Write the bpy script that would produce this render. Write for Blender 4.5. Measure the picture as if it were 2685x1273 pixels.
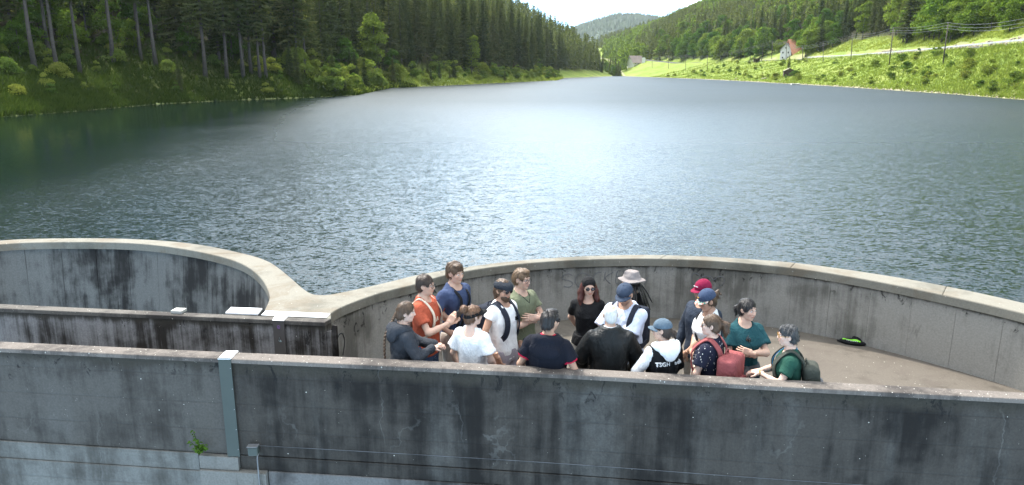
import bpy, bmesh, math, random
import numpy as np
from mathutils import Vector, Matrix, Euler

sc = bpy.context.scene
for o in list(bpy.data.objects):
    bpy.data.objects.remove(o)
R = math.radians
rng = np.random.default_rng(7)
random.seed(7)

# ------------------------------------------------------------------ camera
CAM_Z = 4.1
FOCAL, IMG_W, IMG_H, HORIZON = 1900.0, 2685.0, 1273.0, 184.0
PITCH = math.atan((IMG_H / 2 - HORIZON) / FOCAL)
cam_data = bpy.data.cameras.new('camera')
cam_data.sensor_width = 36.0
cam_data.lens = 36.0 * FOCAL / IMG_W
cam_data.clip_start = 0.1
cam_data.clip_end = 9000.0
cam = bpy.data.objects.new('camera', cam_data)
sc.collection.objects.link(cam)
cam.location = (0, 0, CAM_Z)
cam.rotation_euler = (math.pi / 2 - PITCH, 0, 0)
sc.camera = cam

# ------------------------------------------------------------------ sky, sun, exposure
SUN_EL, SUN_AZ = R(53), R(-38)          # azimuth measured from +Y (ahead), negative = left
SUN_DIR = Vector((math.sin(SUN_AZ) * math.cos(SUN_EL), math.cos(SUN_AZ) * math.cos(SUN_EL), math.sin(SUN_EL)))
world = bpy.data.worlds.new('World')
sc.world = world
world.use_nodes = True
wn = world.node_tree
wn.nodes.clear()


class NB:
    """small node-tree builder: pass sockets or plain values as inputs"""
    def __init__(self, nt):
        self.nt = nt

    def add(self, typ, ins=None, **props):
        n = self.nt.nodes.new(typ)
        for k, v in props.items():
            setattr(n, k, v)
        for k, v in (ins or {}).items():
            s = n.inputs[k]
            if isinstance(v, bpy.types.NodeSocket):
                self.nt.links.new(v, s)
            else:
                s.default_value = v
        return n

    def math(self, op, a, b=0.5, c=None, clamp=False):
        n = self.add('ShaderNodeMath', {0: a, 1: b}, operation=op, use_clamp=clamp)
        if c is not None:
            if isinstance(c, bpy.types.NodeSocket):
                self.nt.links.new(c, n.inputs[2])
            else:
                n.inputs[2].default_value = c
        return n.outputs[0]

    def vmath(self, op, a, b=(0, 0, 0), out=0):
        n = self.add('ShaderNodeVectorMath', {0: a, 1: b}, operation=op)
        return n.outputs[out]

    def scale(self, vec, s):
        return self.add('ShaderNodeMapping', {0: vec, 'Scale': s}).outputs[0]

    def noise(self, vec, scale=1.0, detail=4.0, rough=0.55, dist=0.0, out='Fac'):
        return self.add('ShaderNodeTexNoise', {'Vector': vec, 'Scale': scale, 'Detail': detail, 'Roughness': rough, 'Distortion': dist}).outputs[out]

    def ramp(self, fac, lo, hi, clo=(0, 0, 0, 1), chi=(1, 1, 1, 1)):
        n = self.add('ShaderNodeValToRGB', {0: fac})
        e = n.color_ramp.elements
        e[0].position, e[1].position = lo, hi
        e[0].color, e[1].color = clo, chi
        return n.outputs[0]

    def mix(self, fac, a, b, blend='MIX'):
        n = self.add('ShaderNodeMix', data_type='RGBA', blend_type=blend)
        for idx, v in ((0, fac), (6, a), (7, b)):
            if isinstance(v, bpy.types.NodeSocket):
                self.nt.links.new(v, n.inputs[idx])
            else:
                n.inputs[idx].default_value = v if idx == 0 else (tuple(v) + (1,))[:4]
        return n.outputs[2]

    def maprange(self, v, a, b, c=0.0, d=1.0, smooth=False):
        n = self.add('ShaderNodeMapRange', {0: v, 1: a, 2: b, 3: c, 4: d}, interpolation_type='SMOOTHSTEP' if smooth else 'LINEAR')
        return n.outputs[0]


wb = NB(wn)
sky = wb.add('ShaderNodeTexSky', sky_type='NISHITA', sun_disc=False, sun_elevation=SUN_EL, sun_rotation=SUN_AZ,
             altitude=800.0, air_density=1.0, dust_density=1.5, ozone_density=1.0)
tc = wb.add('ShaderNodeTexCoord').outputs['Generated']
sep = wb.add('ShaderNodeSeparateXYZ', {0: tc})
zc = wb.math('MAXIMUM', sep.outputs[2], 0.0)
den = wb.math('ADD', zc, 0.16)
px_ = wb.math('DIVIDE', sep.outputs[0], den)
py_ = wb.math('DIVIDE', sep.outputs[1], den)
pv = wb.add('ShaderNodeCombineXYZ', {0: px_, 1: py_, 2: 0.0}).outputs[0]
cl = wb.noise(wb.vmath('ADD', pv, (3.1, 5.7, 0.0)), 0.85, 7.0, 0.55, 0.35)
cover = wb.maprange(cl, 0.44, 0.66, 0.0, 1.0, True)
haze_f = wb.maprange(zc, 0.0, 0.42, 0.9, 0.0, True)        # pale blue air low over the horizon
toward = wb.vmath('DOT_PRODUCT', tc, tuple(SUN_DIR), out=1)
glow = wb.maprange(toward, 0.24, 1.02, 0.0, 1.0, True)        # clouds scatter light forward
cloud_v = wb.math('MULTIPLY_ADD', glow, 52.0, 19.0)
cloud_c = wb.vmath('SCALE', (1.0, 0.99, 0.97), (0, 0, 0))
cs = wn.nodes[-1]
cs.inputs[0].default_value = (0.90, 0.96, 1.0)
wn.links.new(cloud_v, cs.inputs['Scale'])
air_v = wb.math('MULTIPLY_ADD', glow, 50.0, 20.0)
air_n = wb.add('ShaderNodeVectorMath', {0: (0.38, 0.68, 1.0)}, operation='SCALE')
wn.links.new(air_v, air_n.inputs['Scale'])
col = wb.mix(cover, wb.mix(haze_f, sky.outputs[0], air_n.outputs[0]), cloud_c)
bg = wb.add('ShaderNodeBackground', {'Color': col, 'Strength': 0.10})
wo = wb.add('ShaderNodeOutputWorld', {'Surface': bg.outputs[0]})

sun_data = bpy.data.lights.new('sun', 'SUN')
sun_data.energy = 5.0
sun_data.angle = R(2.5)
sun_data.color = (1.0, 0.95, 0.87)
sun = bpy.data.objects.new('sun', sun_data)
sc.collection.objects.link(sun)
sun.rotation_euler = SUN_DIR.to_track_quat('Z', 'Y').to_euler()
sc.view_settings.view_transform = 'Standard'
sc.view_settings.look = 'None'
sc.view_settings.gamma = 1.0
sc.view_settings.exposure = 0.64
sc.cycles.use_denoising = True
sc.cycles.max_bounces = 8
sc.cycles.diffuse_bounces = 3
sc.cycles.glossy_bounces = 3
sc.cycles.transmission_bounces = 3
sc.cycles.transparent_max_bounces = 6
sc.cycles.volume_bounces = 1
sc.cycles.caustics_reflective = False
sc.cycles.caustics_refractive = False
sc.cycles.sample_clamp_indirect = 6.0

# ------------------------------------------------------------------ helpers
COL = sc.collection


def pix(x, y, z):
    """plan position of a photograph pixel on the level z (used once, to survey the place)"""
    a, b = (x - IMG_W / 2) / FOCAL, (y - IMG_H / 2) / FOCAL
    d = (a, math.cos(PITCH) - b * math.sin(PITCH), -math.sin(PITCH) - b * math.cos(PITCH))
    t = (z - CAM_Z) / d[2]
    return (d[0] * t, d[1] * t)


def pixd(x, y, dist):
    """world point of a pixel at the depth `dist` along +Y"""
    a, b = (x - IMG_W / 2) / FOCAL, (y - IMG_H / 2) / FOCAL
    d = (a, math.cos(PITCH) - b * math.sin(PITCH), -math.sin(PITCH) - b * math.cos(PITCH))
    t = dist / d[1]
    return (d[0] * t, dist, CAM_Z + d[2] * t)


def mesh_np(name, V, F, smooth=False, mats=None, fmat=None):
    """mesh from arrays; F is an (n,3) or (n,4) array or a list of such"""
    me = bpy.data.meshes.new(name)
    Fs = F if isinstance(F, list) else [F]
    Fs = [np.asarray(f, dtype=np.int32) for f in Fs if len(f)]
    V = np.asarray(V, dtype=np.float32)
    me.vertices.add(len(V))
    me.vertices.foreach_set('co', V.ravel())
    nl = sum(f.size for f in Fs)
    npol = sum(len(f) for f in Fs)
    me.loops.add(nl)
    me.polygons.add(npol)
    me.loops.foreach_set('vertex_index', np.concatenate([f.ravel() for f in Fs]))
    tot = np.concatenate([np.full(len(f), f.shape[1], dtype=np.int32) for f in Fs])
    st = np.concatenate([[0], np.cumsum(tot)[:-1]]).astype(np.int32)
    me.polygons.foreach_set('loop_start', st)
    me.polygons.foreach_set('loop_total', tot)
    if fmat is not None:
        me.polygons.foreach_set('material_index', np.asarray(fmat, dtype=np.int32))
    me.update(calc_edges=True)
    me.validate()
    me.polygons.foreach_set('use_smooth', np.full(len(me.polygons), bool(smooth)))
    for m in (mats or []):
        me.materials.append(m)
    return me


def link(name, me, parent=None, loc=None, **tags):
    o = bpy.data.objects.new(name, me)
    COL.objects.link(o)
    if parent is not None:
        o.parent = parent
    if loc is not None:
        o.location = loc
    for k, v in tags.items():
        if v is not None:
            o[k] = v
    return o


def empty(name, loc=(0, 0, 0), rz=0.0, **tags):
    o = link(name, None, None, loc, **tags)
    o.rotation_euler = (0, 0, rz)
    o.empty_display_size = 0.2
    return o


def poly_prism(pts, z0, z1, bev=0.0):
    """bmesh prism over a plan outline (counter-clockwise or not)"""
    bm = bmesh.new()
    vs = [bm.verts.new((p[0], p[1], z1)) for p in pts]
    top = bm.faces.new(vs)
    ext = bmesh.ops.extrude_face_region(bm, geom=[top])
    dn = [g for g in ext['geom'] if isinstance(g, bmesh.types.BMVert)]
    bmesh.ops.translate(bm, verts=dn, vec=(0, 0, z0 - z1))
    bmesh.ops.recalc_face_normals(bm, faces=bm.faces)
    if bev > 0:
        ed = [e for e in bm.edges if all(abs(v.co.z - z1) < 1e-5 for v in e.verts)]
        bmesh.ops.bevel(bm, geom=ed, offset=bev, segments=2, affect='EDGES', profile=0.5)
    return bm


def box_bm(bm, c, s, rz=0.0, bev=0.0):
    """add a box: centre c, full size s"""
    r = bmesh.ops.create_cube(bm, size=1.0, matrix=Matrix.Translation(c) @ Matrix.Rotation(rz, 4, 'Z') @ Matrix.Diagonal((s[0], s[1], s[2], 1)))
    if bev > 0:
        es = list({e for v in r['verts'] for e in v.link_edges})
        bmesh.ops.bevel(bm, geom=es, offset=bev, segments=2, affect='EDGES', profile=0.5)
    return bm


def tube_arr(pts, rad, n=6):
    """tube along points -> V, F (quads, with fan caps as quads)"""
    P = np.asarray(pts, float)
    m = len(P)
    rad = np.broadcast_to(np.asarray(rad, float), (m,))
    T = np.gradient(P, axis=0)
    T /= np.linalg.norm(T, axis=1)[:, None] + 1e-9
    ref = np.array([0.0, 0.0, 1.0]) if abs(T[0][2]) < 0.9 else np.array([1.0, 0, 0])
    V = []
    a = np.linspace(0, 2 * np.pi, n, endpoint=False)
    for i in range(m):
        u = np.cross(T[i], ref)
        if np.linalg.norm(u) < 1e-4:
            u = np.cross(T[i], [0.0, 1.0, 0.2])
        u /= np.linalg.norm(u)
        w = np.cross(u, T[i])
        ref = w if abs(np.dot(w, T[i])) < 0.5 else ref
        V.append(P[i] + rad[i] * (np.cos(a)[:, None] * u + np.sin(a)[:, None] * w))
    V = np.concatenate(V)
    F = []
    for i in range(m - 1):
        for j in range(n):
            F.append((i * n + j, i * n + (j + 1) % n, (i + 1) * n + (j + 1) % n, (i + 1) * n + j))
    c0, c1 = len(V), len(V) + 1
    V = np.concatenate([V, P[:1], P[-1:]])
    T3 = []
    for j in range(n):
        T3.append((c0, (j + 1) % n, j))
        T3.append((c1, (m - 1) * n + j, (m - 1) * n + (j + 1) % n))
    return V, np.array(F), np.array(T3)


def join_arr(parts):
    """[(V,F..)] -> V, [quads, tris]"""
    Vs, Q, T3, off = [], [], [], 0
    for p in parts:
        Vs.append(np.asarray(p[0], float))
        for f in p[1:]:
            f = np.asarray(f)
            if len(f):
                (Q if f.shape[1] == 4 else T3).append(f + off)
        off += len(p[0])
    return np.concatenate(Vs), [np.concatenate(x) for x in (Q, T3) if x]


def bm_mesh(bm, name, mats=(), smooth=False):
    me = bpy.data.meshes.new(name)
    bm.to_mesh(me)
    bm.free()
    for m in mats:
        me.materials.append(m)
    if smooth:
        me.polygons.foreach_set('use_smooth', np.ones(len(me.polygons), dtype=bool))
    return me


MATS = {}


def new_mat(name):
    m = bpy.data.materials.new(name)
    m.use_nodes = True
    nt = m.node_tree
    nt.nodes.clear()
    b = NB(nt)
    out = b.add('ShaderNodeOutputMaterial')
    p = b.add('ShaderNodeBsdfPrincipled')
    nt.links.new(p.outputs[0], out.inputs[0])
    MATS[name] = m
    return m, b, p, out


def setp(b, p, **kw):
    names = dict(color='Base Color', rough='Roughness', metal='Metallic', normal='Normal', spec='Specular IOR Level', alpha='Alpha',
                 sss='Subsurface Weight', trans='Transmission Weight', ior='IOR', sheen='Sheen Weight')
    for k, v in kw.items():
        s = p.inputs[names[k]]
        if isinstance(v, bpy.types.NodeSocket):
            b.nt.links.new(v, s)
        else:
            s.default_value = tuple(v) + (1,) if k == 'color' and len(v) == 3 else v


def plain(name, color, rough=0.6, metal=0.0, var=0.15, scale=6.0, bump=0.0, spec=0.5, coord='Object'):
    """simple procedural material: mottled colour"""
    m, b, p, out = new_mat(name)
    co = b.add('ShaderNodeTexCoord').outputs[coord]
    n = b.noise(co, scale, 5.0, 0.6)
    c = b.mix(b.maprange(n, 0.25, 0.75, 0, 1), tuple(x * (1 - var) for x in color), tuple(min(1, x * (1 + var)) for x in color))
    setp(b, p, color=c, rough=rough, metal=metal, spec=spec)
    if bump > 0:
        bp = b.add('ShaderNodeBump', {'Strength': 0.6, 'Distance': bump, 'Height': b.noise(co, scale * 4, 4.0, 0.6)})
        setp(b, p, normal=bp.outputs[0])
    return m

# ================================================================== LAND AND WATER
WATER_Z = -0.9
SH_L = np.array([(-30, -60), (5, -46), (40, -52), (80, -55.8), (92, -54.0), (111, -53.3), (126, -46.8), (139, -36.6), (150, -31.5), (169, -32.5), (210, -34.2), (236, -23.8),
                 (286, -5.8), (362, 21.8), (400, 26), (468, 33.2), (600, 81.0), (700, 92.0), (900, 118), (1300, 120), (2200, 120), (4200, 120)], float)
SH_R = np.array([(-30, 50), (5, 52), (60, 74), (126, 87.6), (155, 92.9), (186, 96.0), (231, 100.6), (270, 101.6), (349, 105.0), (468, 103.3), (600, 90.6), (700, 101.0), (900, 128),
                 (1300, 130), (2200, 130), (4200, 130)], float)
ROAD_Z = 9.6
RD = np.array([(0, 84), (60, 92), (110, 99), (156, 108.0), (196, 119.5), (245, 132.0), (318, 146.0), (401, 150.5), (494, 150.8), (574, 141.5), (685, 122.5), (760, 124), (900, 140),
               (1300, 150), (4200, 160)], float)


def xl(y):
    return np.interp(y, SH_L[:, 0], SH_L[:, 1])


def xr(y):
    return np.interp(y, SH_R[:, 0], SH_R[:, 1])


def xroad(y):
    y = np.asarray(y, float)
    return sum(np.interp(y + d, RD[:, 0], RD[:, 1]) for d in (-24, -12, 0, 12, 24)) / 5


def vnoise(x, y, seed=0.0):
    """cheap smooth value noise from sines, about -1..1"""
    x = np.asarray(x, float)
    y = np.asarray(y, float)
    r = np.zeros(np.broadcast(x, y).shape)
    for i, (fx, fy, p) in enumerate(((1, .37, .3), (-.61, 1.1, 1.7), (1.7, 1.3, 4.1), (-2.1, .9, 2.2), (.7, -2.6, 5.3), (3.1, 2.2, .9))):
        r += np.sin(x * fx + y * fy + p + seed * (i + 1.3) + 1.2 * np.sin(x * fy * .7 - y * fx * .6 + p * 2)) / (1 + i * .45)
    return r / 2.4


def ground_h(x, y):
    """height of the land over the water level"""
    x = np.asarray(x, float)
    y = np.asarray(y, float)
    l, r, rd = xl(y), xr(y), xroad(y)
    dl, dr = l - x, x - r
    ramp = np.clip(y - 606, 0, 700) * 0.045
    hl = np.where(dl < 16, 0.30 * dl + 0.006 * dl ** 2, 6.34 + (dl - 16) * 0.50)
    hl = np.where(dl < 0, np.maximum(-3.0, 0.6 * dl), np.minimum(hl, 120 + 0.05 * dl))
    w = np.maximum(rd - 4.0 - r, 6.0)
    t = np.clip(dr / w, 0, 1)
    up = np.maximum(dr - (rd + 4.5 - r), 0.0)
    hr = (ROAD_Z - WATER_Z - 0.35) * (0.28 * t + 0.72 * t ** 1.25)
    hr = hr + np.where(up > 0, 0.9 * np.minimum(up, 3.0) + 0.52 * np.maximum(up - 3.0, 0) * np.interp(y, [0, 950, 1500, 4200], [1, 1, .42, .3]), 0)
    hr = np.minimum(hr, 190 + 0.02 * dr)
    hr = np.where(dr < 0, np.maximum(-3.0, 0.6 * dr), hr)
    h = np.where(dl > dr, hl, hr)
    d = np.maximum(dl, dr)
    on_road = np.exp(-((x - rd) / 5.0) ** 2)
    amp = np.clip(d * 0.12, 0, 1.0) * (1 - on_road)
    h = h + amp * (0.45 * vnoise(x * .35, y * .35) + 0.9 * vnoise(x * .09, y * .09, 2.0)) + ramp
    return np.where(d > 0, np.maximum(h, 0.02 + 0.02 * np.minimum(d, 5)), h)


def gz(x, y):
    return float(ground_h(x, y)) + WATER_Z


# --- materials
def land_material():
    m, b, p, out = new_mat('meadow_and_forest_floor')
    g = b.add('ShaderNodeNewGeometry').outputs['Position']
    n1 = b.noise(g, 0.12, 5, 0.6)
    n2 = b.noise(g, 1.3, 5, 0.65)
    n3 = b.noise(g, 0.035, 3, 0.5)
    c = b.mix(b.maprange(n1, .35, .65), (.155, .21, .037), (.25, .285, .065))
    c = b.mix(b.maprange(n2, .4, .75), c, (.095, .155, .03))
    c = b.mix(b.maprange(n3, .52, .7, 0, .55), c, (.23, .24, .08))
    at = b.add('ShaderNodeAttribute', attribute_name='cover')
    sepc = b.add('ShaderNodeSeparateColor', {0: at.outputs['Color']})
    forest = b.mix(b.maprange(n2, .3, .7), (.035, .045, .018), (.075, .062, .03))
    c = b.mix(sepc.outputs[0], c, forest)                      # R: needle-strewn forest floor; also shade painted on the near left bank
    stone = b.mix(b.maprange(b.noise(g, 3.0, 4, .7), .3, .7), (.20, .17, .12), (.42, .37, .29))
    c = b.mix(sepc.outputs[1], c, stone)                       # G: bare stony edge
    setp(b, p, color=c, rough=.95, spec=.1)
    bp = b.add('ShaderNodeBump', {'Strength': .7, 'Distance': .25, 'Height': n2})
    setp(b, p, normal=bp.outputs[0])
    return m


def water_material():
    m, b, p, out = new_mat('lake_water')
    g = b.add('ShaderNodeNewGeometry').outputs['Position']
    # ripples: every shading point gets the slope of the wind waves there
    rot = b.add('ShaderNodeMapping', {0: g, 'Rotation': (0, 0, R(24)), 'Scale': (1.0, 1.75, 1.0)}).outputs[0]
    w1 = b.noise(rot, 6.0, 2.0, .5, .5, 'Color')
    w2 = b.noise(rot, 15.0, 2.0, .55, .3, 'Color')
    w3 = b.noise(rot, 2.1, 3.0, .5, .2, 'Color')
    s1 = b.vmath('SUBTRACT', w1, (.5, .5, .5))
    s2 = b.vmath('SUBTRACT', w2, (.5, .5, .5))
    s3 = b.vmath('SUBTRACT', w3, (.5, .5, .5))
    tot = b.vmath('ADD', b.vmath('MULTIPLY', s1, (.46, .58, 0)), b.vmath('MULTIPLY', s2, (.38, .48, 0)))
    tot = b.vmath('ADD', tot, b.vmath('MULTIPLY', s3, (.26, .32, 0)))
    # gusts and the wind shelter close to the forested left shore
    gust = b.maprange(b.noise(b.scale(g, (.045, .028, 1)), 1.0, 4, .6), .3, .7, .6, 1.35)
    sep = b.add('ShaderNodeSeparateXYZ', {0: g})
    shore = b.math('MULTIPLY_ADD', sep.outputs[1], -0.10, b.math('MULTIPLY', sep.outputs[0], -1.0))
    wob = b.math('MULTIPLY_ADD', b.noise(b.scale(g, (.06, .03, 1)), 1.0, 4, .6), 14.0, -7.0)
    calm = b.maprange(b.math('ADD', shore, wob), 12.0, 28.0, 1.0, .14, True)
    amp = b.math('MULTIPLY', gust, calm)
    sc_ = b.add('ShaderNodeVectorMath', {0: tot, 'Scale': amp}, operation='SCALE').outputs[0]
    nrm = b.vmath('NORMALIZE', b.vmath('ADD', sc_, (0, 0, 1)))
    depth = b.mix(b.maprange(b.noise(g, .02, 2, .5), .3, .7), (.004, .011, .008), (.006, .016, .018))
    far = b.maprange(sep.outputs[1], 10.0, 120.0, .16, .46)
    rgh = b.math('MAXIMUM', b.math('MULTIPLY', far, calm), .07)
    setp(b, p, color=depth, rough=rgh, normal=nrm, ior=1.333, spec=.5)
    return m


M_LAND = land_material()
M_WATER = water_material()

# --- the land: one sheet, rows along the valley, columns measured from the two shores
rows = np.concatenate([np.arange(14, 80, 6.0), np.arange(80, 240, 2.0), np.arange(240, 700, 4.5), np.geomspace(700, 4200, 60)])
dl_ = np.array([420, 330, 260, 210, 175, 150, 130, 115, 100, 90, 80, 72, 64, 57, 50, 44, 38, 33, 28.5, 24.5, 21, 18, 15.5, 13, 11, 9.2, 7.6, 6.2, 5, 4, 3.1, 2.3, 1.6, 1.0, .5, .15, -.6, -2, -5.2])
dr_ = np.concatenate([[-5, -2, -.6, .15, .5, 1, 1.6, 2.3, 3.1, 4, 5, 6.2], np.arange(7.5, 62, 1.9), [64, 68, 73, 79, 86, 95, 106, 120, 137, 158, 185, 220, 270, 340, 430, 560]])
XX = np.concatenate([xl(rows)[:, None] - dl_[None, :], xr(rows)[:, None] + dr_[None, :]], axis=1)
# where the lake has closed, keep the columns from crossing
XX = np.sort(XX, axis=1)
YY = np.repeat(rows[:, None], XX.shape[1], axis=1)
ZZ = ground_h(XX, YY) + WATER_Z
nr, nc = XX.shape
V = np.stack([XX, YY, ZZ], -1).reshape(-1, 3)
ii, jj = np.meshgrid(np.arange(nr - 1), np.arange(nc - 1), indexing='ij')
i0 = (ii * nc + jj).ravel()
F = np.stack([i0, i0 + 1, i0 + nc + 1, i0 + nc], 1)
me = mesh_np('ground', V, F, True, [M_LAND])
dL, dR = xl(YY) - XX, XX - xr(YY)
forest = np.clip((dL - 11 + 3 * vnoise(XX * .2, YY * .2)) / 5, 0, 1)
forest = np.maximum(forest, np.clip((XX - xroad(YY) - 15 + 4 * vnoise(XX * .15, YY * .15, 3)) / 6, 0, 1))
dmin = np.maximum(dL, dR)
forest = np.maximum(forest, .82 * ((dL > .8) & (YY < 158)) * np.clip(.75 + .5 * vnoise(XX * .3, YY * .3, 4.0), 0, 1))  # near left bank: brown undergrowth, toned down to stand for shade
stony = np.clip(1 - np.abs(dmin - .6) / 1.1, 0, 1) * np.where(dR > dL, 1.0, .45)
up = XX - xroad(YY)
stony = np.maximum(stony, np.clip(1 - np.abs(up - 6.0) / 1.8, 0, 1) * (dR > 0) * (YY < 480) * np.clip(.6 + vnoise(XX * .3, YY * .12, 5), 0, 1))
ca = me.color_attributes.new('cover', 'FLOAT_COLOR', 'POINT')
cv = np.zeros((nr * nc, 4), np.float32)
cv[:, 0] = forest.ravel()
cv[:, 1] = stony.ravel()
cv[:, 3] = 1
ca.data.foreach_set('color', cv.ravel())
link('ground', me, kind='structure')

# --- the distant wooded mountain closing the valley
def far_h(x, y):
    a = 165 * np.exp(-((x - 395) / 330) ** 2 - ((y - 3100) / 420) ** 2)
    b_ = 120 * np.exp(-((x - 800) / 420) ** 2 - ((y - 2700) / 400) ** 2)
    return a + b_ + 12 * vnoise(x * .008, y * .008)


gx, gy = np.meshgrid(np.linspace(-700, 1500, 90), np.linspace(2250, 3900, 60), indexing='ij')
hz_ = far_h(gx, gy) + 20
V = np.stack([gx, gy, hz_ + 4.5 * rng.standard_normal(gx.shape)], -1).reshape(-1, 3)
ii, jj = np.meshgrid(np.arange(89), np.arange(59), indexing='ij')
i0 = (ii * 60 + jj).ravel()
M_FAR = plain('far_forest', (.035, .055, .028), .95, 0, .5, .02)
link('hill', mesh_np('hill', V, np.stack([i0, i0 + 60, i0 + 61, i0 + 1], 1), True, [M_FAR]), kind='structure')

# ================================================================== THE DAM CREST
COPE_Z, FRONT_Z = 1.05, 1.15


def concrete(name, light, dark, stain=.5, streak=5.0, band=None, specks=0.0, tint=None, bump=.004, cracks=0.0, boards=0.0, patch=0.0, crown=None, wash=0.0):
    """weathered concrete: run-off streaks, blotches, lichen specks"""
    m, b, p, out = new_mat(name)
    g = b.add('ShaderNodeNewGeometry').outputs['Position']
    big = b.noise(g, .8, 5, .6)
    mid = b.noise(g, 4.0, 6, .65)
    fine = b.noise(g, 45.0, 3, .6)
    st = b.noise(b.scale(g, (streak, streak, .22)), 1.0, 7, .68, .15)
    st2 = b.noise(b.scale(g, (streak * 3.2, streak * 3.2, .5)), 1.0, 5, .7)
    big2 = b.noise(b.scale(g, (.5, .5, .8)), 1.0, 4, .6, .4)
    f = b.math('MULTIPLY_ADD', big, .45, b.math('MULTIPLY_ADD', st, .5, b.math('MULTIPLY', st2, .22)))
    f = b.math('MULTIPLY_ADD', mid, .2, b.math('MULTIPLY_ADD', big2, .5, f))
    lo = .80 + stain * .2
    c = b.mix(b.maprange(f, lo - .10, lo + .10, 1, 0, True), light, dark)
    if tint is not None:
        tn = b.maprange(b.noise(g, 1.7, 5, .6, .5), .48, .68, 0, .8, True)
        c = b.mix(tn, c, tint)
    if band is not None:                      # a level below which the run-off has washed the face paler
        z = b.add('ShaderNodeSeparateXYZ', {0: g}).outputs[2]
        edge = b.math('MULTIPLY_ADD', st, band[2], z)
        w = b.maprange(edge, band[0], band[1], 1, 0, True)
        c = b.mix(b.math('MULTIPLY', w, band[3]), c, b.mix(mid, band[4], tuple(min(1, v * 1.35) for v in band[4])))
    if patch > 0:
        pt = b.maprange(b.noise(b.scale(g, (2.2, 2.2, 1.1)), 1.0, 7, .72, .8), .60, .72, 0, patch, True)
        c = b.mix(pt, c, tuple(v * .45 for v in dark))
    if wash > 0:                              # pale lime run-off
        ws = b.noise(b.vmath('ADD', b.scale(g, (1.9, 1.9, .16)), (7.3, 2.1, 4.4)), 1.0, 6, .62, .3)
        wf = b.math('MULTIPLY', b.maprange(ws, .50, .70, 0, 1, True), b.maprange(mid, .3, .65, .25, 1))
        c = b.mix(b.math('MULTIPLY', wf, wash), c, (.112, .110, .102))
    if crown is not None:                     # moss and grime that creeps down from the top edge
        z = b.add('ShaderNodeSeparateXYZ', {0: g}).outputs[2]
        dz = b.math('SUBTRACT', crown[0], z)
        edge = b.math('MULTIPLY_ADD', b.math('SUBTRACT', st, .5), crown[1] * 3.2, b.math('MULTIPLY_ADD', b.math('SUBTRACT', mid, .5), crown[1] * 1.2, dz))
        cf = b.maprange(edge, crown[1] * .3, crown[1] * 1.5, .9, 0, True)
        c = b.mix(cf, c, b.mix(mid, (.030, .027, .020), (.062, .054, .042)))
        bl = b.noise(b.scale(g, (9, 9, 5)), 1.0, 7, .75, .6)
        bz = b.maprange(b.math('MULTIPLY_ADD', b.math('SUBTRACT', big2, .5), 1.6, dz), .02, crown[1] * 4.5, 1, 0, True)
        bf = b.math('MULTIPLY', b.maprange(bl, .56, .62, 0, 1, True), bz)
        c = b.mix(b.math('MULTIPLY', bf, .85), c, (.008, .008, .008))
    c = b.mix(b.maprange(fine, .3, .75, 0, .35), c, tuple(v * .6 for v in dark))
    if specks > 0:
        vo = b.add('ShaderNodeTexVoronoi', {'Vector': g, 'Scale': 24.0, 'Randomness': 1.0})
        sp = b.math('LESS_THAN', vo.outputs['Distance'], .16)
        pick = b.math('GREATER_THAN', b.add('ShaderNodeSeparateColor', {0: vo.outputs['Color']}).outputs[0], 1 - specks)
        c = b.mix(b.math('MULTIPLY', b.math('MULTIPLY', sp, pick), .75), c, (.55, .53, .47))
        vo2 = b.add('ShaderNodeTexVoronoi', {'Vector': g, 'Scale': 60.0, 'Randomness': 1.0})
        sp2 = b.math('LESS_THAN', vo2.outputs['Distance'], .22)
        pk2 = b.math('GREATER_THAN', b.add('ShaderNodeSeparateColor', {0: vo2.outputs['Color']}).outputs[1], 1 - specks)
        c = b.mix(b.math('MULTIPLY', b.math('MULTIPLY', sp2, pk2), .5), c, (.45, .42, .36))
    if cracks > 0:
        wob = b.vmath('MULTIPLY', b.noise(g, 2.5, 4, .6, 0, 'Color'), (.35, .35, .35))
        cr = b.add('ShaderNodeTexVoronoi', {'Vector': b.vmath('ADD', b.scale(g, (1.1, 1.1, .2)), wob), 'Scale': 1.0}, feature='DISTANCE_TO_EDGE')
        cm = b.maprange(cr.outputs['Distance'], .002, .010, cracks * .7, 0, True)
        cm = b.math('MULTIPLY', cm, b.maprange(b.noise(g, .9, 3, .5), .56, .66))
        c = b.mix(cm, c, (.40, .40, .38))
    h = b.math('MULTIPLY_ADD', fine, .5, mid)
    if boards > 0:                            # print of the shuttering boards
        z = b.add('ShaderNodeSeparateXYZ', {0: g}).outputs[2]
        bd = b.math('FRACT', b.math('MULTIPLY', z, boards))
        ln = b.maprange(b.math('ABSOLUTE', b.math('SUBTRACT', bd, .5)), .455, .5, 0, 1)
        c = b.mix(b.math('MULTIPLY', ln, b.maprange(mid, .4, .7, .05, .45)), c, tuple(v * .8 for v in dark))
        h = b.math('MULTIPLY_ADD', ln, -.8, h)
    bp = b.add('ShaderNodeBump', {'Strength': .8, 'Distance': bump, 'Height': h})
    setp(b, p, color=c, rough=.9, spec=.25, normal=bp.outputs[0])
    return m


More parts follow.
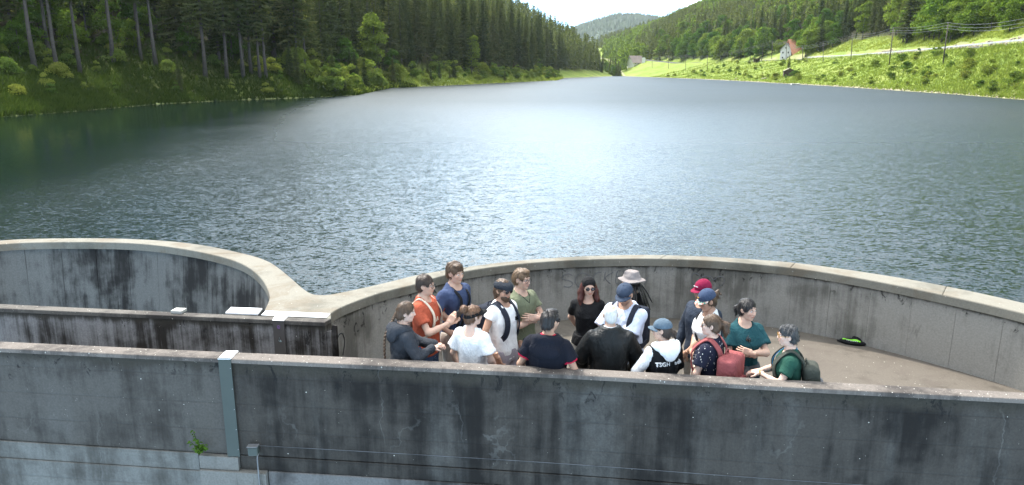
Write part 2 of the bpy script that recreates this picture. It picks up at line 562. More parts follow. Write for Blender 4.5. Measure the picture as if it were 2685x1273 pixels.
M_FRONT = concrete('front_wall_concrete', (.056, .050, .043), (.011, .0096, .0083), .68, 2.3, specks=.004, cracks=.12, boards=3.2, patch=.45, crown=(1.10, .11), wash=.6)
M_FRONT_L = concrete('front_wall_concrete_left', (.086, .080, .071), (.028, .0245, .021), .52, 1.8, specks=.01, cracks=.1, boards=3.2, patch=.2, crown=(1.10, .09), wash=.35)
M_LOWER = concrete('lower_dam_concrete', (.160, .160, .148), (.060, .057, .050), .42, 1.6, cracks=.12, boards=2.6, patch=.2)
M_LOWER_D = concrete('lower_dam_concrete_dark', (.14, .137, .133), (.03, .028, .027), .5, 1.6, cracks=.15, boards=2.6, patch=.5)
M_CORBEL = concrete('corbel_concrete', (.175, .17, .155), (.05, .046, .039), .45, 7, patch=.3)
M_FTOP = concrete('parapet_top_concrete', (.17, .148, .13), (.06, .052, .047), .5, 3, specks=.22, bump=.006)
M_MIDW = concrete('streaked_wall_concrete', (.29, .28, .275), (.030, .025, .021), .56, 6.5, specks=.02, crown=(1.0, .07))
M_MTOP = concrete('middle_parapet_top', (.135, .123, .108), (.05, .044, .04), .5, 3, specks=.14, bump=.006)
M_SHAFT = concrete('overflow_wall_concrete', (.165, .163, .152), (.023, .0215, .020), .66, 2.6, band=(-.55, .25, 1.0, .75, (.145, .148, .140)))
M_BACK = concrete('balcony_wall_concrete', (.325, .308, .275), (.135, .127, .110), .40, 3.4, patch=.45, crown=(.92, .035))
M_COPE = concrete('coping_concrete', (.222, .208, .172), (.125, .118, .096), .36, 1.2, specks=.05, tint=(.17, .14, .102))
M_FLOOR = concrete('crest_floor_concrete', (.124, .107, .088), (.078, .067, .054), .40, 2.0, specks=.03, tint=(.104, .087, .073), bump=.003)
M_WATERSIDE = concrete('water_side_concrete', (.26, .25, .22), (.08, .08, .07), .5, 3)
M_SHEET = plain('galvanised_cover_sheet', (.86, .86, .86), .35, .15, .05, 9)
M_GREEN = plain('dark_green_sheet', (.036, .046, .038), .5, .1, .12, 3)
M_BROWN = plain('brown_grey_sheet', (.085, .078, .075), .5, .1, .12, 3)
M_STEEL = plain('galvanised_steel', (.24, .25, .26), .5, .5, .15, 8)
M_DARKJOINT = plain('dark_joint', (.018, .018, .019), .9)

_o = [(-160, 652), (0, 630), (165, 625), (331, 626), (496, 637), (623, 661), (700, 683), (750, 718), (788, 751), (810, 767), (830, 773), (860, 773), (900, 766), (1000, 744), (1089, 722), (1168, 708),
      (1223, 700), (1341, 685), (1498, 673), (1668, 668), (1780, 670), (1900, 675), (2087, 689), (2263, 713), (2450, 744), (2685, 794), (2900, 850)]
_il = [(-160, 664), (0, 640), (165, 635), (331, 637), (441, 647), (551, 666), (634, 691), (683, 727), (704, 765), (706, 785), (694, 812)]
_ir = [(868, 822), (900, 803), (1000, 767), (1092, 745), (1139, 729), (1223, 711), (1341, 694), (1498, 682), (1668, 678), (1780, 680), (1900, 686), (2087, 703), (2263, 731), (2450, 768), (2685, 821), (2900, 882)]


def catmull(P, n=5):
    P = [np.array(p, float) for p in P]
    out = []
    for i in range(len(P) - 1):
        p0, p1, p2, p3 = P[max(i - 1, 0)], P[i], P[i + 1], P[min(i + 2, len(P) - 1)]
        for k in range(n):
            t = k / n
            out.append(.5 * ((2 * p1) + (-p0 + p2) * t + (2 * p0 - 5 * p1 + 4 * p2 - p3) * t * t + (-p0 + 3 * p1 - 3 * p2 + p3) * t ** 3))
    out.append(P[-1])
    return np.array(out)


def relax(P, n=2):
    P = P.copy()
    for _ in range(n):
        P[1:-1] = .25 * P[:-2] + .5 * P[1:-1] + .25 * P[2:]
    return P


def offset(P, d):
    """shift an open polyline sideways; +d is to the left of travel"""
    T = np.gradient(P, axis=0)
    T /= np.linalg.norm(T, axis=1)[:, None]
    return P + d * np.stack([-T[:, 1], T[:, 0]], 1)


OUT = relax(catmull([pix(x, y, COPE_Z) for x, y in _o], 5), 3)
INL = relax(catmull([pix(x, y, COPE_Z) for x, y in _il], 5), 3)
INR = relax(catmull([pix(x, y, COPE_Z) for x, y in _ir], 5), 3)
MID_N = np.array([pix(-160, 801, COPE_Z), pix(0, 809, COPE_Z), pix(683, 838, COPE_Z), pix(851, 846, COPE_Z)])
MID_F = np.array([pix(-160, 789, COPE_Z), pix(0, 797, COPE_Z), pix(694, 829, COPE_Z), pix(868, 836, COPE_Z)])
FR_F = np.array([pix(x, y, FRONT_Z) for x, y in [(-300, 881), (0, 895), (573, 922), (900, 935), (1498, 965), (2015, 993), (2685, 1029), (3000, 1046)]])
FR_N = np.array([pix(x, y, FRONT_Z) for x, y in [(-300, 900), (0, 914), (573, 941), (900, 955), (1498, 983), (2015, 1013), (2685, 1047), (3000, 1063)]])
FR_F = relax(catmull(FR_F, 4), 2)
FR_N = relax(catmull(FR_N, 4), 2)

# --- water sheet starts at the dam's upstream face
wp = [tuple(p) for p in offset(OUT, -.06)]
outline = wp + [(13, 8.0), (60, 8.0), (140, 120), (150, 400), (130, 680), (60, 680), (-60, 300), (-90, 100), (-60, 8), (-12, 11)]
bm = bmesh.new()
bm.faces.new([bm.verts.new((x, y, WATER_Z)) for x, y in outline])
bmesh.ops.recalc_face_normals(bm, faces=bm.faces)
if bm.faces[:][0].normal.z < 0:
    bmesh.ops.reverse_faces(bm, faces=bm.faces)
link('water', bm_mesh(bm, 'water', [M_WATER]), kind='structure')

# --- upstream wall with two bays; its coping follows both curves and widens at the pier
dam = empty('dam_wall', (0, 11, 0), label='pale concrete parapet wall curving in two bays along the lake', category='wall')


def under(P, d):
    return [tuple(p) for p in offset(P, d)]


def strip_mesh(name, P, Q, z_top, z_bot, mats, close_top=True):
    """wall body between two plan polylines of equal meaning (closed prism)"""
    pts = [tuple(p) for p in P] + [tuple(p) for p in reversed(list(Q))]
    return bm_mesh(poly_prism(pts, z_bot, z_top), name, mats)


def cut(P, n0, n1):
    return P[n0:n1]


def sub(o, parent):
    """child keeps its world coordinates"""
    o.parent = parent
    o.matrix_parent_inverse = parent.matrix_world.inverted()
    return o


bpy.context.view_layer.update()


def child(name, me, parent, **tags):
    o = link(name, me, None, None, **tags)
    l = parent.location
    o.parent = parent
    o.matrix_parent_inverse = (Matrix.Translation(l) @ Matrix.Rotation(parent.rotation_euler.z, 4, 'Z')).inverted()
    return o


def wall_face(name, P, z0, z1, mat, parent, seg_len, batter=0.0, thick=.10, gap=.012, into=1):
    """face of cast panels, one object each, with fine recessed joints between them"""
    s = np.concatenate([[0], np.cumsum(np.linalg.norm(np.diff(P, axis=0), axis=1))])
    n = max(1, int(round(s[-1] / seg_len)))
    cuts = np.linspace(0, s[-1], n + 1)
    for k in range(n):
        a, b_ = cuts[k] + gap / 2, cuts[k + 1] - gap / 2
        q = np.linspace(a, b_, 6)
        pts = np.stack([np.interp(q, s, P[:, 0]), np.interp(q, s, P[:, 1])], 1)
        back = offset(pts, into * thick)
        front_lo = offset(pts, -into * batter)
        prd = (k * 37 % 11 - 5) * .0003
        fr_hi, fr_lo = offset(pts, into * prd), offset(front_lo, into * prd)
        m = 6
        V = np.concatenate([np.c_[fr_lo, np.full(m, z0)], np.c_[fr_hi, np.full(m, z1)], np.c_[back, np.full(m, z0)], np.c_[back, np.full(m, z1)]])
        Fq = []
        for i in range(m - 1):
            Fq += [(i, i + 1, m + i + 1, m + i), (2 * m + i + 1, 2 * m + i, 3 * m + i, 3 * m + i + 1), (m + i, m + i + 1, 3 * m + i + 1, 3 * m + i), (i + 1, i, 2 * m + i, 2 * m + i + 1)]
        Fq += [(0, m, 3 * m, 2 * m), (m - 1, 3 * m - 1, 4 * m - 1, 2 * m - 1)]
        me = mesh_np('wall_panel', V, np.array(Fq), False, [mat])
        bm = bmesh.new()
        bm.from_mesh(me)
        bmesh.ops.recalc_face_normals(bm, faces=bm.faces)
        bm.to_mesh(me)
        bm.free()
        child('wall_panel', me, parent)


# coping slabs: one per cast length, split along the run
def run_split(A, B, cuts):
    sa = np.concatenate([[0], np.cumsum(np.linalg.norm(np.diff(A, axis=0), axis=1))])
    sa /= sa[-1]
    sb = np.concatenate([[0], np.cumsum(np.linalg.norm(np.diff(B, axis=0), axis=1))])
    sb /= sb[-1]
    for a, b_ in zip(cuts[:-1], cuts[1:]):
        t = np.linspace(a, b_, 40)
        yield (np.stack([np.interp(t, sa, A[:, 0]), np.interp(t, sa, A[:, 1])], 1), np.stack([np.interp(t, sb, B[:, 0]), np.interp(t, sb, B[:, 1])], 1))


def nearest(P, q):
    return int(np.argmin(np.linalg.norm(P - np.array(q), axis=1)))


kL = nearest(OUT, pix(640, 664, COPE_Z))
kR = nearest(OUT, pix(1223, 701, COPE_Z))
kl = nearest(INL, pix(560, 668, COPE_Z))
kr = nearest(INR, pix(1200, 714, COPE_Z))
# left bay coping
CT = .13
for P, Q in run_split(OUT[:kL + 1], INL[:kl + 1], [0, .33, .67, 1.0]):
    child('coping_slab', bm_mesh(poly_prism([tuple(p) for p in P] + [tuple(p) for p in Q[::-1]], COPE_Z - CT, COPE_Z, .018), 'coping_slab', [M_COPE]), dam)
# pier top, wide where the two bays meet
pier = [tuple(p) for p in OUT[kL:kR + 1]] + [tuple(p) for p in INR[:kr + 1][::-1]] + [tuple(MID_F[3]), tuple(MID_F[2])] + [tuple(p) for p in INL[kl:][::-1]]
child('coping_slab', bm_mesh(poly_prism(pier, COPE_Z - CT, COPE_Z + .001, .018), 'coping_slab', [M_COPE]), dam, label='wide pale pier top between the two bays')
# right bay coping
for P, Q in run_split(OUT[kR:], INR[kr:], [0, .36, .575, .80, 1.0]):
    child('coping_slab', bm_mesh(poly_prism([tuple(p) for p in P] + [tuple(p) for p in Q[::-1]], COPE_Z - CT, COPE_Z, .018), 'coping_slab', [M_COPE]), dam)
# wall cores under the coping
oc = offset(OUT, -.025)
child('wall_core', strip_mesh('wall_core', oc[:kL + 1], offset(INL, .105)[:kl + 1], COPE_Z - CT - .002, -9.0, [M_WATERSIDE]), dam)
child('wall_core', strip_mesh('wall_core', oc[kR:], offset(INR, .105)[kr:], COPE_Z - CT - .002, -3.0, [M_WATERSIDE]), dam)
pc = [tuple(p) for p in oc[kL:kR + 1]] + [tuple(p) for p in offset(INR, .105)[:kr + 1][::-1]] + [tuple(MID_F[3] + (.05, .10)), tuple(MID_F[2] + (.08, .10))] + [tuple(p) for p in offset(INL, .105)[kl:][::-1]]
child('wall_core', bm_mesh(poly_prism(pc, -9.0, COPE_Z - CT - .002), 'wall_core', [M_MIDW]), dam)
# inner faces of cast panels
wall_face('wall_panel', offset(INL, .04), -5.0, COPE_Z - CT + .004, M_SHAFT, dam, .62, .55, .06, .008)
wall_face('wall_panel', offset(INR, .04), -.02, COPE_Z - CT + .004, M_BACK, dam, .58, .0, .06, .003)

# --- walkway and balcony floor
fl = [tuple(p) for p in offset(INR, .07)] + [tuple(p) for p in FR_F[::-1]] + [tuple(MID_N[0]), tuple(MID_N[3])]
link('crest_floor', bm_mesh(poly_prism(fl, -.6, 0.0), 'crest_floor', [M_FLOOR]), kind='structure')

# --- middle parapet between walkway and overflow bay
mw = empty('parapet_wall', (-4.5, 8.9, 0), label='dark streaked middle parapet between walkway and round overflow bay', category='wall')
mn, mf = MID_N.copy(), MID_F.copy()
child('wall_body', bm_mesh(poly_prism([tuple(p) for p in mn + (0, .012)] + [tuple(p) for p in mf[::-1] - (0, .012)], -5, COPE_Z - .05), 'wall_body', [M_MIDW]), mw)
child('wall_top', bm_mesh(poly_prism([tuple(p) for p in mn] + [tuple(p) for p in (mf - (0, .004))[::-1]], COPE_Z - .05, COPE_Z, .01), 'wall_top', [M_MTOP]), mw)

# --- front parapet towards the valley
fw = empty('parapet_wall', (0, 7, 0), label='long dark stained front parapet on the downstream side', category='wall')
fn = offset(FR_N, .025)
JX = pix(590, 941, FRONT_Z)[0]
kj = int(np.argmin(np.abs(FR_N[:, 0] - JX)))
FN_J = np.array([JX, np.interp(JX, FR_N[:, 0], FR_N[:, 1])])
FF_J = np.array([JX, np.interp(JX, FR_F[:, 0], FR_F[:, 1])])


def clipx(P, x0, x1):
    xs = np.concatenate([[x0], P[(P[:, 0] > x0 + .01) & (P[:, 0] < x1 - .01)][:, 0], [x1]])
    return np.stack([xs, np.interp(xs, P[:, 0], P[:, 1])], 1)


LOW_Z = .02                                  # construction joint, paler concrete below
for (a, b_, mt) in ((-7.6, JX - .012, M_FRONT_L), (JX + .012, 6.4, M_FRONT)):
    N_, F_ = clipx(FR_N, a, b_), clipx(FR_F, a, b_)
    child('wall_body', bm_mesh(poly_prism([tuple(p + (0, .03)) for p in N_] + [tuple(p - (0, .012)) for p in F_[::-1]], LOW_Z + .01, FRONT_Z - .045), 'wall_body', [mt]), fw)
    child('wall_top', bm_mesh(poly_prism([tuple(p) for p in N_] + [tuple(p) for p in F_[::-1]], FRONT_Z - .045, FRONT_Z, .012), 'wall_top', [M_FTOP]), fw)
N_ = clipx(FR_N, JX - .02, JX + .02)
child('expansion_joint', bm_mesh(poly_prism([tuple(p + (0, .06)) for p in N_] + [tuple(p - (0, .03)) for p in clipx(FR_F, JX - .02, JX + .02)[::-1]], -.3, FRONT_Z - .06), 'expansion_joint', [M_DARKJOINT]), fw)

# --- lower dam face under the front parapet: cast blocks, paler left of the joint, dark on the right
lf = empty('dam_face', (0, 7, -3), label='downstream dam face below the front parapet, pale on the left', category='wall')
XB = pix(530, 1185, 0.0)[0]


def face_block(a, b_, z0, z1, out, mat, lab=None):
    N_, F_ = clipx(FR_N, a, b_), clipx(FR_F, a, b_)
    return child('concrete_block', bm_mesh(poly_prism([tuple(p + (0, -out)) for p in N_] + [tuple(p - (0, .02)) for p in F_[::-1]], z0, z1, .008), 'concrete_block', [mat]), lf, label=lab)


LB = LOW_Z
face_block(-7.6, XB - .012, LB - .20, LB, -.012, M_LOWER)
face_block(-7.6, XB - .012, -6, LB - .206, .0, M_LOWER)
x1 = pix(648, 1170, 0)[0]
face_block(XB + .01, x1, LB - .16, LB - .004, .02, M_CORBEL, 'pale short corbel block under the green joint plate')
x2 = pix(722, 1215, -.2)[0]
face_block(XB + .01, x2, -6, LB - .166, .045, M_CORBEL)
face_block(x1 + .012, 6.4, LB - .16, LB, -.024, M_FRONT)
face_block(x2 + .012, pix(1300, 1215, -.2)[0], -6, LB - .168, -.012, M_LOWER_D)
face_block(pix(1300, 1215, -.2)[0] + .01, 6.4, -6, LB - .168, -.016, M_FRONT)
# lime seam along the right half of the front face
N_ = clipx(FR_N, JX + .16, 6.3)
M_LIME = plain('lime_seam', (.072, .072, .074), .9, 0, .7, 4)
zs = np.linspace(.15, .155, len(N_))
sv = np.concatenate([np.c_[N_ + (0, .026), np.full(len(N_), .1455)], np.c_[N_ + (0, .026), np.full(len(N_), .152)], np.c_[N_ + (0, .05), np.full(len(N_), .152)], np.c_[N_ + (0, .05), np.full(len(N_), .1455)]])
m_ = len(N_)
sf = []
for i in range(m_ - 1):
    for k in range(4):
        a_, b2 = k * m_, ((k + 1) % 4) * m_
        sf.append((a_ + i, a_ + i + 1, b2 + i + 1, b2 + i))
child('lime_seam', mesh_np('lime_seam', sv, np.array(sf), False, [M_LIME]), fw)

# --- sheet-metal joint covers
def sheet_bm(P, z, th, bm=None):
    bm = bm or bmesh.new()
    lo = [bm.verts.new((p[0], p[1], z)) for p in P]
    hi = [bm.verts.new((p[0], p[1], z + th)) for p in P]
    bm.faces.new(hi)
    bm.faces.new(lo[::-1])
    for i in range(len(P)):
        j = (i + 1) % len(P)
        bm.faces.new((lo[i], lo[j], hi[j], hi[i]))
    bmesh.ops.recalc_face_normals(bm, faces=bm.faces)
    return bm


jc = empty('joint_cover', (JX, 7.4, 0), label='dark green sheet strip with white top on the front parapet joint', category='joint cover')
hw = .068
yn = float(np.interp(JX, FR_N[:, 0], FR_N[:, 1]))
yf = float(np.interp(JX, FR_F[:, 0], FR_F[:, 1]))
child('top_sheet', bm_mesh(sheet_bm([(JX - hw, yn - .018), (JX + hw, yn - .018), (JX + hw, yf + .012), (JX - hw, yf + .012)], FRONT_Z + .002, .006), 'top_sheet', [M_SHEET]), jc, label='white metal cap sheet')
bm = bmesh.new()
box_bm(bm, (JX, yn - .010, (FRONT_Z + LB) / 2 + .01), (2 * hw - .004, .008, FRONT_Z - LB + .01))
child('face_sheet', bm_mesh(bm, 'face_sheet', [M_GREEN]), jc)
for k in range(5):
    for sx in (.82,):
        bm = bmesh.new()
        bmesh.ops.create_uvsphere(bm, u_segments=8, v_segments=5, radius=.006, matrix=Matrix.Translation((JX + hw * sx, yn - .015, FRONT_Z - .1 - k * .235)))
        child('bolt', bm_mesh(bm, 'bolt', [M_STEEL]), jc)

mc = empty('joint_cover', (-2.75, 8.6, 0), label='brown-grey sheet strip with white top on the middle parapet', category='joint cover')
q = [pix(x, y, COPE_Z) for x, y in ((723, 829), (755, 831), (745, 841.5), (715, 840))]
child('top_sheet', bm_mesh(sheet_bm([q[0], q[1], (q[2][0], q[2][1] - .02), (q[3][0], q[3][1] - .02)], COPE_Z + .002, .005), 'top_sheet', [M_SHEET]), mc)
mx0, mx1 = q[3][0], q[2][0]
bm = bmesh.new()
box_bm(bm, ((mx0 + mx1) / 2, np.interp((mx0 + mx1) / 2, MID_N[:, 0], MID_N[:, 1]) - .012, .5), (mx1 - mx0, .010, 1.09), math.atan2(MID_N[2][1] - MID_N[1][1], MID_N[2][0] - MID_N[1][0]))
child('face_sheet', bm_mesh(bm, 'face_sheet', [M_BROWN]), mc)


def stroke(pts, r, mat, name, parent, n=5):
    v, f, t3 = tube_arr(pts, r, n)
    return child(name, mesh_np(name, v, [f, t3], True, [mat]), parent)


M_PURPLE = plain('purple_paint', (.22, .10, .32), .6, 0, .1)
M_PALEBLUE = plain('pale_blue_paint', (.42, .55, .58), .6, 0, .1)
cx, cy = (mx0 + mx1) / 2, np.interp((mx0 + mx1) / 2, MID_N[:, 0], MID_N[:, 1]) - .019
cz = COPE_Z - .085
a_ = np.linspace(0, 6.283, 18)
stroke(np.c_[cx + .018 * np.cos(a_), np.full(18, cy), cz + .020 * np.sin(a_)], .003, M_PURPLE, 'painted_mark', mc)
stroke([(cx - .010, cy, cz + .004), (cx, cy, cz - .007), (cx + .010, cy, cz + .004)], .003, M_PURPLE, 'painted_mark', mc)
cz -= .165
stroke([(cx - .012, cy, cz - .02), (cx + .002, cy, cz + .032), (cx + .012, cy, cz - .02), (cx - .012, cy, cz - .02)], .0028, M_PALEBLUE, 'painted_mark', mc)
stroke(np.c_[cx + .012 + .012 * np.cos(a_), np.full(18, cy), cz - .022 + .008 * np.sin(a_)], .0025, M_PALEBLUE, 'painted_mark', mc)

q = [pix(x, y, COPE_Z) for x, y in ((697, 817), (866, 824), (856, 835), (685, 828))]
link('cover_sheet', bm_mesh(sheet_bm(q, COPE_Z + .0035, .005), 'cover_sheet', [M_SHEET]), label='long white metal sheet lying across the pier top', category='metal sheet')
q = [pix(x, y, COPE_Z) for x, y in ((606, 810), (688, 813), (678, 825.5), (594, 822))]
q = [(a, b_ - (.03 if i > 1 else 0)) for i, (a, b_) in enumerate(q)]
link('cover_sheet', bm_mesh(sheet_bm(q, COPE_Z + .002, .02), 'cover_sheet', [M_SHEET]), label='shorter white metal sheet over the overflow edge, left of the pier', category='metal sheet')
bm = bmesh.new()
p = pix(471, 818, COPE_Z)
box_bm(bm, (p[0], p[1] - .02, COPE_Z + .02), (.15, .13, .04), -.13, .006)
link('concrete_cap', bm_mesh(bm, 'concrete_cap', [plain('pale_cap', (.42, .41, .38), .85, 0, .15)]), label='small pale concrete block on the middle parapet top', category='block')

# --- utility box with conduit on the front face
M_CONDUIT = plain('grey_conduit', (.13, .135, .14), .6, 0, .2, 6)
ub = empty('utility_box', (0, 7.3, 0), label='small green utility box with grey conduit on the front face', category='utility box')
p = pixd(669, 1176, yn)
ybx = float(np.interp(p[0], FR_N[:, 0], FR_N[:, 1]))
bm = bmesh.new()
box_bm(bm, (p[0], ybx - .02, p[2]), (.11, .07, .105), 0, .014)
child('box_body', bm_mesh(bm, 'box_body', [M_GREEN]), ub)
bm = bmesh.new()
box_bm(bm, (p[0] - .003, ybx - .022, p[2] + .056), (.118, .078, .008), 0, .003)
child('box_lid', bm_mesh(bm, 'box_lid', [M_CONDUIT]), ub)
stroke([(p[0] + .055, ybx - .03, p[2] - .03), (p[0] + .047, ybx - .055, p[2] - .055), (p[0] + .045, ybx - .058, p[2] - .1), (p[0] + .045, ybx - .058, -4.0)], .007, M_CONDUIT, 'conduit', ub, 8)

# --- plant rooted in the joint
M_PLANT = None


def wall_plant():
    rs = np.random.default_rng(5)
    x0, y0, z0 = pixd(531, 1186, yn)
    y0 = float(np.interp(x0, FR_N[:, 0], FR_N[:, 1])) + .01
    root = empty('wall_plant', (x0, y0, z0), label='leafy green plant growing from the wall joint left of the green strip', category='plant')
    for sx, tip in ((0, (-.045, -.12, .30)), (1, (.02, -.15, .2)), (2, (-.10, -.11, .17)), (3, (.06, -.10, .12)), (4, (-.02, -.16, .10))):
        P = np.array([(0, .02, 0), (tip[0] * .4, tip[1] * .8, tip[2] * .45), tip])
        v, f, t3 = tube_arr(P, [.005, .004, .002], 5)
        link('stem', mesh_np('stem', v, [f, t3], True, [M_PLANT]), root)
        for k in range(11):
            t = .2 + .8 * k / 10
            c = P[0] * (1 - t) ** 2 + 2 * P[1] * t * (1 - t) + P[2] * t * t
            a = rs.random() * 6.28
            d = np.array((math.cos(a), -abs(math.sin(a)) * .9 - .1, rs.uniform(-.4, .35)))
            d /= np.linalg.norm(d)
            s = rs.uniform(.034, .056) * (1.1 - .35 * t)
            sd = np.cross(d, (0, 0, 1))
            sd /= np.linalg.norm(sd)
            up = np.cross(sd, d)
            V = [c, c + d * s * .45 + sd * s * .42 + up * .004, c + d * s * .8 + sd * s * .28, c + d * s * 1.3 - up * .010, c + d * s * .8 - sd * s * .28, c + d * s * .45 - sd * s * .42 + up * .004, c + d * s * .6 - up * .006]
            F_ = [(0, 1, 6), (1, 2, 6), (2, 3, 6), (3, 4, 6), (4, 5, 6), (5, 0, 6)]
            link('leaf', mesh_np('leaf', np.array(V), np.array(F_), False, [M_PLANT]), root)


# --- chalk and spray marks on the balcony wall
WALLC = offset(INR, .04)
_rat = WALLC[:, 0] / WALLC[:, 1]


def on_wall(x, y, proud=.004):
    a, b_ = (x - IMG_W / 2) / FOCAL, (y - IMG_H / 2) / FOCAL
    d = (a, math.cos(PITCH) - b_ * math.sin(PITCH), -math.sin(PITCH) - b_ * math.cos(PITCH))
    r = d[0] / d[1]
    k = np.argsort(_rat)
    Y = float(np.interp(r, _rat[k], WALLC[k, 1]))
    t = Y / d[1]
    P = np.array((d[0] * t, Y, CAM_Z + d[2] * t))
    pl = np.array((P[0], P[1]))
    i = int(np.argmin(np.linalg.norm(WALLC - pl, axis=1)))
    i = min(max(i, 1), len(WALLC) - 2)
    tg = WALLC[i + 1] - WALLC[i - 1]
    tg /= np.linalg.norm(tg)
    return P + proud * np.array((tg[1], -tg[0], 0))


M_CHALK = plain('grey_marker', (.145, .145, .15), .8, 0, .2)
M_SPRAY = plain('black_spray', (.02, .02, .022), .7, 0, .1)
gf = empty('graffiti', (1.5, 11.5, .6), label='thin grey hand-drawn letters and hearts on the balcony wall', category='graffiti')
Z2 = lambda L: [(1350 + x / 3.815, 680 + y / 3.815) for x, y in L]
Z3 = lambda L: [(1650 + x / 3.94, 700 + y / 3.94) for x, y in L]
circ = [(680 + 78 * math.cos(t), 212 + 72 * math.sin(t)) for t in np.linspace(0, 6.28, 20)]
for L in (Z2([(575, 162), (530, 146), (478, 168), (482, 200), (560, 222), (577, 252), (545, 278), (488, 270)]), Z2(circ), Z2([(868, 130), (815, 142), (778, 195), (782, 245), (830, 280)]),
          Z2([(905, 128), (890, 218)]), Z2([(985, 128), (905, 185), (955, 245)]), Z2([(1062, 115), (1025, 125), (1008, 235), (1048, 238)]), Z2([(1018, 172), (1050, 168)]),
          Z2([(1090, 112), (1078, 230)]), Z2([(1325, 180), (1318, 222), (1290, 248)]),
          Z3([(705, 212), (655, 160), (640, 105), (670, 70), (712, 78), (742, 115), (762, 98), (800, 95), (832, 120), (828, 175), (790, 225)]),
          Z3([(745, 165), (762, 112), (802, 95), (848, 108), (868, 138), (905, 108), (950, 102), (985, 132), (965, 180), (895, 222), (840, 240)])):
    P = catmull([on_wall(x, y) for x, y in L], 3)
    stroke(P, .0055, M_CHALK, 'pen_stroke', gf, 4)
gh = empty('graffiti', (-2, 9.4, .5), label='black sprayed curl on the balcony wall next to the pier corner', category='graffiti')
Z7 = lambda L: [(550 + x / 5.55, 740 + y / 5.55) for x, y in L]
stroke(catmull([on_wall(x, y) for x, y in Z7([(1785, 785), (1830, 850), (1842, 915), (1852, 850), (1875, 775), (1915, 745), (1948, 790), (1958, 880), (1945, 1000), (1935, 1060)])], 3), .007, M_SPRAY, 'spray_stroke', gh, 5)

# --- fluted lip where coping meets the corner of the pier is covered by a dark vertical joint
bm = bmesh.new()
c0 = MID_N[3]
box_bm(bm, (c0[0] + .035, c0[1] + .05, .44), (.05, .06, .96))
child('corner_joint', bm_mesh(bm, 'corner_joint', [M_MIDW]), mw)

# ================================================================== TREES
def leaf_material(name, c0, c1, trans=.35, hue=.08):
    """foliage: each tree and each clump a little different; thin leaves let light through"""
    m = bpy.data.materials.new(name)
    m.use_nodes = True
    nt = m.node_tree
    nt.nodes.clear()
    b = NB(nt)
    out = b.add('ShaderNodeOutputMaterial')
    oi = b.add('ShaderNodeObjectInfo')
    g = b.add('ShaderNodeNewGeometry')
    n = b.noise(g.outputs['Position'], .9, 3, .6)
    f = b.math('ADD', b.math('MULTIPLY', n, .7), b.math('MULTIPLY', g.outputs['Random Per Island'], .35))
    c = b.mix(b.maprange(f, .25, .75), c0, c1)
    hs = b.add('ShaderNodeHueSaturation', {'Hue': b.math('MULTIPLY_ADD', oi.outputs['Random'], -hue, .5 + hue / 2), 'Saturation': 1.0,
                                           'Value': b.math('MULTIPLY_ADD', oi.outputs['Random'], .5, .75), 'Color': c})
    d = b.add('ShaderNodeBsdfDiffuse', {'Color': hs.outputs[0], 'Roughness': .8})
    t = b.add('ShaderNodeBsdfTranslucent', {'Color': b.mix(.5, hs.outputs[0], b.mix(1.0, hs.outputs[0], (1.5, 1.6, .5), 'MULTIPLY'))})
    mx = b.add('ShaderNodeMixShader', {0: trans, 1: d.outputs[0], 2: t.outputs[0]})
    nt.links.new(mx.outputs[0], out.inputs[0])
    return m


M_SPRUCE = leaf_material('spruce_needles', (.060, .085, .032), (.145, .165, .068), .45, .05)
M_LEAF = leaf_material('beech_leaves', (.085, .15, .026), (.17, .25, .05), .5, .06)
M_BUSH = leaf_material('bush_leaves', (.12, .18, .035), (.23, .28, .07), .45, .07)
M_GRASS = leaf_material('grass_blades', (.17, .23, .045), (.29, .33, .09), .45, .04)
M_FERN = leaf_material('fern_fronds', (.028, .056, .011), (.066, .098, .022), .32, .04)  # dark green also stands in for shade on the near left bank
M_BARK = plain('spruce_bark', (.105, .093, .084), .95, 0, .35, 3)
M_BARK2 = plain('beech_bark', (.12, .11, .09), .95, 0, .3, 3)


def trunk_arr(h, r0, lean=0.0, n=7, seg=7, rs=None):
    t = np.linspace(0, 1, seg)
    rs = rs or np.random.default_rng(1)
    w = rs.normal(0, .012 * h, (seg, 2)).cumsum(0) * .25
    P = np.c_[w[:, 0] - w[0, 0] + lean * t * h, w[:, 1] - w[0, 1], t * h]
    rad = r0 * (1 - .88 * t) + .35 * r0 * np.exp(-t * 22)
    return tube_arr(P, rad, n)


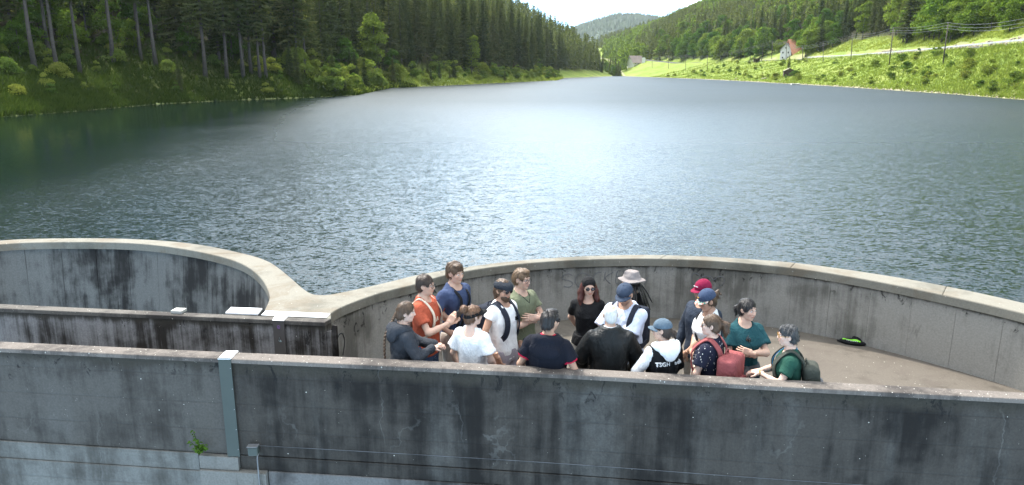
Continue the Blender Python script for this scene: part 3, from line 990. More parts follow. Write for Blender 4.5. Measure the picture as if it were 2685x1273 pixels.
def spruce_arr(h, clear, spread, rs, dens=1.0):
    """needle sprays on whorls of drooping branches; returns crown V, tris"""
    V, T3 = [], []
    k = 0
    z = clear
    while z < h - .25:
        u = (z - clear) / (h - clear)
        L = spread * ((1 - u) ** .78) * (.55 + .45 * min(1, u * 5 + .25)) + .22
        nb = int((5 + 2 * rs.random()) * dens) + 1
        a0 = rs.random() * 6.28
        for j in range(nb):
            a = a0 + j * 6.283 / nb + rs.normal(0, .22)
            l = L * rs.uniform(.62, 1.15)
            dr = (.32 + .25 * (1 - u)) * rs.uniform(.6, 1.3)
            ca, sa = math.cos(a), math.sin(a)
            ns = 4 if l > 1.2 else 3
            prev = None
            for s in range(ns + 1):
                t = s / ns
                r = .08 + l * t
                zz = z - dr * l * t + .28 * l * t * t + rs.normal(0, .04)
                wd = (.19 * l + .16) * (1 - .78 * t) * rs.uniform(.7, 1.35)
                c = np.array((ca * r, sa * r, zz))
                side = np.array((-sa, ca, 0)) * wd
                cur = (c, c + side - (0, 0, wd * .55), c - side - (0, 0, wd * .55))
                if prev is not None:
                    i = len(V)
                    V += [prev[0], cur[0], prev[1], cur[1], prev[2], cur[2]]
                    T3 += [(i, i + 1, i + 2), (i, i + 4, i + 1)]
                    if rs.random() < .85:
                        T3 += [(i + 1, i + 3, i + 2)]
                    if rs.random() < .85:
                        T3 += [(i + 1, i + 4, i + 5)]
                    # hanging twigs
                    q = len(V)
                    hang = (.22 + .16 * l) * rs.uniform(.5, 1.3)
                    mid = (prev[0] + cur[0]) / 2
                    off = np.array((-sa, ca, 0)) * rs.normal(0, .3) * wd
                    V += [prev[0], cur[0], mid + off - (0, 0, hang)]
                    T3 += [(q, q + 1, q + 2)]
                prev = cur
        z += (.42 + .25 * (1 - u)) * rs.uniform(.75, 1.25) / dens
    i = len(V)
    V += [np.array((.12, 0, h - .6)), np.array((-.08, .1, h - .6)), np.array((-.08, -.1, h - .6)), np.array((0, 0, h + .3))]
    T3 += [(i, i + 1, i + 3), (i + 1, i + 2, i + 3), (i + 2, i, i + 3)]
    return np.array(V), np.array(T3)


def leafy_arr(w, h, base, rs, n_lobe=14, n_leaf=2600, leaf=.42, shape=1.0):
    """broadleaf crown: leaf sprays over many uneven lobes"""
    lobes = []
    for i in range(n_lobe):
        u = rs.random()
        zz = base + (h - base) * (.08 + .88 * u)
        env = math.sin(math.pi * min(1, max(.04, .10 + .86 * u) ** shape)) ** .6
        a, rr = rs.random() * 6.28, math.sqrt(rs.random()) * env
        rad = (.20 + .16 * rs.random()) * w * (.6 + .4 * env)
        lobes.append((math.cos(a) * rr * w * .36, math.sin(a) * rr * w * .36, zz, rad, rad * rs.uniform(.6, .95)))
    L = np.array(lobes)
    k = rs.integers(0, n_lobe, n_leaf)
    d = rs.normal(size=(n_leaf, 3))
    d /= np.linalg.norm(d, axis=1)[:, None]
    d[:, 2] = np.where(d[:, 2] < -.3, d[:, 2] * -.6, d[:, 2])
    rr = rs.uniform(.55, 1.06, n_leaf) ** .6
    C = L[k, :3] + d * rr[:, None] * np.stack([L[k, 3], L[k, 3], L[k, 4]], 1)
    n = d + rs.normal(0, .55, (n_leaf, 3))
    n[:, 2] += .35
    n /= np.linalg.norm(n, axis=1)[:, None]
    t = np.cross(n, rs.normal(size=(n_leaf, 3)))
    t /= np.linalg.norm(t, axis=1)[:, None]
    bt = np.cross(n, t)
    s = leaf * rs.uniform(.5, 1.25, n_leaf)[:, None]
    V = np.stack([C - t * s, C + bt * s * .55 - n * s * .2, C + t * s, C - bt * s * .55 - n * s * .2], 1).reshape(-1, 3)
    i = np.arange(n_leaf) * 4
    return V, np.stack([i, i + 1, i + 2, i + 3], 1), L


def limbs_arr(L, h, base, r0, rs):
    """trunk and limbs that reach into the lobes"""
    parts = [trunk_arr(h * .8, r0, 0, 7, 7, rs)]
    for l in L[::2]:
        z0 = max(base * .6, l[2] - h * .28)
        P = np.array([(0, 0, z0), (l[0] * .4, l[1] * .4, (z0 + l[2]) / 2), (l[0], l[1], l[2])])
        parts.append(tube_arr(P, [r0 * .4, r0 * .25, r0 * .08], 5))
    return join_arr(parts)


SPR, SPR_ONE = [], []
for i, (h, clear, spread, dens) in enumerate(((27, 2.5, 4.1, .95), (30, 5.0, 3.7, .95), (24, 1.0, 3.9, 1.0), (28, 12.5, 3.8, .8), (26, 8.5, 3.2, .9), (31, 3.0, 3.5, 1.0))):
    rs = np.random.default_rng(40 + i)
    cV, cT = spruce_arr(h, clear, spread, rs, dens)
    tV, tQ, tT = trunk_arr(h * .97, .30, 0, 8, 7, rs)
    # dead snags on the bare trunk
    sn = [(tV, tQ, tT)]
    for _ in range(int(clear * 2.2)):
        zz, a, l = rs.uniform(1.5, clear + 1), rs.random() * 6.28, rs.uniform(.5, 1.5)
        P = np.array([(0, 0, zz), (math.cos(a) * l * .6, math.sin(a) * l * .6, zz + .05), (math.cos(a) * l, math.sin(a) * l, zz - .25 * l)])
        sn.append(tube_arr(P, [.03, .02, .008], 4))
    sV, sF = join_arr(sn)
    SPR.append((h, mesh_np('trunk', sV, sF, True, [M_BARK]), mesh_np('crown', cV, cT, False, [M_SPRUCE])))
    oV, oF = join_arr([(cV, cT), (tV, tQ, tT)])
    SPR_ONE.append((h, mesh_np('spruce_tree', oV, oF, False, [M_SPRUCE])))
LEAFY = []
for i, (w, h, base, nl, nleaf, leaf, shp) in enumerate(((11, 15, 2.0, 20, 3600, .50, .8), (9, 17, 2.5, 20, 3400, .46, .9), (13, 13, 1.2, 24, 4200, .52, .7), (8, 10, .8, 14, 2400, .40, .8))):
    rs = np.random.default_rng(70 + i)
    lV, lF, L = leafy_arr(w, h, base, rs, nl, nleaf, leaf, shp)
    bV, bF = limbs_arr(L, h, base, .24, rs)
    LEAFY.append((h, mesh_np('trunk', bV, bF, True, [M_BARK2]), mesh_np('crown', lV, lF, False, [M_LEAF])))
BUSH = []
for i, (w, h, nleaf, leaf) in enumerate(((3.4, 2.6, 900, .22), (2.6, 3.2, 800, .22), (4.6, 2.4, 1200, .24), (1.9, 1.5, 420, .17))):
    rs = np.random.default_rng(90 + i)
    lV, lF, L = leafy_arr(w, h, .1, rs, 9, nleaf, leaf, .7)
    lV[:, 2] = np.maximum(lV[:, 2], .03)
    BUSH.append((h, mesh_np('shrub', lV, lF, False, [M_BUSH])))

# a clump's random tone is taken per leaf spray; a tree's random tone from the object
def plant_tree(name, proto, x, y, s, label, cat, group, rz=None, parts=True, tilt=0.0, dz=-.25, one=None):
    loc = (x, y, gz(x, y) + dz)
    rz = rng.uniform(0, 6.28) if rz is None else rz
    if one is not None:
        o = link(name, one[1], None, loc, label=label, category=cat, group=group)
        o.rotation_euler = (0, 0, rz)
        o.scale = (s, s, s)
        return o
    t = empty(name, loc, rz, label=label, category=cat, group=group)
    t.scale = (s, s, s)
    t.rotation_euler = (tilt * .7, tilt, rz)
    for nm, me in (('trunk', proto[1]), ('crown', proto[2])):
        link(nm, me, t)
    return t


def poisson(cands, dmin):
    """thin a list of points to a minimum spacing (grid hash)"""
    cell, out = {}, []
    for p in cands:
        k = (int(p[0] // dmin), int(p[1] // dmin))
        if all((p[0] - q[0]) ** 2 + (p[1] - q[1]) ** 2 >= dmin * dmin for dx in (-1, 0, 1) for dy in (-1, 0, 1) for q in cell.get((k[0] + dx, k[1] + dy), ())):
            cell.setdefault(k, []).append(p)
            out.append(p)
    return out


def in_view(x, y, m=6.0):
    return abs(x) < .7066 * y + m


# --- left bank: named trunks of the forest edge, surveyed from the photograph (trunk foot pixel, depth)
EDGE = [(92, 186, 93, 3, 1.0, 'tall bare grey trunk, leftmost at the forest edge on the left bank'),
        (130, 152, 104, 3, .95, 'thin shaded trunk behind the two leftmost tall trunks on the left bank'),
        (152, 197, 92, 3, .98, 'second tall grey trunk from the left at the left forest edge'),
        (211, 197, 93, 3, .9, 'third grey trunk from the left, standing lower on the left bank'),
        (297, 168, 97, 3, 1.05, 'tall straight pale trunk, fourth from the left at the left forest edge'),
        (371, 162, 106, 3, .8, 'slender trunk set back between two tall pale trunks on the left bank'),
        (409, 172, 99, 3, 1.0, 'tall pale trunk above the brown bare slope on the left bank'),
        (539, 203, 108, 4, 1.05, 'spruce with bare lower trunk right of the brown slope, drooping boughs'),
        (595, 206, 110, 4, 1.0, 'dark spruce with bare trunk in the middle of the left bank stand'),
        (638, 205, 114, 4, 1.0, 'spruce trunk right of the stand\'s middle on the left bank'),
        (659, 196, 120, 4, .9, 'thin spruce trunk close behind another near the stand\'s middle'),
        (682, 204, 118, 4, .85, 'short visible spruce trunk low on the left bank'),
        (698, 205, 119, 3, .9, 'spruce trunk beside a short trunk low on the left bank'),
        (763, 186, 128, 1, 1.0, 'spruce at the right part of the dark left stand'),
        (781, 198, 127, 4, .95, 'spruce with thin bare trunk near the right end of the dark stand'),
        (802, 199, 130, 4, .95, 'spruce with bare trunk at the right end of the dark stand')]


def on_ray(px, depth):
    return ((px - IMG_W / 2) / FOCAL) * (depth * (math.cos(PITCH)) + 0) / math.cos(PITCH), depth


def ray_ground(px, py, y0, y1):
    """where the sight line of a pixel meets the land between two depths"""
    best = None
    for d in np.linspace(y0, y1, 240):
        X, Y, Z = pixd(px, py, d)
        if Z <= gz(X, Y):
            best = (X, Y)
            break
    return best or pixd(px, py, y1)[:2]


occupied = []
for (px, py, dep, var, s, lab) in EDGE:
    x, y = ray_ground(px, py, 75, 175)
    plant_tree('spruce_tree', SPR[var], x, y, s, lab, 'tree', 'spruces at the near forest edge on the left bank', tilt=rng.normal(0, .008))
    occupied.append((x, y))

# --- left bank stand
cand = []
ys = 84 + 616 * rng.random(52000) ** 1.15
for y in ys:
    d = 12.5 + 120 * rng.random() ** 1.3
    x = float(xl(y)) - d
    if not in_view(x, y, 9):
        continue
    if y < 150 and d < 15 + 3 * math.sin(y * .3):
        continue
    if y < 128 and d < 22:
        continue
    cand.append((x, y, d))
pts = poisson([(x, y, d) for x, y, d in cand if all((x - a) ** 2 + (y - b_) ** 2 > 12 for a, b_ in occupied)], 5.2)


def seen_size(p):
    # rank by how large it shows: near trees and front rows first
    return -(1.0 / p[1]) * math.exp(-max(0, p[2] - 14) / (16 if p[1] < 180 else 34))


pts.sort(key=seen_size)
near, rest = pts[:190], pts[190:]
for (x, y, d) in near:
    var = int(rng.choice([1, 3, 4]) if y < 135 else rng.choice([0, 1, 2, 5, 0, 5]))
    s = rng.uniform(.58, 1.15)
    if y < 135:
        plant_tree('spruce_tree', SPR[var], x, y, s, 'dark spruce inside the dense shaded stand on the near left bank', 'tree', 'spruces inside the near left stand')
    elif y < 240:
        plant_tree('spruce_tree', SPR[var], x, y, s, 'spruce in the stand behind the grassy point on the left bank', 'tree', 'spruces behind the grassy point')
    else:
        plant_tree('spruce_tree', None, x, y, s, 'distant spruce on the wooded slope far along the left shore', 'tree', 'spruces on the far left slope', one=SPR_ONE[var])


def merged_forest(name, points, protos, mat, smin, smax, label, thin=1):
    """one mesh for the trees nobody could count"""
    Vs, Fs, off = [], [], 0
    base = []
    for h, me in protos:
        nv, nt_ = len(me.vertices), len(me.polygons)
        co = np.empty(nv * 3, np.float32)
        me.vertices.foreach_get('co', co)
        li = np.empty(len(me.loops), np.int32)
        me.loops.foreach_get('vertex_index', li)
        base.append((co.reshape(-1, 3), li.reshape(-1, 3)))
    for (x, y) in points:
        co, tr = base[rng.integers(0, len(base))]
        a, s = rng.uniform(0, 6.28), rng.uniform(smin, smax)
        c, n = math.cos(a) * s, math.sin(a) * s
        P = np.stack([co[:, 0] * c - co[:, 1] * n + x, co[:, 0] * n + co[:, 1] * c + y, co[:, 2] * s + gz(x, y) - .3], 1)
        Vs.append(P)
        Fs.append(tr + off)
        off += len(P)
    me = mesh_np(name, np.concatenate(Vs), np.concatenate(Fs), False, [mat])
    return link(name, me, kind='stuff', label=label, category='forest')


# light versions for the mass behind
LITE = []
for i in range(3):
    rs = np.random.default_rng(140 + i)
    V_, T_ = [], []
    h, sp = 26, 3.7
    for lv in range(13):
        z = 2.5 + lv * 1.8 * (1 - .012 * lv)
        r = sp * (1 - (z - 2) / (h - 1)) ** .8 + .25
        nb = 9
        a = np.sort(rs.random(nb)) * 6.28
        for j in range(nb):
            rr = r * rs.uniform(.6, 1.15)
            p = np.array((math.cos(a[j]) * rr, math.sin(a[j]) * rr, z - .45 * rr))
            w = .30 * rr + .25
            sd = np.array((-math.sin(a[j]), math.cos(a[j]), 0)) * w
            q = len(V_)
            V_ += [np.array((0, 0, z + 1.0)), p * (1, 1, 1) + sd * .5 + (0, 0, .1), p, p - sd * .5 + (0, 0, .1)]
            T_ += [(q, q + 1, q + 2), (q, q + 2, q + 3)]
    LITE.append((h, mesh_np('lite', np.array(V_), np.array(T_), False, [M_SPRUCE])))
# visible slope only
rest = [(x, y) for x, y, d in rest if d < (70 if y < 200 else 125)]
LITE_Q = []
merged_forest('forest_slope', rest[:2600], LITE, M_SPRUCE, .6, 1.15, 'dense spruce forest covering the left slope')
print('left trees', len(near), len(rest))

# --- right bank woods
def pick_right(n, y0, y1, u0, u1, pw=1.0):
    out = []
    for y in y0 + (y1 - y0) * rng.random(n) ** pw:
        up = u0 + (u1 - u0) * rng.random() ** 1.4
        x = float(xroad(y)) + up
        if in_view(x, y, 8):
            out.append((x, y, up))
    return out


def clear_of(x, y, up):
    """kept free: the houses' yard, the little meadow on the slope"""
    if 300 < y < 385 and up < 20:
        return False
    if 440 < y < 490 and up < 34 + (y - 440) * .2:
        return False
    if y > 590 and up < 10:
        return False
    return True


rp = [p for p in pick_right(30000, 128, 700, 10.5, 150, 1.25) if clear_of(*p)]
rp = poisson(rp, 5.6)
rp.sort(key=lambda p: -(1 / p[1]) * math.exp(-max(0, p[2] - 10) / 26))
n_sp = n_lf = 0
rest_s, rest_l = [], []
for (x, y, up) in rp:
    edge = up < 19
    patch = vnoise(x * .035, y * .02, 7.0)
    leafy = rng.random() < ((.70 if edge else .18) + .42 * patch)
    s = rng.uniform(.62, 1.12)
    if leafy:
        if n_lf < 120:
            v = int(rng.integers(0, 4)) if edge else int(rng.integers(0, 2))
            lab = ('bright green broadleaf tree at the wood\'s edge above the road', 'leafy trees along the road') if edge else ('broadleaf tree among dark spruces up the right slope', 'broadleaf trees up the right slope')
            plant_tree('broadleaf_tree', LEAFY[v], x, y, s * (.85 if edge and y < 240 else 1.15), lab[0], 'tree', lab[1])
            n_lf += 1
        else:
            rest_l.append((x, y))
    else:
        if n_sp < 94:
            v = int(rng.choice([0, 1, 2, 5, 4]))
            lab = ('dark spruce behind the leafy edge above the road', 'spruces above the road') if y < 300 else ('distant dark spruce on the right slope beyond the houses', 'far spruces on the right slope')
            if y < 300:
                plant_tree('spruce_tree', SPR[v], x, y, s * 1.15, lab[0], 'tree', lab[1])
            else:
                plant_tree('spruce_tree', None, x, y, s, lab[0], 'tree', lab[1], one=SPR_ONE[v])
            n_sp += 1
        else:
            rest_s.append((x, y))
# leafy mass for the far slopes
LITE_L = []
for i in range(2):
    rs = np.random.default_rng(170 + i)
    lV, lF, L = leafy_arr(9, 14, 1.0, rs, 12, 340, 1.05, .8)
    tri = np.concatenate([lF[:, :3], lF[:, [0, 2, 3]]])
    LITE_L.append((14, mesh_np('lite', lV, tri, False, [M_LEAF])))
merged_forest('forest_slope', rest_s[:2000], LITE, M_SPRUCE, .75, 1.1, 'dense spruce forest covering the right slope')
far_l, far_s = [], []
for y in 640 + 760 * rng.random(9000):
    up = 4 + 260 * rng.random() ** 1.2
    x = float(xroad(y)) + up
    meadow = abs((up - 95) - (y - 900) * .05) < 9
    if in_view(x, y, 0) and x / y < .30 and not meadow:
        (far_l if vnoise(x * .02, y * .012, 3.0) > -.15 else far_s).append((x, y))
far_l = [p[:2] for p in poisson([(a, b_, 0) for a, b_ in far_l], 6.5)]
far_s = [p[:2] for p in poisson([(a, b_, 0) for a, b_ in far_s], 5.2)]
vb = []
for y in 655 + 400 * rng.random(900):
    a_, b_ = float(xl(y)) + 8, float(xroad(y)) + 6
    x = a_ + (b_ - a_) * rng.random()
    if not (y < 700 and abs(x / y - .172) < .022):
        vb.append((x, y, 0))
vb = [p[:2] for p in poisson(vb, 6.0)]
merged_forest('leafy_slope', (vb[:160] + rest_l + far_l)[:1600], LITE_L, M_LEAF, .7, 1.15, 'light green broadleaf wood on the right valley slope')
merged_forest('forest_slope', far_s[:900], LITE, M_SPRUCE, .7, 1.0, 'far dark spruces at the head of the valley')
# valley-head trees left of the far house
vh = []
for _ in range(500):
    y = rng.uniform(606, 760)
    x = float(xl(y)) + rng.uniform(-26, 7)
    vh.append((x, y, 0))
vh = poisson(vh, 4.0)
for (x, y, _z) in vh[:60]:
    if rng.random() < .5:
        plant_tree('broadleaf_tree', LEAFY[3], x, y, rng.uniform(.5, .9), 'small leafy tree at the far end of the lake', 'tree', 'leafy trees at the far end of the lake')
    else:
        plant_tree('spruce_tree', None, x, y, rng.uniform(.4, .75), 'dark spruce at the far end of the lake', 'tree', 'spruces at the far end of the lake', one=SPR_ONE[2])
# far mountain forest
fp = []
for _ in range(9000):
    x, y = rng.uniform(-200, 1100), rng.uniform(2400, 3150)
    fp.append((x, y))
fV, fT = [], []
for (x, y) in fp:
    z = float(far_h(x, y)) + 20
    h, r = rng.uniform(12, 20), rng.uniform(3.0, 5.5)
    i = len(fV)
    a = rng.uniform(0, 6.28)
    fV += [(x + math.cos(a) * r, y + math.sin(a) * r, z), (x + math.cos(a + 2.1) * r, y + math.sin(a + 2.1) * r, z), (x + math.cos(a + 4.2) * r, y + math.sin(a + 4.2) * r, z), (x, y, z + h)]
    fT += [(i, i + 1, i + 3), (i + 1, i + 2, i + 3), (i + 2, i, i + 3)]
link('distant_forest', mesh_np('distant_forest', np.array(fV), np.array(fT), True, [M_FAR]), kind='stuff', label='blue hazy forest on the distant mountain', category='forest')

# leafy trees along the far stretch of the road
fr = []
for y in 455 + 190 * rng.random(300):
    fr.append((float(xroad(y)) + rng.uniform(5.5, 15), y, 0))
for (x, y, _z) in poisson(fr, 7.5)[:22]:
    if not 590 < y < 625:
        plant_tree('broadleaf_tree', LEAFY[int(rng.integers(0, 4))], x, y, rng.uniform(.45, .9), 'rounded leafy tree above the far stretch of the road', 'tree', 'leafy trees along the far road')
# --- singled-out trees
def feature(kind, px, py, y0, y1, proto, s, label, one=None):
    x, y = ray_ground(px, py, y0, y1)
    return plant_tree(kind, proto, x, y, s, label, 'tree', None, one=one)


feature('broadleaf_tree', 985, 196, 150, 260, LEAFY[1], 1.02, 'yellow-green rounded tree standing out before the spruces on the left shore')
feature('broadleaf_tree', 905, 196, 140, 250, LEAFY[3], .9, 'pale green leafy tree left of the yellow-green rounded tree')
feature('broadleaf_tree', 1035, 200, 150, 260, LEAFY[3], .75, 'small leafy tree right of the yellow-green rounded tree')
feature('broadleaf_tree', 1237, 195, 200, 420, LEAFY[1], .85, 'light green birch-like tree in front of the spruces mid left shore')
feature('broadleaf_tree', 1788, 160, 380, 620, LEAFY[2], 1.0, 'round green tree alone on the meadow below the spruces')
feature('broadleaf_tree', 1890, 158, 330, 560, LEAFY[2], 1.1, 'large leafy tree left of the white house')
feature('broadleaf_tree', 2000, 150, 320, 480, LEAFY[0], 1.15, 'big dark leafy tree rising behind the two poles')
feature('broadleaf_tree', 2112, 150, 320, 420, LEAFY[3], 1.3, 'bright yellow-green tree covering the red roof\'s right end')
feature('spruce_tree', 2068, 178, 250, 400, None, .26, 'small dark young spruce above the wooden lake hut', one=SPR_ONE[2])
feature('spruce_tree', 472, 238, 80, 140, None, .24, 'small dark young spruce on the grassy left bank', one=SPR_ONE[2])

# --- shrubs
def shrub(x, y, s, v, label, group, dz=-.1):
    o = link('shrub', BUSH[v][1], None, (x, y, gz(x, y) + dz), label=label, category='shrub', group=group)
    o.rotation_euler = (0, 0, rng.uniform(0, 6.28))
    o.scale = (s, s, s * rng.uniform(.8, 1.2))
    return o


cnt = 0
for p in poisson([(float(xl(y)) - d, y, d) for y, d in zip(142 + 300 * rng.random(900) ** 1.3, 1.0 + 12 * rng.random(900))], 3.2):
    x, y, d = p
    if in_view(x, y) and cnt < 120:
        if rng.random() < .22:
            plant_tree('spruce_tree', None, x, y, rng.uniform(.15, .34), 'young spruce among the shrubs on the left shore beyond the point', 'tree', 'young spruces on the left shore', one=SPR_ONE[2])
        else:
            shrub(x, y, rng.uniform(.8, 2.0), int(rng.integers(0, 4)), 'leafy shrub on the left shore beyond the grassy point', 'shrubs on the left shore beyond the point')
        cnt += 1
for p in poisson([(float(xl(y)) - d, y, d) for y, d in zip(78 + 66 * rng.random(500), 2.0 + 22 * rng.random(500) ** .8)], 3.0)[:64]:
    if in_view(p[0], p[1]):
        shrub(p[0], p[1], rng.uniform(.35, .85), int(rng.integers(0, 4)), 'low shrub on the near grassy left bank below the trunks', 'shrubs on the near left bank')
# understory at the dark forest edge on the left
for p in poisson([(float(xl(y)) - d, y, d) for y, d in zip(84 + 60 * rng.random(700), 17 + 26 * rng.random(700))], 3.0)[:70]:
    if in_view(p[0], p[1]):
        plant_tree('broadleaf_tree', LEAFY[3], p[0], p[1], rng.uniform(.35, .8), 'young leafy tree in the shade between the left bank trunks', 'tree', 'understory trees between the trunks')
cnt = 0
for p in poisson([(float(xr(y)) + t * float(xroad(y) - 5 - xr(y)), y, t) for y, t in zip(118 + 380 * rng.random(1500) ** 1.5, .08 + .85 * rng.random(1500) ** 1.2)], 3.4):
    x, y, t = p
    if in_view(x, y) and cnt < 120 and vnoise(x * .12, y * .06, 1.5) > -.25:
        shrub(x, y, rng.uniform(.3, .95), int(rng.integers(0, 4)), 'leafy shrub on the sunny grass bank below the road', 'shrubs on the right bank')
        cnt += 1

# --- grass and ferns nobody could count
def tufts(name, X, Y, hmin, hmax, mat, label, cat):
    n = len(X)
    Z = ground_h(X, Y) + WATER_Z - .04
    V, T3 = [], []
    for k in range(4):
        a = rng.uniform(0, 6.28, n)
        h = rng.uniform(hmin, hmax, n)
        w = h * rng.uniform(.10, .22, n)
        ox, oy = rng.normal(0, .14, n), rng.normal(0, .14, n)
        lx, ly = rng.normal(0, .38, n) * h, rng.normal(0, .38, n) * h
        ca, sa = np.cos(a) * w, np.sin(a) * w
        base = np.stack([X + ox, Y + oy, Z], 1)
        v = np.stack([base + np.stack([ca, sa, 0 * w], 1), base - np.stack([ca, sa, 0 * w], 1), base + np.stack([lx, ly, h], 1)], 1)
        i = (np.arange(n) * 3) + len(V) * 0
        V.append(v.reshape(-1, 3))
        T3.append(np.stack([i, i + 1, i + 2], 1) + k * n * 3)
    link(name, mesh_np(name, np.concatenate(V), np.concatenate(T3), False, [mat]), kind='stuff', label=label, category=cat)


n = 30000
Y = 112 + 420 * rng.random(n) ** 1.7
t = .015 + .99 * rng.random(n)
X = xr(Y) + t * (xroad(Y) - 3.6 - xr(Y))
k = np.abs(X) < .72 * Y + 6
tufts('meadow_grass', X[k], Y[k], .25, .75, M_GRASS, 'sunlit tall grass on the right bank below the road', 'grass')
n = 16000
Y = 120 + 300 * rng.random(n) ** 1.5
X = xroad(Y) + 7.5 + 12 * rng.random(n)
k = np.abs(X) < .72 * Y + 6
tufts('verge_grass', X[k], Y[k], .25, .7, M_GRASS, 'sunlit grass on the slope above the road', 'grass')
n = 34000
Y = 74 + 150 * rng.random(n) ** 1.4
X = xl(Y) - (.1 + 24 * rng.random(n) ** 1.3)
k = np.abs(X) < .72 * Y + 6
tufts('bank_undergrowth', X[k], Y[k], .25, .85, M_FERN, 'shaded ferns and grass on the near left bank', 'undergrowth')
n = 12000
Y = 150 + 300 * rng.random(n)
X = xl(Y) - (.1 + 13 * rng.random(n))
tufts('shore_grass', X, Y, .3, .9, M_GRASS, 'bright grass along the left shore beyond the point', 'grass')
print('right trees', n_sp, n_lf, len(rest_s), len(rest_l), len(far_l), len(far_s))

# ================================================================== ROAD, HOUSES, POLES ON THE RIGHT BANK
M_ASPH = plain('asphalt', (.07, .07, .072), .9, 0, .15, .8)
M_ROCK = plain('pale_rock', (.28, .235, .18), .95, 0, .35, 1.2)
M_POLE = plain('weathered_pole', (.10, .085, .07), .9, 0, .3, 2)
M_WIRE = plain('wire', (.16, .16, .165), .5, .6, .1)
ys = np.concatenate([np.arange(40, 700, 5.0)])
rdx = xroad(ys)
tg = np.gradient(np.c_[rdx, ys], axis=0)
tg /= np.linalg.norm(tg, axis=1)[:, None]
nx = np.c_[tg[:, 1], -tg[:, 0]]
ctr = np.c_[rdx, ys]
zr = ROAD_Z - .05 + np.clip(ys - 606, 0, 700) * .045
A, B_ = ctr - nx * 2.7, ctr + nx * 2.7
m_ = len(ys)
V = np.concatenate([np.c_[A, zr], np.c_[B_, zr], np.c_[A - nx * .5, zr - .9], np.c_[B_ + nx * .3, zr - .9]])
F = []
for i in range(m_ - 1):
    F += [(i, m_ + i, m_ + i + 1, i + 1), (2 * m_ + i, i, i + 1, 2 * m_ + i + 1), (m_ + i, 3 * m_ + i, 3 * m_ + i + 1, m_ + i + 1)]
link('road', mesh_np('road', V, np.array(F), False, [M_ASPH]), kind='structure')

# guard rail on the lake side
gr = empty('guard_rail', (float(xroad(200)) - 3, 200, ROAD_Z), label='long galvanised guard rail along the lake side of the road', category='guard rail')
gy = np.arange(118, 372, 4.0)
gx = xroad(gy)
gt = np.gradient(np.c_[gx, gy], axis=0)
gt /= np.linalg.norm(gt, axis=1)[:, None]
gp = np.c_[gx, gy] - 2.45 * np.c_[gt[:, 1], -gt[:, 0]]
prof = [(-.06, .42), (.02, .46), (-.03, .58), (.02, .70), (-.06, .74), (-.03, .58)]
V = np.concatenate([np.c_[gp + np.c_[gt[:, 1], -gt[:, 0]] * -a, np.full(len(gp), ROAD_Z + z)] for a, z in [(.0, .40), (.07, .47), (.02, .58), (.07, .69), (0, .76), (-.02, .58)]])
m_ = len(gp)
F = [(k * m_ + i, k * m_ + i + 1, ((k + 1) % 6) * m_ + i + 1, ((k + 1) % 6) * m_ + i) for k in range(6) for i in range(m_ - 1)]
M_RAIL = plain('galvanised_rail', (.42, .43, .44), .45, .3, .1, 2)
child('rail', mesh_np('rail', V, np.array(F), False, [M_RAIL]), gr)
bm = bmesh.new()
box_bm(bm, (0, 0, .30), (.10, .07, .95))
pm = bm_mesh(bm, 'post', [M_STEEL])
for (x, y) in gp[::1]:
    o = link('post', pm, gr, (x - gr.location.x, y - gr.location.y, 0))

# stones of the cut slope above the road
V, T3 = [], []
ico = bmesh.new()
bmesh.ops.create_icosphere(ico, subdivisions=1, radius=1.0)
iv = np.array([v.co[:] for v in ico.verts])
itr = np.array([[v.index for v in f.verts] for f in ico.faces])
ico.free()
off = 0
for y in 112 + 190 * rng.random(520) ** 1.2:
    up = rng.uniform(4.4, 6.6)
    x = float(xroad(y)) + up
    s = rng.uniform(.18, .62)
    P = iv * rng.uniform(.75, 1.2, iv.shape) * (s, s, s * .7) + (x, y, gz(x, y) + .02)
    V.append(P)
    T3.append(itr + off)
    off += len(P)
for y in 120 + 330 * rng.random(260):
    x = float(xr(y)) + rng.uniform(-.1, .9)
    s = rng.uniform(.08, .34)
    P = iv * rng.uniform(.75, 1.2, iv.shape) * (s, s, s * .6) + (x, y, gz(x, y) + .02)
    V.append(P)
    T3.append(itr + off)
    off += len(P)
link('stones', mesh_np('stones', np.concatenate(V), np.concatenate(T3), False, [M_ROCK]), kind='stuff', label='pale loose stones along the road cut and the right shore', category='stones')

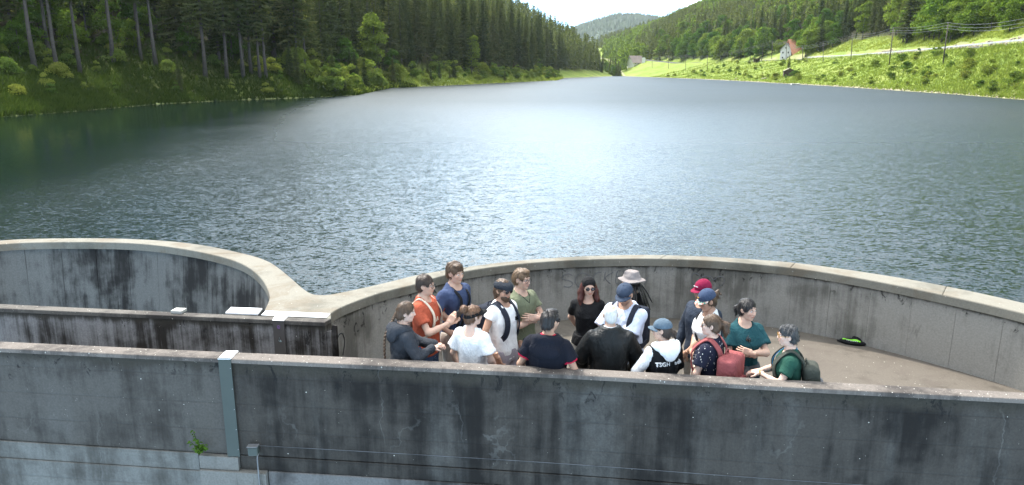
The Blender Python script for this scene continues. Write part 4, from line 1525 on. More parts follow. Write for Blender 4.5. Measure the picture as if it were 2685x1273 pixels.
# power line
POLES = [(2472, 171, 2487, 58, 'nearest and tallest wooden pole on the right bank, far right'), (2331, 173, 2343, 72, 'second wooden pole from the right on the right bank'),
         (2231, 158, 2236, 88, 'third wooden pole from the right, beside the guard rail'), (2158, 165, 2159, 110, 'fourth wooden pole from the right, right of the houses'),
         (2104, 160, 2105, 120, 'wooden pole in front of the red roof\'s yellow-green tree'), (2061, 156, 2063, 110, 'wooden pole in front of the white house'),
         (2023, 155, 2026, 107, 'pale wooden pole just left of the white house'), (1919, 166, 1919, 135, 'wooden pole left of the small road shelter'),
         (1854, 187, 1855, 147, 'fourth wooden pole from the far house'), (1798, 183, 1798, 144, 'third wooden pole from the far house'),
         (1753, 181, 1753, 146, 'second wooden pole from the far house'), (1710, 179, 1710, 149, 'wooden pole nearest to the far house')]
tops = []
for (bx, by, tx, ty, lab) in POLES:
    x, y = ray_ground(bx, by, 105, 640)
    z = gz(x, y)
    X, Y_, Z = pixd(tx, ty, y)
    po = empty('utility_pole', (x, y, z - .1), label=lab, category='pole', group='poles of the overhead line')
    dx, h = X - x, Z - z
    v, f, t3 = tube_arr([(0, 0, 0), (dx * .5, 0, h * .5), (dx, 0, h)], [.16, .14, .11], 7)
    link('pole_shaft', mesh_np('pole_shaft', v, [f, t3], True, [M_POLE]), po)
    for k, zz in enumerate((h - .25, h - .95, h - 1.6)):
        v, f, t3 = tube_arr([(dx - .12, 0, zz), (dx - .30, 0, zz), (dx - .30, 0, zz + .16)], [.03, .03, .055], 5)
        link('insulator', mesh_np('insulator', v, [f, t3], True, [M_STEEL]), po)
    tops.append((X - .3, y, Z))
tx_ = 1998
x, y = ray_ground(1998, 157, 250, 500)
po = empty('utility_pole', (x, y, gz(x, y) - .1), label='short pole with a wide crossbar above the road shelter', category='pole', group='poles of the overhead line')
h = pixd(1998, 121, y)[2] - gz(x, y)
v, f, t3 = tube_arr([(0, 0, 0), (0, 0, h)], [.15, .12], 7)
link('pole_shaft', mesh_np('pole_shaft', v, [f, t3], True, [M_POLE]), po)
bm = bmesh.new()
box_bm(bm, (0, 0, h - .15), (2.6, .14, .16))
link('crossbar', bm_mesh(bm, 'crossbar', [M_STEEL]), po)
names = ('topmost wire of the overhead line along the right bank', 'middle wire of the overhead line along the right bank', 'lowest wire of the overhead line along the right bank')
start = np.array(pixd(2760, 30, 118))
for k, lab in enumerate(names):
    P = []
    pts_ = [start] + [np.array(t) for t in tops]
    for a, b_ in zip(pts_[:-1], pts_[1:]):
        for t in np.linspace(0, 1, 9)[:-1]:
            p = a * (1 - t) + b_ * t
            P.append((p[0], p[1], p[2] - (.15, .85, 1.5)[k] - 4 * t * (1 - t) * np.linalg.norm(a - b_) * .014))
    v, f, t3 = tube_arr(P, .028, 4)
    link('overhead_wire', mesh_np('overhead_wire', v, [f, t3], True, [M_WIRE]), label=lab, category='wire')

# ---- houses
M_WHITE = plain('white_render', (.78, .77, .74), .85, 0, .06, .6)
M_REDROOF = plain('red_tiles', (.45, .20, .115), .85, 0, .18, 1.0)
M_GREYROOF = plain('grey_tiles', (.22, .21, .21), .8, 0, .18, 1.0)
M_BROWNROOF = plain('brown_shingles', (.23, .185, .16), .9, 0, .2, .8)
M_TIMBER = plain('dark_timber', (.075, .05, .035), .9, 0, .3, 1.5)
M_GLASSW = plain('window_glass', (.03, .035, .04), .1, 0, .1)
M_BLUEGLASS = M_GLASSW


def gable_house(name, loc, rz, w, d, hw_, hr, wall_m, roof_m, label, windows=(), over=.5, base_m=None, gable_m=None):
    """w along local x (eaves side), d along y; ridge along x"""
    root = empty(name, loc, rz, label=label, category='house')
    bm = bmesh.new()
    prof_ = [(-d / 2, -2.5), (d / 2, -2.5), (d / 2, hw_), (0, hw_ + hr), (-d / 2, hw_)]
    a = [bm.verts.new((-w / 2, y, z)) for y, z in prof_]
    b_ = [bm.verts.new((w / 2, y, z)) for y, z in prof_]
    bm.faces.new(a[::-1])
    bm.faces.new(b_)
    for i in range(5):
        j = (i + 1) % 5
        bm.faces.new((a[i], a[j], b_[j], b_[i]))
    bmesh.ops.recalc_face_normals(bm, faces=bm.faces)
    link('wall', bm_mesh(bm, 'wall', [wall_m]), root)
    sl = hr / (d / 2)
    for s in (-1, 1):
        bm = bmesh.new()
        y1, z1 = s * (d / 2 + over), hw_ - sl * over
        th = .22
        q = [(-w / 2 - over, 0, hw_ + hr + .06), (w / 2 + over, 0, hw_ + hr + .06), (w / 2 + over, y1, z1 + .06), (-w / 2 - over, y1, z1 + .06)]
        hi = [bm.verts.new((x, y, z + th)) for x, y, z in q]
        lo = [bm.verts.new(p) for p in q]
        bm.faces.new(hi)
        bm.faces.new(lo[::-1])
        for i in range(4):
            j = (i + 1) % 4
            bm.faces.new((hi[i], hi[j], lo[j], lo[i]))
        bmesh.ops.recalc_face_normals(bm, faces=bm.faces)
        link('roof', bm_mesh(bm, 'roof', [roof_m]), root)
    for (side, u, z, ww, hh) in windows:
        bm = bmesh.new()
        if side == 'front':
            c, sz = (u, -d / 2 - .03, z), (ww, .08, hh)
        elif side == 'left':
            c, sz = (-w / 2 - .03, u, z), (.08, ww, hh)
        else:
            c, sz = (w / 2 + .03, u, z), (.08, ww, hh)
        box_bm(bm, c, sz)
        wd = link('window', bm_mesh(bm, 'window', [M_WHITE]), root)
        bm = bmesh.new()
        box_bm(bm, tuple(np.array(c) + ((0, -.03, 0) if side == 'front' else (-.03, 0, 0) if side == 'left' else (.03, 0, 0))), tuple(np.array(sz) * ((.82, 1, .86) if side == 'front' else (1, .82, .86))))
        link('pane', bm_mesh(bm, 'pane', [M_GLASSW]), wd)
    return root


hx, hy = ray_ground(2058, 156, 280, 420)
hz0 = gz(hx + 2, hy + 3)
h1 = pixd(2064, 150, hy + 9)
house = gable_house('house', (h1[0], h1[1], hz0 - .2), R(53), 7.0, 6.0, 6.0, 3.2, M_WHITE, M_GREYROOF, 'white house with grey gable roof on the right bank',
                    [('front', u, z, .9, 1.15) for u in (-2.2, 0, 2.2) for z in (1.5, 4.3)] + [('left', u, z, .8, 1.1) for u in (-1.5, 1.5) for z in (1.5, 4.3)] + [('left', 0, 6.9, .8, 1.0)])
h2 = pixd(2100, 150, hy + 3)
barn = gable_house('house', (h2[0], h2[1] + 5.5, hz0 + .3), R(6), 11.0, 11.5, 2.9, 8.0, M_TIMBER, M_REDROOF, 'dark timber barn with steep red roof beside the white house', over=.8)
fx, fy = ray_ground(1668, 172, 480, 690)
gable_house('house', (fx, fy + 6, gz(fx, fy + 6) - .2), R(28), 11, 9, 3.2, 5.0, M_WHITE, M_BROWNROOF, 'far farmhouse with big brown roof at the end of the lake', [('front', u, 1.6, 1.2, 1.2) for u in (-3, 0, 3)], over=1.4)
fx2, fy2 = ray_ground(1689, 168, 480, 690)
gable_house('house', (fx2 + 1, fy2 + 9, gz(fx2, fy2 + 9) - .2), R(80), 3.6, 3.0, 5.0, .5, M_WHITE, M_GREYROOF, 'small white annex right of the far farmhouse', over=.1)
X, Y_ = ray_ground(1858, 112, 400, 760)
gable_house('house', (X, Y_ + 3, gz(X, Y_ + 3) - .1), R(75), 6, 6, 3.4, 2.0, M_TIMBER, M_REDROOF, 'wooden chalet with reddish roof high among the trees', over=.7)
CHALET = (X, Y_)

# lake hut, built of boards
hx2, hy2 = ray_ground(2071, 201, 180, 330)
hut = empty('lake_hut', (hx2, hy2 + 1.4, gz(hx2, hy2) + .1), R(-14), label='small dark wooden hut with gable roof above the right shore', category='hut')
sc_ = 1.0 * hy2 / 265
W_, D_, H_, HR_ = 3.6 * sc_, 3.0 * sc_, 1.75 * sc_, .95 * sc_
nb = 14
for k in range(nb):
    bm = bmesh.new()
    u = -W_ / 2 + (k + .5) * W_ / nb
    zt = H_ + HR_ * (1 - abs(u) / (W_ / 2)) - .04
    z0 = -.3
    box_bm(bm, (u, -D_ / 2, (zt + z0) / 2), (W_ / nb - .02, .05, zt - z0))
    link('board', bm_mesh(bm, 'board', [M_TIMBER]), hut)
for sx in (-1, 1):
    bm = bmesh.new()
    box_bm(bm, (sx * (W_ / 2 - .05), 0, (H_ - .3) / 2), (.06, D_ - .1, H_ + .3))
    link('side_wall', bm_mesh(bm, 'side_wall', [M_TIMBER]), hut)
    bm = bmesh.new()
    ang = math.atan2(HR_, W_ / 2)
    L_ = math.hypot(HR_, W_ / 2) + .35
    r_ = bmesh.ops.create_cube(bm, size=1.0)
    mt = Matrix.Translation((sx * (W_ / 4 + .08), 0, H_ + HR_ / 2 + .03)) @ Matrix.Rotation(sx * ang, 4, 'Y') @ Matrix.Diagonal((L_, D_ + .8, .08, 1))
    bmesh.ops.transform(bm, matrix=mt, verts=bm.verts)
    link('roof', bm_mesh(bm, 'roof', [M_BROWNROOF]), hut)
bm = bmesh.new()
box_bm(bm, (0, D_ / 2, (H_ - .3) / 2), (W_ - .1, .05, H_ + .3))
link('rear_wall', bm_mesh(bm, 'rear_wall', [M_TIMBER]), hut)
bm = bmesh.new()
box_bm(bm, (0.1, -D_ / 2 - .04, .85), (.8, .04, 1.6))
dr_o = link('door', bm_mesh(bm, 'door', [M_POLE]), hut)

# road shelter on posts
sx_, sy_ = ray_ground(1986, 163, 250, 460)
sh = empty('road_shelter', (sx_, sy_, gz(sx_, sy_)), R(10), label='low dark roofed shelter on posts at the road edge', category='shelter')
for ux in (-1.9, 1.9):
    for uy in (-1, 1):
        bm = bmesh.new()
        box_bm(bm, (ux, uy, .7), (.16, .16, 2.4))
        link('post', bm_mesh(bm, 'post', [M_POLE]), sh)
bm = bmesh.new()
box_bm(bm, (0, 0, 2.0), (4.8, 3.0, .18))
link('roof', bm_mesh(bm, 'roof', [M_TIMBER]), sh)
bm = bmesh.new()
box_bm(bm, (0, .9, .8), (3.6, .1, 1.9))
link('rear_wall', bm_mesh(bm, 'rear_wall', [M_TIMBER]), sh)


def rowboat(px, py, L_, rz, label, mat):
    x, y = pix(px, py, WATER_Z)
    st_ = []
    n = 9
    for i in range(n):
        t = i / (n - 1)
        wd = .62 * (math.sin(math.pi * min(1, .18 + .82 * t)) ** .7)
        st_.append((L_ * (t - .5), wd, .34 + .12 * abs(t - .5) * 2))
    V, F = [], []
    for (u, wd, h) in st_:
        V += [(u, -wd, h), (u, -wd * .7, 0), (u, 0, -.08), (u, wd * .7, 0), (u, wd, h), (u, wd * .86, h), (u, wd * .6, .1), (u, 0, .05), (u, -wd * .6, .1), (u, -wd * .86, h)]
    for i in range(n - 1):
        for k in range(10):
            F.append((i * 10 + k, i * 10 + (k + 1) % 10, (i + 1) * 10 + (k + 1) % 10, (i + 1) * 10 + k))
    root = empty('rowing_boat', (x, y, WATER_Z + .05), rz, label=label, category='boat')
    link('hull', mesh_np('hull', np.array(V), np.array(F), True, [mat]), root)
    for u in (-.7, .5):
        bm = bmesh.new()
        box_bm(bm, (u, 0, .28), (.25, 1.0, .04))
        link('bench', bm_mesh(bm, 'bench', [M_TIMBER]), root)


rowboat(2086, 223.5, 3.4, R(12), 'white rowing boat lying at the right shore below the hut', M_WHITE)
# parked white car near the far farmhouse
cx_, cy_ = ray_ground(1640, 178, 480, 680)
car = empty('parked_car', (cx_, cy_, gz(cx_, cy_) + .05), R(15), label='tiny white car parked left of the far farmhouse', category='car')
bm = bmesh.new()
box_bm(bm, (0, 0, .65), (4.2, 1.7, .6), 0, .12)
link('body', bm_mesh(bm, 'body', [M_WHITE]), car)
bm = bmesh.new()
box_bm(bm, (-.2, 0, 1.15), (2.3, 1.5, .5), 0, .18)
link('cabin', bm_mesh(bm, 'cabin', [M_GLASSW]), car)
for ux in (-1.3, 1.3):
    for uy in (-.8, .8):
        bm = bmesh.new()
        bmesh.ops.create_cone(bm, cap_ends=True, segments=12, radius1=.32, radius2=.32, depth=.2, matrix=Matrix.Translation((ux, uy, .32)) @ Matrix.Rotation(R(90), 4, 'X'))
        link('wheel', bm_mesh(bm, 'wheel', [M_TIMBER]), car)
# white boulders near the hut
for i, (px, py, s) in enumerate(((2007, 207, .7), (2000, 208, .8), (2031, 202, .5), (1985, 209, .6), (1930, 208, .7), (2045, 214, .4))):
    x, y = ray_ground(px, py, 180, 420)
    me = mesh_np('boulder', iv * rng.uniform(.8, 1.2, iv.shape) * (s, s * .8, s * .6), itr, False, [M_ROCK])
    link('boulder', me, None, (x, y, gz(x, y) + .1), label='pale boulder on the grass left of the lake hut', category='boulder', group='boulders by the hut')
M_PLANT = leaf_material('wall_plant_leaves', (.035, .085, .012), (.09, .16, .03), .35, .0)
wall_plant()

# ================================================================== PEOPLE
def nets(f, xs, ys, zs):
    """surface of f=0 on a box grid (naive surface nets) -> V, quads"""
    ins = f < 0
    nx, ny, nz = f.shape
    c = np.zeros((nx - 1, ny - 1, nz - 1), np.int8)
    for dx in (0, 1):
        for dy in (0, 1):
            for dz in (0, 1):
                c += ins[dx:nx - 1 + dx, dy:ny - 1 + dy, dz:nz - 1 + dz]
    act = (c > 0) & (c < 8)
    I, J, K = np.nonzero(act)
    idx = -np.ones(act.shape, np.int64)
    idx[I, J, K] = np.arange(len(I))
    acc = np.zeros((len(I), 3))
    cnt = np.zeros(len(I))
    corner = [(a, b_, c_) for a in (0, 1) for b_ in (0, 1) for c_ in (0, 1)]
    vals = {k: f[I + k[0], J + k[1], K + k[2]] for k in corner}
    for a in corner:
        for ax in range(3):
            if a[ax] == 0:
                b_ = tuple(1 if i == ax else a[i] for i in range(3))
                va, vb = vals[a], vals[b_]
                m = (va < 0) != (vb < 0)
                t = np.where(m, va / np.where(m, va - vb, 1), 0)
                p = np.array(a, float)[None, :] + t[:, None] * (np.array(b_, float) - np.array(a, float))[None, :]
                acc += np.where(m[:, None], p, 0)
                cnt += m
    p = acc / cnt[:, None]
    dx, dy, dz = np.diff(xs), np.diff(ys), np.diff(zs)
    V = np.stack([xs[I] + p[:, 0] * dx[I], ys[J] + p[:, 1] * dy[J], zs[K] + p[:, 2] * dz[K]], 1)
    Q = []
    s = ins[:-1, 1:-1, 1:-1] != ins[1:, 1:-1, 1:-1]
    i, j, k = np.nonzero(s)
    j, k = j + 1, k + 1
    q = np.stack([idx[i, j - 1, k - 1], idx[i, j, k - 1], idx[i, j, k], idx[i, j - 1, k]], 1)
    fl = ~ins[i, j, k]
    q[fl] = q[fl][:, ::-1]
    Q.append(q)
    s = ins[1:-1, :-1, 1:-1] != ins[1:-1, 1:, 1:-1]
    i, j, k = np.nonzero(s)
    i, k = i + 1, k + 1
    q = np.stack([idx[i - 1, j, k - 1], idx[i - 1, j, k], idx[i, j, k], idx[i, j, k - 1]], 1)
    fl = ~ins[i, j, k]
    q[fl] = q[fl][:, ::-1]
    Q.append(q)
    s = ins[1:-1, 1:-1, :-1] != ins[1:-1, 1:-1, 1:]
    i, j, k = np.nonzero(s)
    i, j = i + 1, j + 1
    q = np.stack([idx[i - 1, j - 1, k], idx[i, j - 1, k], idx[i, j, k], idx[i - 1, j, k]], 1)
    fl = ~ins[i, j, k]
    q[fl] = q[fl][:, ::-1]
    Q.append(q)
    return V, np.concatenate(Q)


class Vol:
    """signed-distance sculpting on a box grid"""
    def __init__(self, lo, hi, h):
        self.ax = [np.arange(lo[i], hi[i] + h, h) for i in range(3)]
        self.f = np.full([len(a) for a in self.ax], 1.0)

    def region(self, lo, hi):
        sl = tuple(slice(max(0, np.searchsorted(self.ax[i], lo[i]) - 1), np.searchsorted(self.ax[i], hi[i]) + 1) for i in range(3))
        X = [self.ax[i][sl[i]] for i in range(3)]
        if any(len(x) == 0 for x in X):
            return None, None
        return sl, np.stack(np.meshgrid(*X, indexing='ij'), -1)

    def _smin(self, a, b, k):
        if k <= 0:
            return np.minimum(a, b)
        h = np.clip(.5 + .5 * (b - a) / k, 0, 1)
        return b + (a - b) * h - k * h * (1 - h)

    def add(self, d, lo, hi, k=.02, m=.05):
        sl, P = self.region(np.array(lo) - m, np.array(hi) + m)
        if sl is None:
            return
        self.f[sl] = self._smin(self.f[sl], d(P), k)

    def cut(self, d, lo, hi, k=.01, m=.05):
        sl, P = self.region(np.array(lo) - m, np.array(hi) + m)
        if sl is None:
            return
        self.f[sl] = -self._smin(-self.f[sl], d(P), k)

    def rc(self, a, b, ra, rb, k=.02, op='add', flat=None):
        """tapered capsule"""
        a, b = np.array(a, float), np.array(b, float)
        r = max(ra, rb)

        def d(P):
            ab = b - a
            t = np.clip(((P - a) @ ab) / max(ab @ ab, 1e-9), 0, 1)
            q = P - a - t[..., None] * ab
            return np.linalg.norm(q, axis=-1) - (ra + (rb - ra) * t)
        getattr(self, op)(d, np.minimum(a, b) - r, np.maximum(a, b) + r, k)

    def chain(self, pts, rad, k=.02, op='add'):
        for i in range(len(pts) - 1):
            self.rc(pts[i], pts[i + 1], rad[i], rad[i + 1], k, op)

    def ell(self, c, r, k=.02, op='add', rot=None):
        c, r = np.array(c, float), np.array(r, float)
        M = None if rot is None else np.array(Euler(rot).to_matrix())
        rr = np.full(3, max(r)) if rot is not None else r

        def d(P):
            q = P - c
            if M is not None:
                q = q @ M
            k0 = np.linalg.norm(q / r, axis=-1)
            k1 = np.linalg.norm(q / (r * r), axis=-1)
            return k0 * (k0 - 1) / np.maximum(k1, 1e-6)
        getattr(self, op)(d, c - rr, c + rr, k)

    def box(self, c, b, rd, k=.01, op='add', rot=None):
        c, b = np.array(c, float), np.array(b, float)
        M = None if rot is None else np.array(Euler(rot).to_matrix())
        rr = np.full(3, np.linalg.norm(b)) if rot is not None else b

        def d(P):
            q = P - c
            if M is not None:
                q = q @ M
            q = np.abs(q) - (b - rd)
            return np.linalg.norm(np.maximum(q, 0), axis=-1) + np.minimum(q.max(-1), 0) - rd
        getattr(self, op)(d, c - rr, c + rr, k)

    def stack(self, prof, k=.03, infl=0.0, z0=None, z1=None, pw=2.5):
        """torso from stations (z, cx, cy, rx, ry)"""
        A = np.array(prof, float)
        lo = (A[:, 1].min() - A[:, 3].max() - infl, A[:, 2].min() - A[:, 4].max() - infl, (A[0, 0] if z0 is None else z0))
        hi = (A[:, 1].max() + A[:, 3].max() + infl, A[:, 2].max() + A[:, 4].max() + infl, (A[-1, 0] if z1 is None else z1))

        def d(P):
            z = P[..., 2]
            cx, cy = np.interp(z, A[:, 0], A[:, 1]), np.interp(z, A[:, 0], A[:, 2])
            rx, ry = np.interp(z, A[:, 0], A[:, 3]) + infl, np.interp(z, A[:, 0], A[:, 4]) + infl
            q = (np.abs((P[..., 0] - cx) / rx) ** pw + np.abs((P[..., 1] - cy) / ry) ** pw) ** (1 / pw)
            dd = (q - 1) * np.minimum(rx, ry)
            return np.maximum(dd, np.maximum(lo[2] - z, z - hi[2]))
        self.add(d, lo, hi, k)

    def plane(self, n, p, k=.006):
        """cut away the side the normal points to"""
        n, p = np.array(n, float), np.array(p, float)
        n /= np.linalg.norm(n)
        P = np.stack(np.meshgrid(*self.ax, indexing='ij'), -1)
        self.f = -self._smin(-self.f, -((P - p) @ n), k)

    def ripple(self, fn):
        P = np.stack(np.meshgrid(*self.ax, indexing='ij'), -1)
        near = np.abs(self.f) < .05
        self.f[near] += fn(P[near])

    def mesh(self):
        # shut the grid's border so that the surface is closed
        for ax in range(3):
            for e in (0, -1):
                s = [slice(None)] * 3
                s[ax] = e
                self.f[tuple(s)] = np.maximum(self.f[tuple(s)], .002)
        return nets(self.f, *self.ax)


def folds(amp, freq, seed, sag=.6):
    """cloth folds: slanted soft creases"""
    rs = np.random.default_rng(seed)
    W = rs.normal(0, 1, (5, 3)) * freq * (1, 1, sag)
    ph = rs.random(5) * 6.28

    def fn(P):
        w = np.sin(P @ W[3] * .5 + ph[3]) * 1.4
        r = np.zeros(len(P))
        for i in range(3):
            s = np.sin(P @ W[i] + ph[i] + w)
            r += 1 - 2 * np.abs(s) ** .7
        return amp * r / 3
    return fn


def strands(amp, freq, seed):
    rs = np.random.default_rng(seed)
    W = rs.normal(0, 1, (4, 3)) * freq
    ph = rs.random(4) * 6.28

    def fn(P):
        w = np.sin(P @ W[3] * .25 + ph[3]) * 1.2
        return amp * sum(np.sin((P * (1, 1, .35)) @ W[i] + ph[i] + w) for i in range(3)) / 3
    return fn


def cloth(name, color, rough=.85, var=.10, weave=220.0, sheen=.0, fold=.0):
    m, b, p, out = new_mat(name)
    co = b.add('ShaderNodeTexCoord').outputs['Object']
    n = b.noise(co, 9.0, 4, .6)
    c = b.mix(b.maprange(n, .3, .7), tuple(x * (1 - var) for x in color), tuple(min(1, x * (1 + var)) for x in color))
    cr = b.noise(b.scale(co, (1, 1, .55)), 11.0, 3, .55, 1.6)
    ridge = b.math('ABSOLUTE', b.math('SUBTRACT', cr, .5))
    bp = b.add('ShaderNodeBump', {'Strength': .75, 'Distance': .032, 'Height': ridge})
    bp2 = b.add('ShaderNodeBump', {'Strength': .4, 'Distance': .004, 'Height': b.noise(co, 40.0, 4, .65, .6), 'Normal': bp.outputs[0]})
    setp(b, p, color=c, rough=rough, spec=.2, normal=bp2.outputs[0])
    if sheen:
        p.inputs['Sheen Weight'].default_value = sheen
    return m


def hair_mat(name, c0, c1, rough=.45):
    m, b, p, out = new_mat(name)
    co = b.add('ShaderNodeTexCoord').outputs['Object']
    n = b.noise(b.scale(co, (60, 60, 9)), 1.0, 4, .7, .8)
    n2 = b.noise(co, 14, 3, .6)
    c = b.mix(b.maprange(b.math('MULTIPLY_ADD', n2, .5, b.math('MULTIPLY', n, .6)), .35, .75), c0, c1)
    bp = b.add('ShaderNodeBump', {'Strength': .7, 'Distance': .006, 'Height': n})
    setp(b, p, color=c, rough=rough, spec=.35, normal=bp.outputs[0])
    return m


def skin_mat(name, col):
    m, b, p, out = new_mat(name)
    at = b.add('ShaderNodeAttribute', attribute_name='tint')
    co = b.add('ShaderNodeTexCoord').outputs['Object']
    n = b.noise(co, 22, 4, .6)
    c = b.mix(b.maprange(n, .3, .7), tuple(x * .93 for x in col), tuple(min(1, x * 1.06) for x in col))
    c = b.mix(1.0, c, at.outputs['Color'], 'MULTIPLY')
    setp(b, p, color=c, rough=.55, spec=.35)
    p.inputs['Subsurface Weight'].default_value = .12
    p.inputs['Subsurface Radius'].default_value = (.012, .005, .003)
    p.inputs['Subsurface Scale'].default_value = .6
    return m


SKIN = {'fair': skin_mat('skin_fair', (.56, .36, .27)), 'tan': skin_mat('skin_tan', (.46, .27, .185)), 'pale': skin_mat('skin_pale', (.62, .42, .33)), 'olive': skin_mat('skin_olive', (.50, .31, .215))}
M_EYEW = plain('eye_white', (.65, .62, .58), .3)
M_IRIS = plain('eye_iris', (.035, .025, .02), .2)
M_LENS = plain('dark_lens', (.012, .012, .014), .08, 0, .1, 5, 0, .8)
M_FRAME = plain('dark_spectacle_frame', (.02, .02, .022), .35)
M_SHOE = plain('shoe_leather', (.05, .045, .04), .7)
M_SOLE = plain('shoe_sole', (.35, .34, .32), .8)


def vec(*a):
    return np.array(a, float)


def unit(v):
    return v / (np.linalg.norm(v) + 1e-9)


def ik(S, W, l1, l2, hint):
    """elbow position for shoulder S and wrist W"""
    d = W - S
    L = np.linalg.norm(d)
    L2 = min(L, (l1 + l2) * .998)
    W = S + unit(d) * L2
    a = (l1 * l1 - l2 * l2 + L2 * L2) / (2 * L2)
    h = math.sqrt(max(l1 * l1 - a * a, 0))
    n = hint - unit(d) * (hint @ unit(d))
    return S + unit(d) * a + unit(n) * h, W


def hand_mesh(W, fdir, palm, side, curl, spread=.12, s=1.0):
    """palm and five separate fingers. W wrist, fdir along the hand, palm = direction the palm faces, side +1 right hand"""
    y = unit(fdir)
    z = unit(palm - y * (palm @ y))
    x = np.cross(y, z) * side            # towards the thumb
    x = -x
    v = Vol((-.075, -.05, -.085), (.085, .20, .055), .0048)
    v.box((0, .045, 0), (.040, .048, .0145), .012, .01)
    v.rc((0, -.05, 0), (0, .01, 0), .026, .028, .018)
    v.ell((.022, .025, .010), (.020, .032, .014), .012)
    base = [(.030, .088, .074, .0088), (.0105, .093, .083, .0092), (-.0095, .090, .077, .0088), (-.0285, .083, .061, .0078)]
    for i, (bx, by, L, r) in enumerate(base):
        a = (0.5 - i / 3) * spread * 2
        p = vec(bx, by - .012, 0)
        ang = 0.0
        pts, rad = [p], [r * 1.08]
        for seg, fr in enumerate((.44, .31, .25)):
            ang += curl * (1.15, 1.45, .9)[seg] * (1 + .08 * i)
            d = vec(math.sin(a) * math.cos(ang), math.cos(a) * math.cos(ang), math.sin(ang))
            p = p + d * (L * fr + (.012 if seg == 0 else 0))
            pts.append(p)
            rad.append(r * (1.0, .93, .8)[seg])
        v.chain(pts, rad, .0025)
    t0 = vec(.030, .020, .006)
    t1 = t0 + vec(.026, .022, .012 + .012 * curl)
    t2 = t1 + vec(.012 - .020 * curl, .027, .010 + .014 * curl)
    t3 = t2 + vec(.003 - .020 * curl, .022, .003 + .008 * curl)
    v.chain([t0, t1, t2, t3], [.0135, .0115, .0102, .0082], .006)
    V, Q = v.mesh()
    V = V * s
    return W + V[:, :1] * x + V[:, 1:2] * y + V[:, 2:] * z, Q


TOR_M = [(.78, 0, 0, .135, .095), (.86, 0, -.005, .165, .115), (.94, 0, -.005, .163, .118), (1.04, 0, .0, .146, .106), (1.16, 0, .004, .152, .110), (1.28, 0, .004, .168, .118), (1.36, 0, -.004, .172, .112), (1.42, 0, -.012, .158, .092), (1.465, 0, -.02, .10, .065), (1.50, 0, -.02, .06, .058)]
TOR_F = [(.78, 0, 0, .140, .10), (.86, 0, -.01, .172, .122), (.94, 0, -.008, .165, .118), (1.05, 0, .0, .128, .098), (1.16, 0, .006, .134, .104), (1.265, 0, .016, .148, .122), (1.34, 0, .004, .150, .108), (1.41, 0, -.012, .138, .084), (1.455, 0, -.02, .085, .060), (1.50, 0, -.02, .052, .05)]


